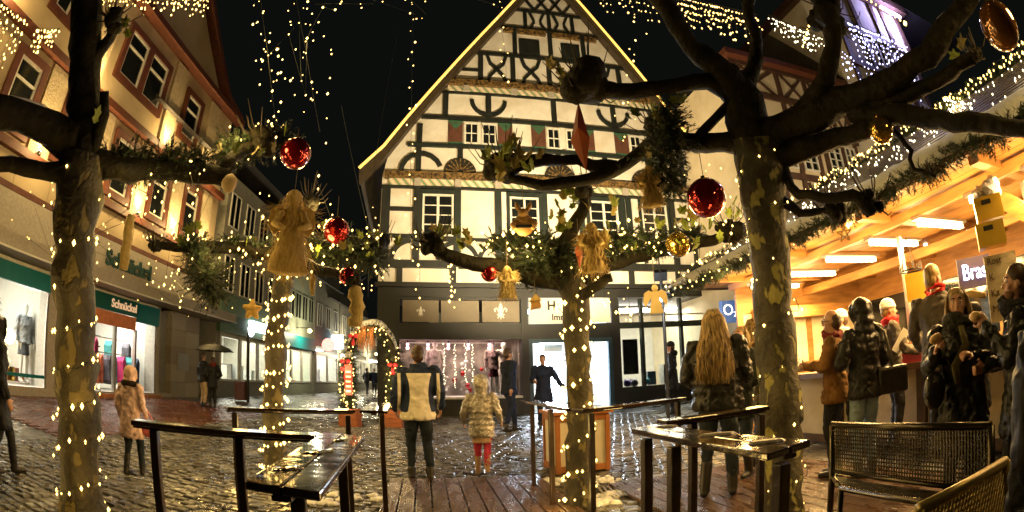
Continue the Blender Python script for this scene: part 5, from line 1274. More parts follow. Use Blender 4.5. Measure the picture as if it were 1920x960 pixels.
for k in range(70):
    a = c + Vector((random.uniform(-.22, .22), random.uniform(-.05, .05), random.uniform(0, .2))); mb.tube([a, a + Vector((random.uniform(-.1, .1), 0, -random.uniform(.2, .5)))], .006, 3, cap=False)
tag(mb.build('straw', mat('red_straw', (.40, .16, .05), .8), arch), kind='stuff')
MB().tube([q + Vector((0, 0, .14)) for q in AP[24:47]], .09, 7, jit=.2, flat=.5).build('snow', m_snow, arch, True)
AF = Frame((ar0.x, ar0.y - .28, ar0.z), 0)
sgb = thing('red_notice', AF.p(.05, .7), 'narrow red notice board hanging on the fir arch pillar on the street side', 'sign')
MB().fbox(AF, -.02, .16, .75, 1.45, 0, .02).build('board', mat('red_board', (.40, .035, .03), .5), sgb)
for k in range(5): MB().fbox(AF, .01, .13, .82 + k * .11, .86 + k * .11, .02, .024).build('white_line', m_sign_white, sgb)
q = gnd(465, 756); pl = thing('street_pole', q, 'dark street pole with a brown litter bin at the green fascia shop', 'pole')
s = (q - O).length / F_PX
MB().cyl(q, q + Vector((0, 0, 142 * s)), .06, 8).build('pole', m_black, pl)
MB().box(q + Vector((-.22, -.1, 20 * s)), (.42, .34, 34 * s)).build('litter_bin', mat('bin_brown', (.10, .04, .025), .5), pl)
MB().ball(q + Vector((.12, 0, 134 * s)), (.16, .1, .3), 10, 8).build('lit_sign', mat('white_round_sign', (.9, .9, 1), emit=3, ecol=(.8, .88, 1)), pl, True)

# ------------------------------------------------------------------ baubles, angels and other hanging ornaments
m_baub = mat('red_bauble', (.45, .008, .012), .06, .85, var=.25, scale=9, bump=.04, bscale=20, coat=1)
m_gold = mat('gold_bauble', (.55, .36, .06), .06, .9, var=.2, scale=9, coat=1)
m_amber = mat('amber_bauble', (.30, .12, .02), .05, .6, var=.3, scale=5, coat=1)
m_string = mat('hanging_string', (.12, .09, .05), .8)
def bauble(x, y, r, D, m, label, up=60, sq=1):
    c = atd(x, y, D); rr = r * (c - O).length / F_PX; t = thing('bauble', c - Vector((0, 0, rr)), label, 'bauble', 'baubles hanging in the trees')
    MB().ball(c, (rr, rr, rr * sq), 28, 18).build('ball', m, t, True); MB().cyl(c + Vector((0, 0, rr * sq * .97)), c + Vector((0, 0, rr * sq * 1.12)), rr * .14, 10).build('cap', m_gold, t)
    e = atd(x, y - r - up, D); e.x = c.x; e.y = c.y; MB().cyl(c + Vector((0, 0, rr * sq * 1.12)), e, .003, 4).build('string', m_string, t)
    fr = MB()
    for k in range(10): a = math.radians(-60 + 13 * k); fr.ball(c + Vector((math.cos(a) * rr * .5 + rr * .2, -rr * .72, -rr * .35 + math.sin(a) * rr * .3)), rr * .05, 6, 4)
    return t
bauble(554, 290, 30, 4.2, m_baub, 'red bauble against the night sky under the knobbly limb end', 18)
bauble(631, 435, 25, 5.6, m_baub, 'red bauble between the big straw angel and the gabled house', 40)
bauble(652, 520, 17, 4.9, m_baub, 'small red bauble above the twisted sackcloth ornament', 15)
bauble(1324, 373, 38, 4.0, m_baub, 'largest red bauble, hanging beside the thick mottled trunk', 60)
bauble(918, 514, 17, 4.75, m_baub, 'small red bauble half hidden behind the pale straw angel', 10)
bauble(1271, 461, 24, 5.0, m_gold, 'gold bauble on the limb of the middle tree', 10)
bauble(1652, 247, 25, 3.5, m_gold, 'gold bauble under the mottled tree limbs before the pale house', 10)
bauble(1873, 50, 38, 2.9, m_amber, 'big amber bauble high over the stall roof', 60, 1.25)
def ornament(nm, label, cat, x, y, D, up=40):
    c = atd(x, y, D); s = (c - O).length / F_PX; t = thing(nm, c, label, cat); return t, c, s
def hangstring(t, c, h, L=.3): MB().cyl(c + Vector((0, 0, h)), c + Vector((0, 0, h + L)), .003, 4).build('string', m_string, t)
def facer(c):                                            # a frame whose front looks to the deck
    return Frame((c.x, c.y, c.z), math.atan2(c.x, c.y))
def straw_angel(x, y, D, hpx, label, m=None, wing=1):
    t, c, s = ornament('straw_angel', label, 'angel', x, y, D); t['group'] = 'straw angels in the trees'; m = m or m_straw
    h = hpx * s; fr = facer(c)
    body = MB(); n = 14; prof = [(-.46, .20), (-.44, .21), (-.3, .18), (-.1, .14), (.1, .11), (.22, .09), (.27, .05)]; vs = []
    for z, r in prof:
        for j in range(n): a = 6.283 * j / n; k = random.uniform(.75, 1.2); q = fr.p(math.cos(a) * r * h * k, z * h, math.sin(a) * r * h * .7 * k); vs.append(q)
    body.add(vs, [(i * n + j, i * n + (j + 1) % n, (i + 1) * n + (j + 1) % n, (i + 1) * n + j) for i in range(len(prof) - 1) for j in range(n)] + [tuple(range(n - 1, -1, -1)), tuple(range((len(prof) - 1) * n, len(prof) * n))])
    body.build('dress', m, t, True)
    MB().ball(fr.p(0, .36 * h, 0), (.10 * h, .10 * h, .11 * h), 12, 8).build('head', m, t, True)
    for k in (-1, 1):
        w = MB(); w.fpoly(fr, [(k * .05 * h, .22 * h), (k * .15 * h, .31 * h), (k * .25 * h, .25 * h), (k * .27 * h, .08 * h), (k * .2 * h, -.04 * h), (k * .10 * h, .03 * h)], -.08 * h, -.05 * h); w.build('wing', m, t)
        w = MB(); w.tube([fr.p(k * .1 * h, .2 * h, 0), fr.p(k * .19 * h, .05 * h, .08 * h), fr.p(k * .08 * h, -.02 * h, .16 * h)], [.05 * h, .045 * h, .03 * h], 8); w.build('arm', m, t, True)
    st = MB()
    for k in range(620):
        a = random.random() * 6.283; z = random.uniform(-.42, .42); r = .25 - .24 * (z + .5) if z < .25 else .10; r = max(.05, r) * random.uniform(.85, 1.2)
        p0 = fr.p(math.cos(a) * r * h, z * h, math.sin(a) * r * h * .7); d = Vector((random.uniform(-.45, .45), random.uniform(-.45, .45), -1)).normalized(); o = (p0 - fr.p(0, z * h, 0)).normalized()
        w = d.cross(o).normalized() * .0032; L = h * random.uniform(.1, .26); st.add([p0 - w, p0 + w, p0 + d * L * .5 + o * L * .28 + w, p0 + d * L * .5 + o * L * .28 - w, p0 + d * L + o * L * random.uniform(0, .3)], [(0, 1, 2, 3), (3, 2, 4)])
    for k in (-1, 1):
        for i in range(90):
            q = fr.p(k * random.uniform(.06, .3) * h, random.uniform(-.02, .3) * h, random.uniform(-.1, .0) * h); d = Vector((k * .6 * fr.a.x, k * .6 * fr.a.y, random.uniform(-.8, .5))).normalized(); w = d.orthogonal().normalized() * .003; st.add([q - w, q + w, q + d * h * random.uniform(.08, .18)], [(0, 1, 2)])
    tag(st.build('straws', m, t), kind='stuff'); hangstring(t, c, .46 * h, .25)
m_rafia = mat('pale_straw', (.55, .40, .16), .8, scale=14, col2=(.70, .55, .27), bump=.5, bscale=60)
straw_angel(546, 436, 5.0, 172, 'largest straw angel, hanging in the head of the slim tree')
straw_angel(1220, 350, 3.9, 88, 'straw angel next to the dark fir bunch by the big red bauble')
straw_angel(1110, 466, 4.6, 104, 'straw angel before the window above the middle trunk')
straw_angel(951, 531, 4.6, 66, 'small pale straw angel beside the half hidden small bauble', m_rafia)
# pale wooden angel
t, c, s = ornament('wooden_angel', 'pale flat wooden angel with spread wings in front of the lit shop window', 'angel', 1229, 563, 5.0); fr = facer(c); m_pine = mat('pale_pine', (.62, .48, .25), .6, scale=4, var=.12)
MB().fpoly(fr, [(-13 * s, -27 * s), (14 * s, -27 * s), (5 * s, 14 * s), (-5 * s, 14 * s)], 0, .02).build('body', m_pine, t); MB().ball(fr.p(0, 20 * s, .01), (6.5 * s, .02, 7 * s), 12, 8).build('head', m_pine, t, True)
for k in (-1, 1): MB().fpoly(fr, [(k * 4 * s, 13 * s), (k * 12 * s, 17 * s), (k * 21 * s, 12 * s), (k * 23 * s, -4 * s), (k * 20 * s, -14 * s), (k * 13 * s, -4 * s), (k * 6 * s, 4 * s)], -.012, .008).build('wing', m_pine, t)
hangstring(t, c, 26 * s, .3)
# padded star
t, c, s = ornament('padded_star', 'padded yellow star hanging beside the slim lit trunk', 'star', 473, 583, 5.3); fr = facer(c); m_star = mat('yellow_felt', (.62, .40, .12), .9, bump=.4, var=.1)
vs = [fr.p(0, 0, .07), fr.p(0, 0, -.07)]; n = 20
for i in range(n):
    a = 6.283 * i / n + 1.571; k = [1, .72, .46, .72][i % 4]; vs.append(fr.p(math.cos(a) * 30 * s * k, math.sin(a) * 30 * s * k, 0))
mb = MB(); mb.add(vs, [(0, 2 + i, 2 + (i + 1) % n) for i in range(n)] + [(1, 2 + (i + 1) % n, 2 + i) for i in range(n)])
o = mb.build('star', m_star, t, True); sb = o.modifiers.new('sub', 'SUBSURF'); sb.levels = sb.render_levels = 2; hangstring(t, c, 28 * s, .5)
# sackcloth ornaments
m_sack = mat('sackcloth', (.42, .30, .11), .95, scale=30, col2=(.52, .39, .17), bump=.5, bscale=90)
def sack(x, y, D, w, h, label, kinks, yaw=0):
    t, c, s = ornament('cloth_ornament', label, 'ornament', x, y, D); t['group'] = 'sackcloth ornaments'; n = len(kinks)
    P = [c + Vector((random.uniform(-.1, .1) * w * s, 0, h * s * (.5 - i / (n - 1)))) for i in range(n)]
    MB().tube(P, [w * s / 2 * k for k in kinks], 12, jit=.06).build('cloth', m_sack, t, True); hangstring(t, c, h * s / 2, .3)
sack(238, 456, 4.3, 20, 98, 'straight pale sackcloth roll hanging before the cream store', [.8, 1, 1, .95, 1.05, 1, .9])
sack(668, 576, 4.9, 28, 76, 'twisted pale sackcloth ornament below the small red bauble above the arch', [.6, .95, 1.05, .8, 1.05, 1.0, .8, 1.1, .9])
sack(586, 536, 5.2, 12, 40, 'small limp cloth ornament beside the slim trunk head', [.6, 1, .9, .7, .5])
sack(1600, 30, 3.4, 12, 34, 'dry cloth strip hanging beside the knobbly limb head', [.5, 1, .8, .5]) if False else None
# red faceted paper ornament
t, c, s = ornament('faceted_star', 'long pointed red and orange faceted ornament hanging under the knobbly limb end', 'ornament', 1088, 255, 3.6); fr = facer(c)
for nm, m, za, zb in (('upper_cone', mat('dark_red_paper', (.22, .03, .02), .5), 74 * s, 0), ('lower_cone', mat('orange_paper', (.50, .11, .03), .5), -74 * s, 0)):
    mb = MB(); n = 5; tp_ = fr.p(2 * s if za > 0 else 5 * s, za, 0); ring = [fr.p(math.cos(6.283 * i / n + .5) * 19 * s, (8 if i % 2 else -14) * s, math.sin(6.283 * i / n + .5) * 19 * s) for i in range(n)]
    mb.add(ring + [tp_], [(i, (i + 1) % n, n) if za > 0 else ((i + 1) % n, i, n) for i in range(n)]); mb.build(nm, m, t)
hangstring(t, c, 72 * s, .15)
t, c, s = ornament('faceted_star', 'small orange pointed ornament half hidden by the straw angel above the middle trunk', 'ornament', 1086, 480, 4.7); fr = facer(c)
mb = MB(); ring = [fr.p(math.cos(1.2566 * i) * 9 * s, 8 * s, math.sin(1.2566 * i) * 9 * s) for i in range(5)]; mb.add(ring + [fr.p(0, -30 * s, 0), fr.p(0, 30 * s, 0)], [(i, (i + 1) % 5, 6) for i in range(5)] + [((i + 1) % 5, i, 5) for i in range(5)]); mb.build('cone', MATS['orange_paper'], t); hangstring(t, c, 30 * s, .2)
# toy hare
t, c, s = ornament('toy_hare', 'brown wooden toy hare with upright ears hanging before the first floor window', 'toy', 982, 416, 4.5); fr = facer(c); m_toy = mat('toy_wood', (.34, .19, .06), .5, scale=5, var=.35, bump=.15)
MB().ball(fr.p(0, -8 * s, 0), (19 * s, 13 * s, 22 * s), 14, 10, jit=.03).build('body', m_toy, t, True); MB().ball(fr.p(-1 * s, 12 * s, 4 * s), (10 * s, 10 * s, 11 * s), 12, 8).build('head', m_toy, t, True)
for k in (-1, 1): MB().tube([fr.p(k * 5 * s, 18 * s, 0), fr.p(k * 12 * s, 28 * s, 0), fr.p(k * 14 * s, 37 * s, 0)], [4 * s, 5 * s, 1.5 * s], 8).build('ear', m_toy, t, True)
for k in (-1, 1): MB().tube([fr.p(k * 14 * s, -2 * s, 6 * s), fr.p(k * 21 * s, -10 * s, 9 * s), fr.p(k * 16 * s, -20 * s, 12 * s)], [5 * s, 5 * s, 4 * s], 8).build('leg', m_toy, t, True)
MB().fbox(fr, -15 * s, 15 * s, -18 * s, -12 * s, 12 * s, 14.5 * s).build('band', m_black, t); hangstring(t, c, 22 * s, .3)
t, c, s = ornament('toy_lantern', 'small wooden lantern ornament before the edge of the white sign board', 'ornament', 1003, 570, 4.8); fr = facer(c)
MB().fpoly(fr, [(-9 * s, -13 * s), (12 * s, -10 * s), (9 * s, 4 * s), (-7 * s, 2 * s)], -.04, .04).build('body', m_toy, t); MB().fpoly(fr, [(-11 * s, 2 * s), (12 * s, 4 * s), (2 * s, 16 * s)], -.05, .05).build('roof', m_straw, t); hangstring(t, c, 14 * s, .25)
t, c, s = ornament('straw_star', 'thin straw star hanging under the stall eave beside the mottled trunk', 'star', 1583, 441, 4.6); fr = facer(c); mb = MB()
P5 = [(math.cos(1.571 + 2.513 * i) * 15 * s, math.sin(1.571 + 2.513 * i) * 17 * s) for i in range(5)]
for i in range(5): mb.fband(fr, [P5[i], P5[(i + 1) % 5]], 2.2 * s, .002 * i, .002 * i + .008)
mb.build('star', m_straw, t); hangstring(t, c, 16 * s, .12)
# ------------------------------------------------------------------ people
m_skin = mat('skin', (.50, .27, .17), .5, var=.08, scale=20)
m_lip = mat('lips', (.38, .10, .08), .45, var=.05)
m_eye = mat('eye_dark', (.03, .02, .015), .2)
m_blond = mat('blond_hair', (.09, .05, .016), .5, scale=18, col2=(.42, .28, .10), stretch=(3, 3, .5))
m_brownh = mat('brown_hair', (.06, .03, .015), .5, scale=25, var=.3)
m_greyh = mat('grey_hair', (.50, .46, .38), .6, scale=25, var=.2)
def cloth(name, c, rough=.85, bump=.35, bs=9, **k): k.setdefault('spec', .25); return mat(name, c, rough, bump=bump, bscale=bs, var=k.pop('var', .22), scale=k.pop('scale', 7), **k)
m_blackc = cloth('black_cloth', (.012, .012, .013), .6)
m_puffer = cloth('black_puffer', (.014, .014, .013), .38, .5, 14)
m_navy = cloth('navy_cloth', (.015, .022, .05))
m_jeansd = cloth('dark_jeans', (.018, .026, .036))
m_jeansl = cloth('light_jeans', (.20, .27, .34))
m_leather = mat('black_leather', (.014, .012, .010), .3, bump=.4, bscale=22)
m_boot = mat('dark_boot', (.02, .016, .012), .45)
m_beige = cloth('beige_cloth', (.45, .35, .22))
m_pink = cloth('pink_coat', (.74, .52, .50))
m_pinkb = mat('pink_bag', (.65, .18, .20), .4)
m_knit = cloth('knit_scarf', (.30, .25, .17), .95, .9, 45)
m_red_s = cloth('red_scarf', (.55, .02, .02))
m_darkred = cloth('dark_red_scarf', (.16, .025, .02))
m_whitecap = cloth('white_knit', (.72, .68, .58), .9, .5, 60)
m_grey = cloth('grey_jacket', (.10, .085, .07))
m_brownj = cloth('brown_jacket', (.20, .10, .03))
m_greenj = cloth('dark_green_coat', (.025, .03, .022))
m_goldc = mat('gold_quilt', (.33, .30, .25), .3, .5, scale=30, col2=(.62, .58, .52), bump=.8, bscale=26)
m_tights = cloth('pink_tights', (.62, .06, .12))
m_scarfg = cloth('grey_green_scarf', (.035, .036, .028))
m_olive = cloth('olive_scarf', (.11, .095, .035))
m_bread = mat('bread', (.55, .34, .12), .7, scale=9, col2=(.68, .48, .22), bump=.3)
m_paper = mat('paper_napkin', (.75, .72, .66), .8, bump=.3)
# cream and blue ski jacket: the panels are sewn, so they follow the cut of the jacket
def jacket_material():
    m = cloth('blue_cream_jacket', (.80, .74, .60), .7, var=.05); nt = m.node_tree; N, L = nt.nodes.new, nt.links.new; b = nt.nodes['Principled BSDF']; tc = nt.nodes['Texture Coordinate']
    sp = N('ShaderNodeSeparateXYZ'); L(tc.outputs['Object'], sp.inputs[0])
    ab = N('ShaderNodeMath'); ab.operation = 'ABSOLUTE'; L(sp.outputs[0], ab.inputs[0])
    def math_(op, a, c):
        n = N('ShaderNodeMath'); n.operation = op
        for i, q in enumerate((a, c)):
            if isinstance(q, (int, float)): n.inputs[i].default_value = q
            else: L(q, n.inputs[i])
        return n.outputs[0]
    zz = math_('SUBTRACT', sp.outputs[2], 1.13); cur = math_('MULTIPLY', math_('MULTIPLY', zz, zz), .62)
    side = math_('GREATER_THAN', ab.outputs[0], math_('ADD', cur, .118)); low = math_('GREATER_THAN', sp.outputs[2], .90); body = math_('LESS_THAN', ab.outputs[0], .23)
    s1 = math_('MULTIPLY', math_('MULTIPLY', side, low), body)
    yoke = math_('GREATER_THAN', sp.outputs[2], 1.395); arm = math_('MULTIPLY', math_('GREATER_THAN', ab.outputs[0], .27), math_('GREATER_THAN', sp.outputs[2], .80))
    mx = N('ShaderNodeMixRGB'); L(math_('MINIMUM', math_('ADD', math_('ADD', s1, yoke), arm), 1), mx.inputs[0]); L(b.inputs['Base Color'].links[0].from_socket, mx.inputs[1]); mx.inputs[2].default_value = (.018, .030, .075, 1); L(mx.outputs[0], b.inputs['Base Color'])
    return m
m_skij = jacket_material()

FOLD = bpy.data.textures.new('folds', 'MARBLE'); FOLD.noise_scale = .11; FOLD.turbulence = 9
class Soft(MB):
    """shapes that flow together into one skin"""
    def soft(s, name, m, parent, vox=.013, smooth=4, fold=0):
        o = s.build(name, m, None, True); o.parent = parent; o.location = (0, 0, 0)
        r = o.modifiers.new('skin', 'REMESH'); r.mode = 'VOXEL'; r.voxel_size = vox; r.use_smooth_shade = True
        k = o.modifiers.new('smooth', 'SMOOTH'); k.factor = .5; k.iterations = smooth
        if fold:
            d = o.modifiers.new('folds', 'DISPLACE'); d.texture = FOLD; d.strength = fold; d.mid_level = .5; d.texture_coords = 'LOCAL'
        return o
    def cap(s, a, b, ra, rb, n=12):
        a, b = Vector(a), Vector(b); d = (b - a); L = d.length or 1e-6; d = d / L
        pts = [a - d * ra * .96, a - d * ra * .6, a]; rr = [ra * .25, ra * .8, ra]; pts += [b, b + d * rb * .6, b + d * rb * .96]; rr += [rb, rb * .8, rb * .25]
        return s.tube(pts, rr, n)
    def rings(s, R_, n=20):
        """elliptic cross sections (z, rx, ry, cx, cy) from the bottom up"""
        vs = [Vector((cx + math.cos(6.283 * j / n) * rx, cy + math.sin(6.283 * j / n) * ry, z)) for z, rx, ry, cx, cy in R_ for j in range(n)]; k = len(R_)
        s.add(vs, [(i * n + j, i * n + (j + 1) % n, (i + 1) * n + (j + 1) % n, (i + 1) * n + j) for i in range(k - 1) for j in range(n)] + [tuple(range(n - 1, -1, -1)), tuple(range((k - 1) * n, k * n))]); return s

def person(pos, yaw, h, label, top=None, hem=.86, legs=None, shoes=None, hair=None, hairlen=0, hat=None, hood=None, hooddn=None, scarf=None, scarfr=.05, collar=None,
           LE=(-.25, -.04, 1.14), LW=(-.26, .06, .90), RE=(.25, -.04, 1.14), RW=(.26, .06, .90), LF=(-.095, 0, .08), RF=(.095, 0, .08), headyaw=0, headpitch=0, face=False, vox=.014, puff=0, fat=1, curl=.5, glasses=False,
           beard=False, fur=None, gloves=None, boots=False, seed=1, skirt=None, group=None, bald=False, knees=.06, skin=None, name='person', rel=True, hoodk=1):
    random.seed(seed * 17 + 3)
    if rel: yaw += math.degrees(math.atan2(pos[0], pos[1]))   # turned as seen from the deck
    root = bpy.data.objects.new(name, None); COL.objects.link(root); tag(root, label, 'person', group)
    sk = skin or m_skin
    V = Vector; LE, LW, RE, RW, LF, RF = map(V, (LE, LW, RE, RW, LF, RF)); HL, HR = V((-.09, 0, .92)), V((.09, 0, .92)); SL, SR = V((-.185 * fat, -.01, 1.415)), V((.185 * fat, -.01, 1.415))
    def knee(hp_, ft): m = (hp_ + ft) / 2; return V((m.x, m.y + knees, m.z + .02))
    KL, KR = knee(HL, LF), knee(HR, RF)
    Mh = Matrix.Rotation(-headyaw, 3, 'Z') @ Matrix.Rotation(-headpitch, 3, 'X'); nk = V((0, 0, 1.50))
    def hd(x, y, z): return nk + Mh @ (V((x, y, z)) - nk)
    # ---- body
    b = Soft()
    b.rings([(.88, .14, .10, 0, 0), (1.0, .135, .095, 0, 0), (1.12, .13, .09, 0, 0), (1.26, .15, .10, 0, 0), (1.38, .165, .10, 0, -.005), (1.44, .13, .08, 0, -.01), (1.48, .06, .055, 0, -.01)])
    b.cap((0, -.01, 1.42), hd(0, .0, 1.56), .055, .052)
    b.ball(hd(0, -.005, 1.645), (.076, .094, .10), 18, 12, Mh); b.ball(hd(0, .03, 1.575), (.056, .062, .07), 14, 10, Mh); b.ball(hd(0, .075, 1.535), (.022, .02, .018), 10, 7, Mh)
    b.cap(hd(0, .09, 1.635), hd(0, .108, 1.597), .009, .014, 8); b.ball(hd(0, .074, 1.655), (.05, .02, .013), 10, 6, Mh)
    for k in (-1, 1):
        b.ball(hd(k * .077, -.005, 1.615), (.012, .022, .032), 8, 6, Mh); b.ball(hd(k * .042, .062, 1.60), (.02, .02, .02), 8, 6, Mh)
    for S_, E_, W_ in ((SL, LE, LW), (SR, RE, RW)): b.cap(S_, E_, .048, .04); b.cap(E_, W_, .039, .027)
    for H_, K_, F_ in ((HL, KL, LF), (HR, KR, RF)): b.cap(H_, K_, .08, .055); b.cap(K_, F_, .052, .036); b.cap(F_ + V((0, -.02, -.04)), F_ + V((0, .13, -.055)), .036, .028)
    for k, E_, W_ in ((-1, LE, LW), (1, RE, RW)):
        d = (W_ - E_).normalized(); sd = V((0, 1, 0)) if abs(d.y) < .8 else V((0, 0, 1)); sd = (sd - d * sd.dot(d)).normalized(); nrm = d.cross(sd).normalized()
        if nrm.x * k > 0: nrm = -nrm                      # palm looks inwards
        c = W_ + d * .055; Mp = Matrix((sd, d, nrm)).transposed(); b.ball(c, (.043, .055, .018), 12, 8, Mp)
        for i, (o, L) in enumerate(((-.031, .062), (-.011, .074), (.011, .078), (.031, .07))):
            p0 = W_ + d * .095 + sd * o; q = (d * math.cos(curl * .7) + nrm * math.sin(curl * .7)); p1 = p0 + q * L * .5; q2 = (d * math.cos(curl * 1.9) + nrm * math.sin(curl * 1.9)); p2 = p1 + q2 * L * .5
            b.cap(p0 - d * .01, p1, .0095, .009, 7); b.cap(p1, p2, .009, .0075, 7)
        p0 = W_ + d * .03 + sd * .034; p1 = p0 + (d * .6 + sd * .7 + nrm * .25).normalized() * .04; b.cap(p0, p1, .013, .011, 8); b.cap(p1, p1 + (d * .9 + sd * .1 + nrm * .5).normalized() * .032, .011, .008, 8)
    b.soft('body', sk if not gloves else sk, root, min(vox, .009) if face else vox, 3)
    if face:
        for k in (-1, 1):
            MB().ball(hd(k * .031, .077, 1.632), (.0145, .011, .0095), 10, 7, Mh).build('eye', m_sign_white, None, True).parent = root
            MB().ball(hd(k * .031, .0865, 1.632), (.0062, .004, .0068), 8, 6, Mh).build('iris', m_eye, None, True).parent = root
            MB().tube([hd(k * .014, .092, 1.657), hd(k * .032, .091, 1.664), hd(k * .052, .078, 1.656)], [.004, .005, .003], 6).build('eyebrow', m_brownh, None, True).parent = root
        MB().ball(hd(0, .088, 1.557), (.024, .010, .008), 10, 6, Mh).build('lips', m_lip, None, True).parent = root
    if beard:
        q = Soft(); q.ball(hd(0, .038, 1.555), (.058, .058, .052), 14, 10, Mh); q.soft('beard', cloth('stubble', (.16, .09, .05), .8), root, .008, 2)
    if glasses:
        q = MB()
        for k in (-1, 1): q.tube([hd(k * .034 + math.cos(a * .628) * .024, .103, 1.628 + math.sin(a * .628) * .018) for a in range(11)], .0035, 5); q.tube([hd(k * .058, .10, 1.632), hd(k * .083, .0, 1.63)], .0035, 5)
        q.tube([hd(-.012, .108, 1.632), hd(.012, .108, 1.632)], .0035, 5); q.build('glasses', m_black, None).parent = root
    # ---- legs
    if legs:
        t = Soft(); t.rings([(.80, .14, .11, 0, 0), (.9, .16, .12, 0, 0), (1.02, .15, .11, 0, 0)])
        for H_, K_, F_ in ((HL, KL, LF), (HR, KR, RF)): t.cap(H_ - V((0, 0, .04)), K_, .092 * fat, .068); t.cap(K_, F_ + V((0, 0, .03)), .066, .052)
        t.soft('trousers', legs, root, vox, fold=.016)
    for F_, K_ in ((LF, KL), (RF, KR)):
        t = Soft(); t.cap(F_ + V((0, -.03, -.035)), F_ + V((0, .145, -.045)), .045, .036); t.cap(F_ + (K_ - F_) * (.55 if boots else .14), F_ + V((0, -.01, -.01)), .06, .052); t.soft('shoe', shoes or m_boot, root, vox * .85)
    if skirt:
        t = Soft(); t.rings([(.60, .18, .14, 0, 0), (.8, .165, .125, 0, 0), (.98, .14, .10, 0, 0)]); t.soft('skirt', skirt, root, vox)
    # ---- jacket or coat
    if top:
        t = Soft(); p_ = puff; w = .22 if hem < .7 else .185
        R_ = [(hem, (w + p_) * fat, .15 + p_, 0, 0), (hem + .03, (w + .012 + p_) * fat, .16 + p_, 0, 0), (max(hem + .08, .96), (.178 + p_) * fat, .135 + p_, 0, 0), (1.12, (.172 + p_) * fat, .132 + p_, 0, 0), (1.26, (.19 + p_) * fat, .142 + p_, 0, 0), (1.37, (.2 + p_ * .6) * fat, .135 + p_ * .6, 0, -.01), (1.44, (.155 + p_ * .3) * fat, .105, 0, -.012), (1.495, .085, .08, 0, -.01)]
        t.rings(R_)
        for S_, E_, W_ in ((SL, LE, LW), (SR, RE, RW)): t.cap(S_, E_, .078 + p_ * .5, .066 + p_ * .6); t.cap(E_, W_ - (W_ - E_).normalized() * .015, .065 + p_ * .6, .050 + p_ * .2)
        if puff > .015:
            for z in (hem + .06, hem + .16, hem + .26, hem + .36, hem + .46):
                if z < 1.36: t.tube([(math.cos(a * .3927) * (.178 + p_) * fat, math.sin(a * .3927) * (.135 + p_), z) for a in range(17)], .022, 6)
        if collar: t.tube([(math.cos(a * .3927) * .085, math.sin(a * .3927) * .085 - .005, 1.50) for a in range(17)], .032, 8)
        t.soft('coat' if hem < .75 else 'jacket', top, root, vox, fold=.026)
    if hooddn:
        t = Soft(); t.ball((0, -.10, 1.47), (.13, .08, .085), 14, 9); t.tube([(-.1, .0, 1.47), (-.09, -.07, 1.5), (0, -.13, 1.5), (.09, -.07, 1.5), (.1, .0, 1.47)], .045, 8); t.soft('hood', hooddn, root, vox)
    if fur:
        t = Soft(); t.tube([(math.cos(a * .3927) * .125, math.sin(a * .3927) * .125 - .01, 1.475 - .02 * math.sin(a * .3927)) for a in range(17)], [.05 * random.uniform(.85, 1.15) for _ in range(17)], 8); t.soft('fur_collar', fur, root, vox)
    if scarf:
        t = Soft()
        for k in range(2 if face else 3): t.tube([(math.cos(a * .3927) * (.082 + .012 * k), math.sin(a * .3927) * (.08 + .012 * k), 1.46 + .035 * k + .02 * math.sin(a * .3927 + k)) for a in range(17)], scarfr * random.uniform(.75, 1), 8)
        t.soft('scarf', scarf, root, vox * .85, 2, fold=.02)
    # ---- head gear and hair
    if hood:
        t = Soft(); t.ball(hd(0, -.025, 1.64 + .05 * (hoodk - 1)), (.112 * hoodk, .118 * hoodk, .132 * hoodk), 18, 12, Mh); t.ball(hd(0, -.05, 1.53), (.115, .10, .10), 14, 9, Mh); t.cap((0, -.03, 1.44), hd(0, -.03, 1.56), .12, .105)
        t.tube([hd(math.sin(a * .3927) * .098, .065, 1.625 + math.cos(a * .3927) * .118) for a in range(17)], .018, 6); t.soft('hood', hood, root, vox, fold=.015)
    elif hat:
        t = Soft(); t.ball(hd(0, -.012, 1.685), (.092, .108, .092), 18, 12, Mh); t.tube([hd(math.cos(a * .3927) * .085, math.sin(a * .3927) * .1 - .008, 1.665) for a in range(17)], .018, 8); t.soft('hat', hat, root, vox * .8)
    if hair and not hood:
        t = Soft()
        if not bald: t.ball(hd(0, -.018, 1.668), (.086, .098, .095), 18, 12, Mh)
        t.ball(hd(0, -.05, 1.61), (.078, .066, .08), 14, 9, Mh)
        if bald: t.ball(hd(0, -.045, 1.65), (.082, .066, .06), 14, 9, Mh)
        o = t.soft('hair', hair, root, vox * .7, 2)
        if hairlen:
            q = MB()
            for k in range(800):
                a = random.uniform(-1.95, 1.95) - 1.5708; rx = .088 + random.random() * .02
                p0 = hd(math.cos(a) * .05, math.sin(a) * .06 - .01, 1.755); p1 = hd(math.cos(a) * rx, math.sin(a) * rx * 1.05 - .012, 1.66); L = hairlen * random.uniform(.7, 1.08); s_ = random.uniform(.9, 1.2)
                p2 = V((math.cos(a) * rx * 1.15 * s_, math.sin(a) * rx * 1.1 - .03, 1.5)); bk = math.sin(a) < .3; p3 = V((math.cos(a) * (.11 + .035 * s_) + random.uniform(-.03, .03), (-.165 - .03 * random.random()) * min(1, .35 - math.sin(a)) if bk else math.sin(a) * .17, 1.5 - L * .5)); p4 = V((p3.x * random.uniform(.7, 1.1) + random.uniform(-.03, .03), p3.y - .01, 1.5 - L))
                w1, w2 = random.uniform(0, 6.3), random.uniform(.006, .02); m1 = (p2 + p3) / 2 + V((math.sin(w1) * w2, math.cos(w1) * w2, 0)); m2 = (p3 + p4) / 2 + V((-math.sin(w1) * w2, -math.cos(w1) * w2, 0)); q.tube([p0, p1, p2, m1, p3, m2, p4], [.003, .0055, .0055, .0055, .005, .004, .0015], 4, cap=False)
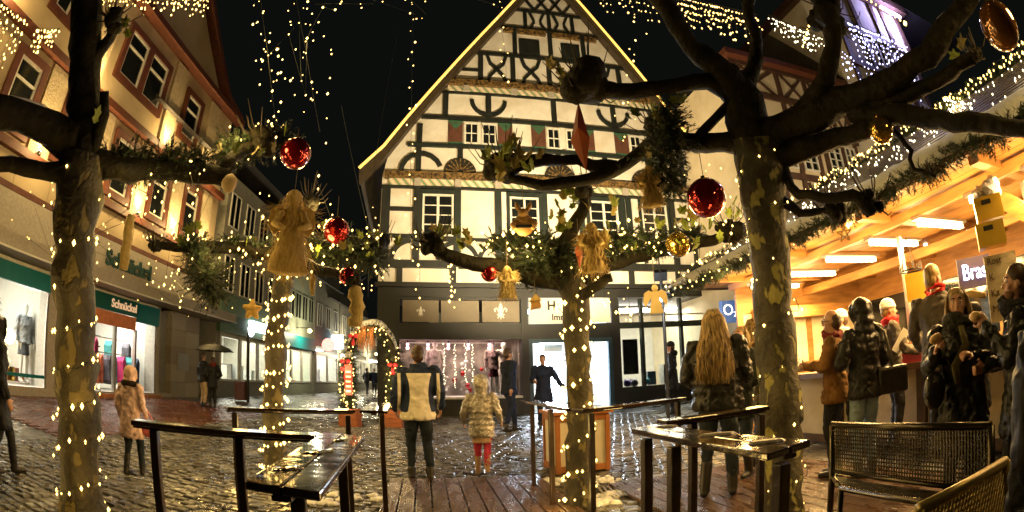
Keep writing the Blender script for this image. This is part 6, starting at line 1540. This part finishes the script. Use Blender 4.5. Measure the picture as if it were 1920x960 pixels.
            e = q.build('long_hair', hair, None, True); e.parent = o; e['kind'] = 'stuff'
    k = h / 1.755
    root.location = pos; root.rotation_euler = (0, 0, -R(yaw)); root.scale = (k, k, k)
    bpy.context.view_layer.update()
    return root
def spot(x, yfeet, ytop, base=None):
    """a standing point on the ground under a pixel, and how tall one there must be to reach ytop"""
    p = gnd(x, yfeet) if base is None else atz(x, yfeet, base)
    return p, atd(x, ytop, math.hypot(p.x, p.y)).z - p.z
def at_D(x, ytop, D, base): q = atd(x, ytop, D); return Vector((q.x, q.y, base)), q.z - base
def loc(root, v): return root.matrix_world @ Vector(v)

p, h = spot(8, 893, 598)
person(p, 75, h, 'dark silhouetted pedestrian in a long coat before the Christmas tree window', m_blackc, .55, m_blackc, m_boot, m_brownh, fat=1.05, hood=m_blackc, LF=(-.09, .20, .09), RF=(.09, -.18, .11), boots=True, seed=1)
p, h = spot(252, 893, 690)
g_ = person(p, 38, h, 'girl in a pale pink winter coat with dark fur collar walking by the rail', m_pink, .62, m_jeansd, m_boot, None, hood=cloth('pink_hood', (.70, .46, .40)), fur=cloth('dark_fur', (.03, .02, .015), .9, .9, 60), RE=(.25, .02, 1.14), RW=(.23, .16, .96), LF=(-.09, -.1, .09), RF=(.09, .14, .08), fat=1.08, boots=True, seed=2)
w = loc(g_, (.27, .17, .78)); mb = MB(); mb.ball(w, (.13, .07, .10), 12, 8); mb.tube([w + Vector((-.09, 0, .07)), w + Vector((0, 0, .2)), w + Vector((.09, 0, .07))], .012, 6); tag(rehome(mb.build('handbag', m_pinkb, None, True)), 'bright pink bag at the hip of the girl in the pale pink coat', 'bag')
p, h = spot(381, 766, 664)
c1 = person(p, 60, h, 'man in dark jacket and beige trousers holding the umbrella', m_blackc, .82, m_beige, m_boot, m_brownh, RE=(.24, .1, 1.16), RW=(.18, .3, 1.34), vox=.02, seed=3)
u = loc(c1, (.17, .33, 1.38))
um = thing('umbrella', u, 'open black umbrella above the couple at the granite pillar', 'umbrella'); mb = MB(); n = 16; rr = .62
vs = [u + Vector((0, 0, .62))]
for i, (r, z) in enumerate(((.25, .59), (.45, .52), (.62, .40))):
    for j in range(n): a = 6.283 * j / n; vs.append(u + Vector((math.cos(a) * r * (1 if j % 2 == 0 or i < 2 else .97), math.sin(a) * r, z + (.02 if j % 2 else 0) * (i == 2))))
fs = [(0, 1 + j, 1 + (j + 1) % n) for j in range(n)] + [(1 + i * n + j, 1 + (i + 1) * n + j, 1 + (i + 1) * n + (j + 1) % n, 1 + i * n + (j + 1) % n) for i in range(2) for j in range(n)]
mb.add(vs, fs); mb.build('canopy', mat('umbrella_black', (.02, .025, .02), .45), um, True); MB().cyl(u - Vector((0, 0, .1)), u + Vector((0, 0, .66)), .012, 8).build('shaft', m_steel, um)
for j in range(8): a = 6.283 * j / 8; MB().tube([u + Vector((0, 0, .57)), u + Vector((math.cos(a) * .58, math.sin(a) * .58, .40))], .005, 4).build('rib', m_steel, um)
p, h = spot(400, 767, 672)
person(p + Vector((.05, -.1, 0)), -30, h, 'companion in dark clothes with hand on hip under the umbrella', m_blackc, .70, m_blackc, m_boot, m_brownh, scarf=m_darkred, LE=(-.34, 0, 1.16), LW=(-.2, .1, .98), RE=(.34, -.05, 1.16), RW=(.2, .06, 1.0), vox=.02, seed=4)
p, h = spot(789, 901, 650)
person(p, -6, h, 'man seen from behind in a cream and blue winter jacket and jeans', m_skij, .80, m_jeansd, m_boot, m_brownh, collar=True, LE=(-.29, -.06, 1.15), LW=(-.28, .10, .93), RE=(.29, -.06, 1.15), RW=(.30, .10, .93), LF=(-.11, .04, .08), RF=(.12, -.06, .08), fat=1.12, puff=.012, vox=.012, seed=5, gloves=True)
p, h = spot(906, 893, 711)
person(p, 8, h, 'child in a shiny gold quilted hooded coat and pink tights walking away', m_goldc, .70, m_tights, cloth('beige_boot', (.5, .33, .22)), None, hood=m_goldc, hoodk=1.28, LE=(-.30, -.02, 1.16), LW=(-.33, .10, .98), RE=(.30, -.02, 1.16), RW=(.33, .08, .98), LF=(-.09, .02, .08), RF=(.10, -.14, .15), fat=1.08, puff=.018, boots=True, vox=.014, seed=6, skirt=cloth('pale_skirt', (.6, .4, .28)))
p, h = spot(957, 813, 655)
person(p, 60, h, 'man in navy clothes walking in front of the shop window', m_navy, .80, m_navy, m_boot, m_brownh, LE=(-.26, .08, 1.15), LW=(-.24, .22, .96), RE=(.27, -.12, 1.16), RW=(.27, -.12, .92), LF=(-.09, .16, .09), RF=(.09, -.16, .1), fat=1.12, vox=.018, seed=7)
p, h = spot(1021, 805, 666)
person(p, 175, h, 'woman in a dark coat with an outstretched arm silhouetted against the bright door', m_navy, .62, m_navy, m_boot, m_brownh, face=True, LE=(-.31, .0, 1.17), LW=(-.45, .08, .95), RE=(.27, .06, 1.15), RW=(.24, .28, 1.12), vox=.016, seed=8)
p, h = at_D(1256, 643, 13.2, .18)
person(p, -85, h, 'dark hooded passer-by in profile in front of the lit green framed shop window', m_blackc, .60, m_blackc, m_boot, m_brownh, hooddn=m_blackc, hat=m_blackc, face=False, fat=1.1, vox=.02, seed=9)
p, h = at_D(1337, 583, 4.9, .06)
person(p, 8, h, 'woman seen from behind with long blond hair and black puffer jacket at the rail', m_puffer, .84, m_jeansd, m_boot, m_blond, .40, LE=(-.28, .02, 1.14), LW=(-.16, .22, 1.02), RE=(.28, .02, 1.14), RW=(.17, .22, 1.02), LF=(-.13, -.03, .08), RF=(.13, .03, .08), headyaw=.3, fat=1.12, puff=.025, boots=True, vox=.012, seed=10, skirt=None)
p, h = at_D(1382, 612, 5.7, .06)
person(p, -150, h, 'young blond woman looking down beside the long haired woman', m_greenj, .70, m_jeansd, m_boot, m_blond, .34, scarf=m_beige, headpitch=-.35, face=True, boots=True, fat=.95, LE=(-.25, .02, 1.14), LW=(-.12, .2, 1.06), RE=(.25, .02, 1.14), RW=(.1, .22, 1.06), seed=11)
p, h = at_D(1412, 600, 6.1, .06)
person(p, 70, h, 'woman in a chunky knit scarf half hidden behind the mottled trunk', m_knit, .78, m_blackc, m_boot, m_blond, .12, scarf=m_knit, scarfr=.06, face=True, headyaw=.2, seed=12)
p, h = at_D(1556, 582, 5.35, .055)
g_ = person(p, -78, h, 'balding man with glasses and dark red scarf eating from a paper at the stall', m_brownj, .80, m_blackc, m_boot, m_brownh, scarf=m_darkred, bald=True, glasses=True, face=True, headyaw=.0, headpitch=-.05, LE=(-.28, .05, 1.18), LW=(-.12, .30, 1.20), RE=(.28, .05, 1.16), RW=(.12, .32, 1.18), curl=1.0, fat=1.1, vox=.012, seed=13)
w = loc(g_, (.0, .42, 1.21)); tag(rehome(MB().box(w, (.16, .22, .05), M=Matrix.Rotation(.4, 3, 'X')).build('paper_plate', m_paper, None, bevel=.02)), 'white paper with food in the hands of the man with glasses', 'paper')
p, h = at_D(1611, 563, 5.2, .055)
g_ = person(p, -38, h, 'person in a black hooded jacket and pale jeans seen from behind at the stall', m_puffer, .80, m_jeansl, m_boot, None, hood=m_puffer, LE=(-.30, .02, 1.15), LW=(-.16, .26, 1.14), RE=(.28, .0, 1.13), RW=(.2, .2, 1.0), fat=1.05, curl=.9, vox=.012, seed=14)
sb_ = thing('shoulder_bag', loc(g_, (.24, -.1, .85)), 'black leather bag hanging from the shoulder of the hooded person', 'bag')
q = [loc(g_, v) for v in ((.12, .12, 1.45), (.16, .0, 1.51), (.20, -.13, 1.40), (.26, -.16, 1.05))]; MB().tube(q, .016, 6).build('strap', mat('grey_strap', (.12, .11, .09), .5), sb_, True)
MB().box(loc(g_, (.25, -.15, .93)), (.34, .12, .26), R(-20)).build('bag_body', m_leather, sb_, bevel=.03)
m_hb = m_whitecap
p, h = at_D(1574, 584, 6.9, .18)
person(p, -160, h, 'stall vendor with a white headband bending towards the customers', m_blackc, .8, m_blackc, m_boot, m_brownh, hat=m_whitecap, scarf=m_whitecap, face=True, headyaw=.9, seed=15)
p, h = at_D(1664, 564, 6.0, .18)
person(p, 75, h, 'stall vendor in a white knit hat and red scarf at the grill', m_grey, .8, m_blackc, m_boot, m_blond, hat=m_whitecap, scarf=m_red_s, face=True, RE=(.26, .1, 1.16), RW=(.22, .32, 1.08), LE=(-.26, .1, 1.16), LW=(-.2, .32, 1.06), vox=.012, seed=16)
p, h = at_D(1746, 498, 5.2, .18)
person(p, 15, h, 'stall vendor in a grey jacket turned away, blond hair tied with red', m_grey, .8, m_blackc, m_boot, m_blond, scarf=m_red_s, scarfr=.018, LE=(-.30, .08, 1.17), LW=(-.28, .24, 1.0), RE=(.30, .08, 1.17), RW=(.28, .26, 1.0), headyaw=.5, fat=1.1, vox=.014, seed=17)
p, h = at_D(1791, 541, 3.75, .055)
g_ = person(p, 186, h, 'blond woman in a black coat and thick scarf facing us with a bread roll', m_puffer, .50, m_blackc, m_boot, m_blond, .30, scarf=m_scarfg, scarfr=.062, face=True, LE=(-.28, .06, 1.16), LW=(-.12, .25, 1.24), RE=(.29, .10, 1.17), RW=(.19, .27, 1.31), curl=1.15, headyaw=-.05, headpitch=-.12, fat=1.12, puff=.01, boots=True, vox=.010, seed=18)
w = loc(g_, (.17, .33, 1.405)); rr_ = MB(); rr_.ball(w, (.06, .036, .03), 14, 9, Matrix.Rotation(-.25, 3, 'Y')); tag(rehome(rr_.build('bread_roll', m_bread, None, True)), 'bread roll in the raised hand of the blond woman', 'bread')
q = [loc(g_, v) for v in ((-.03, .14, 1.46), (-.06, .17, 1.32), (.04, .19, 1.18), (.02, .19, 1.05))]; o = MB().tube(q, [.03, .035, .04, .03], 8, flat=.5).build('scarf_end', m_olive, None, True); o.parent = g_; o.matrix_parent_inverse = g_.matrix_world.inverted()
hbc = atd(1752, 735, 3.6)
hb = thing('handbag', hbc - Vector((0, 0, .13)), 'black leather shoulder bag at the side of the blond woman facing us', 'bag'); mb = MB(); mb.ball(hbc, (.10, .07, .125), 14, 10); mb.build('bag_body', m_leather, hb, True); MB().tube([hbc + Vector((0, 0, .1)), loc(g_, (.26, .16, 1.15)), loc(g_, (.20, .06, 1.47))], .012, 6).build('strap', m_leather, hb, True)
p, h = at_D(1893, 497, 3.35, .055)
g_ = person(p, -92, h, 'dark haired man in a dark jacket with thick collar eating beside the blond woman', m_puffer, .66, m_blackc, m_boot, m_brownh, scarf=cloth('black_scarf', (.02, .02, .02), .9), scarfr=.065, face=True, beard=True, headyaw=-.15, headpitch=-.18, LE=(-.28, .08, 1.18), LW=(-.17, .24, 1.40), RE=(.29, .06, 1.14), RW=(.2, .28, 1.12), curl=1.1, fat=1.1, vox=.010, seed=19)
w = loc(g_, (-.15, .32, 1.47)); mb = MB(); mb.ball(w, (.038, .045, .03), 12, 8, jit=.08); tag(rehome(mb.build('sausage_bun', m_bread, None, True)), 'bitten bun in the hand of the dark haired man', 'bread'); tag(rehome(MB().box(w + Vector((.05, .0, -.05)), (.07, .01, .10), .4).build('napkin', m_paper, None)), 'white napkin under the bun of the dark haired man', 'napkin')
p, h = at_D(1822, 572, 4.7, .055)
person(p, -60, h, 'person in dark clothes and dark hat half hidden behind the blond woman', m_blackc, .7, m_blackc, m_boot, m_brownh, hat=m_blackc, face=True, RE=(.29, .1, 1.3), RW=(.30, .34, 1.46), seed=20)
p = atd(1822, 553, 4.45); q = atd(1848, 556, 4.4); tag(rehome(MB().tube([atd(1796, 557, 4.5), p, q], [.015, .03, .022], 10).build('long_bread', m_bread, None, True)), 'long bread roll held up behind the blond woman', 'bread')
q = atd(2048, 800, 1.5)
person(Vector((q.x, q.y, .055)), -20, 1.44, 'dark coated back of a person close beside the olive bench', m_blackc, .45, m_blackc, m_boot, m_brownh, fat=1.25, puff=.03, hooddn=m_blackc, seed=21)
for i, (x, yf, yt, lab, c) in enumerate(((688, 735, 699, 'distant pedestrian in the street seen through the fir arch', m_blackc), (702, 735, 701, 'second distant pedestrian seen through the fir arch, in blue', m_navy), (613, 722, 690, 'distant pedestrian in a red jacket by the far lit shops', m_darkred), (652, 740, 697, 'dark pedestrian outside the fir arch by the lit shops', m_blackc), (715, 735, 702, 'pedestrian beside the fir arch pillar nearer the gabled house', m_blackc))):
    D = [34, 34, 40, 30, 34][i]; q = atd(x, yf, D); top_ = atd(x, yt, D); q.z = gz(q.x, q.y); person(q, random.choice((0, 180, 40)), 1.7, lab, c, .75, m_blackc, m_boot, m_brownh, vox=.035, seed=30 + i, LF=(-.09, .1, .08), RF=(.09, -.1, .08))

# ------------------------------------------------------------------ shop window figures and lights
def mannequin(p, yaw, h, label, top, **k):
    r = person(p, yaw, h, label, top, k.pop('hem', .85), k.pop('legs', None), m_mann, skin=m_mann, vox=.016, name='mannequin', rel=False, **k); r['category'] = 'mannequin'; return r
u, z = HF.hit(818, 700); mannequin(HF.p(u, .80, -.55), 170, 1.62, 'white mannequin in a pale top in the pink lit window', cloth('pale_top', (.6, .55, .48)), seed=41, group='mannequins')
u, z = HF.hit(862, 700); mannequin(HF.p(2.75, .80, -.5), 165, 1.60, 'white mannequin with a dark red skirt in the pink lit window', cloth('beige_top', (.5, .42, .36)), seed=42, skirt=cloth('wine_skirt', (.14, .03, .04)), LE=(-.36, .0, 1.2), LW=(-.30, .1, .95), group='mannequins')
mannequin(HF.p(3.12, .80, -.8), 190, 1.62, 'white mannequin in a long cream dress in the pink lit window', cloth('cream_dress', (.6, .56, .5)), hem=.62, seed=43, RE=(.36, 0, 1.2), RW=(.4, .1, .98), group='mannequins')
u, z = LF.hit(72, 660); mannequin(LF.p(u, .44, -.7), 95, 1.95, 'mannequin in a grey blazer and skirt in the fashion store window', cloth('grey_blazer', (.22, .23, .24)), seed=44, skirt=cloth('charcoal_skirt', (.06, .065, .07)), group='mannequins')
u, z = LF.hit(37, 640); ct = thing('christmas_tree', LF.p(u, .45, -1.4), 'decorated glowing Christmas tree inside the fashion store window', 'christmas tree')
nd = MB(); bl = MB(); c = LF.p(u, 0, -1.4)
for k in range(900):
    z = random.uniform(.7, 2.5); r = (2.6 - z) * .34 * math.sqrt(random.random()); a = random.random() * 6.283; p = c + Vector((math.cos(a) * r, math.sin(a) * r, z)); needles(nd, p, Vector((math.cos(a), math.sin(a), -.3)), .12, 6, .06)
    if k % 6 == 0: bl.octa(c + Vector((math.cos(a) * (2.6 - z) * .34, math.sin(a) * (2.6 - z) * .34, z)), .022)
tag(nd.build('needles', m_fir, ct), kind='stuff'); tag(bl.build('bulbs', m_bulb, ct), kind='stuff'); MB().cyl(c + Vector((0, 0, .45)), c + Vector((0, 0, 2.5)), .04, 8).build('trunk', m_twig, ct)
for k in range(14): z = random.uniform(.8, 2.2); a = random.random() * 6.283; r = (2.6 - z) * .35; MB().ball(c + Vector((math.cos(a) * r, math.sin(a) * r, z)), .05, 8, 6).build('ornament_ball', (m_gold, m_baub)[k % 2], ct, True)
lamp('POINT', c + Vector((0, 0, 1.5)) + LF.n * .9, 14, (1, .7, .35), .2, parent=ct)
for k in range(6): s = u - .5 + .25 * k; MB().fbox(LF, s, s + .2, .44, .6 + .25 * random.random(), -1.0, -.8).build('gift_box', (m_gold, m_red, m_orange)[k % 3], ct)
for x, lab in ((764, 'first'), (803, 'second'), (842, 'third'), (880, 'fourth'), (920, 'fifth')):
    u, z = HF.hit(x, 628); t = thing('pink_spotlight', HF.p(u, 2.3, -.3), 'pink spotlight at the top of the shop window, %s from the left' % lab, 'spotlight', 'pink spotlights'); MB().ball(HF.p(u, 2.3, -.3), .045, 10, 7).build('bulb', m_bulbp, t, True); MB().cyl(HF.p(u, 2.32, -.3), HF.p(u, 2.42, -.3), .02, 8).build('stem', m_black, t)
    lamp('POINT', HF.p(u, 2.2, -.36), 16, (1, .55, .5), .05, parent=t)
for x, lab, z0 in ((835, 'first', 1.0), (855, 'second', .9), (876, 'third', 1.0), (889, 'fourth', 1.05)):
    u, _z = HF.hit(x, 690); P = [HF.p(u + random.uniform(-.02, .02), 2.3 - k * .1, -.35) for k in range(int((2.3 - z0) / .1))]
    root = thing('tinsel_string', P[0], 'glittering white light garland hanging in the shop window, %s from the left' % lab, 'garland', 'white garlands in the shop window'); nd = MB(); bl = MB()
    for p in P:
        for k in range(7): d = Vector((random.uniform(-1, 1), random.uniform(-1, .3), random.uniform(-1, 1))).normalized(); w = d.orthogonal().normalized() * .006; q = p + Vector((0, 0, random.uniform(-.05, .05))); nd.add([q - w, q + w, q + d * .06], [(0, 1, 2)])
        for k in range(2): bl.octa(p + Vector((random.uniform(-.03, .03), -.03, random.uniform(-.05, .05))), .013)
    tag(nd.build('tinsel', m_snow, root), kind='stuff'); tag(bl.build('bulbs', m_bulbw, root), kind='stuff')
for k in range(26): u = random.uniform(1.2, 2.5); z = random.uniform(.85, 1.9); MB().ball(HF.p(u, z, -.9 - random.random() * .4), random.uniform(.04, .09), 8, 6).build('window_ornament', (m_snow, m_baub, m_steel, m_goldc)[k % 4], house, True)
lamp('AREA', HF.p(1.7, 2.38, -.8), 45, (1, .75, .6), to=HF.p(1.7, .8, -.9), sx=3, sy=.5, name='shop_lamp')
# ------------------------------------------------------------------ floodlights on posts that light the gabled house
def floodpost(x, D, power, label, zl=3.2, to=None, visible=True):
    q = atd(x, 700, D); q.z = gz(q.x, q.y); t = thing('floodlight_post', q, label, 'floodlight', 'floodlights before the gabled house')
    MB().cyl(q, q + Vector((0, 0, zl - .1)), .035, 8).build('post', m_black, t); hd_ = q + Vector((0, 0, zl)); tgt = to or HF.p(4.9, 7.5)
    d = (tgt - hd_).normalized(); Mq = d.to_track_quat('Y', 'Z').to_matrix()
    MB().box(hd_, (.26, .12, .2), M=Mq).build('housing', m_black, t); MB().box(hd_ + d * .065, (.22, .01, .16), M=Mq).build('lens', m_shoplight, t)
    lamp('SPOT', hd_ + d * .12, power, (1, .76, .41), .12, tgt, t, 105, .5, 'flood_light')
floodpost(1087, 9.6, 2700, 'floodlight on a thin post hidden behind the middle trunk', 3.0, HF.p(4.0, 7.6))
floodpost(1250, 10.5, 1300, 'floodlight on a thin post in front of the lit green framed shop window', 3.1, HF.p(7.4, 8.4))
c = atd(1241, 562, 9.8); t = thing('market_spotlight', c, 'dazzling white spotlight hanging left of the stall roof corner', 'spotlight')
MB().ball(c, (.09, .06, .06), 12, 8).build('lens', m_lightbox, t, True); MB().cyl(c, c + Vector((0, 0, .9)), .012, 6).build('hanger', m_black, t); lamp('POINT', c + Vector((-.15, -.15, -.05)), 70, (.85, .92, 1), .06, parent=t)
# an added string, out of view overhead, that lights the faces at the stall
P = [Vector((1.9 + i * .2, 1.15 + .06 * math.sin(i), 3.25 - .12 * math.sin(math.pi * i / 12))) for i in range(13)]
strand_pts('fairy_light_string', P, .011, 'added fairy light string out of view overhead, lighting the people near the mesh bench', GH, None, 34)
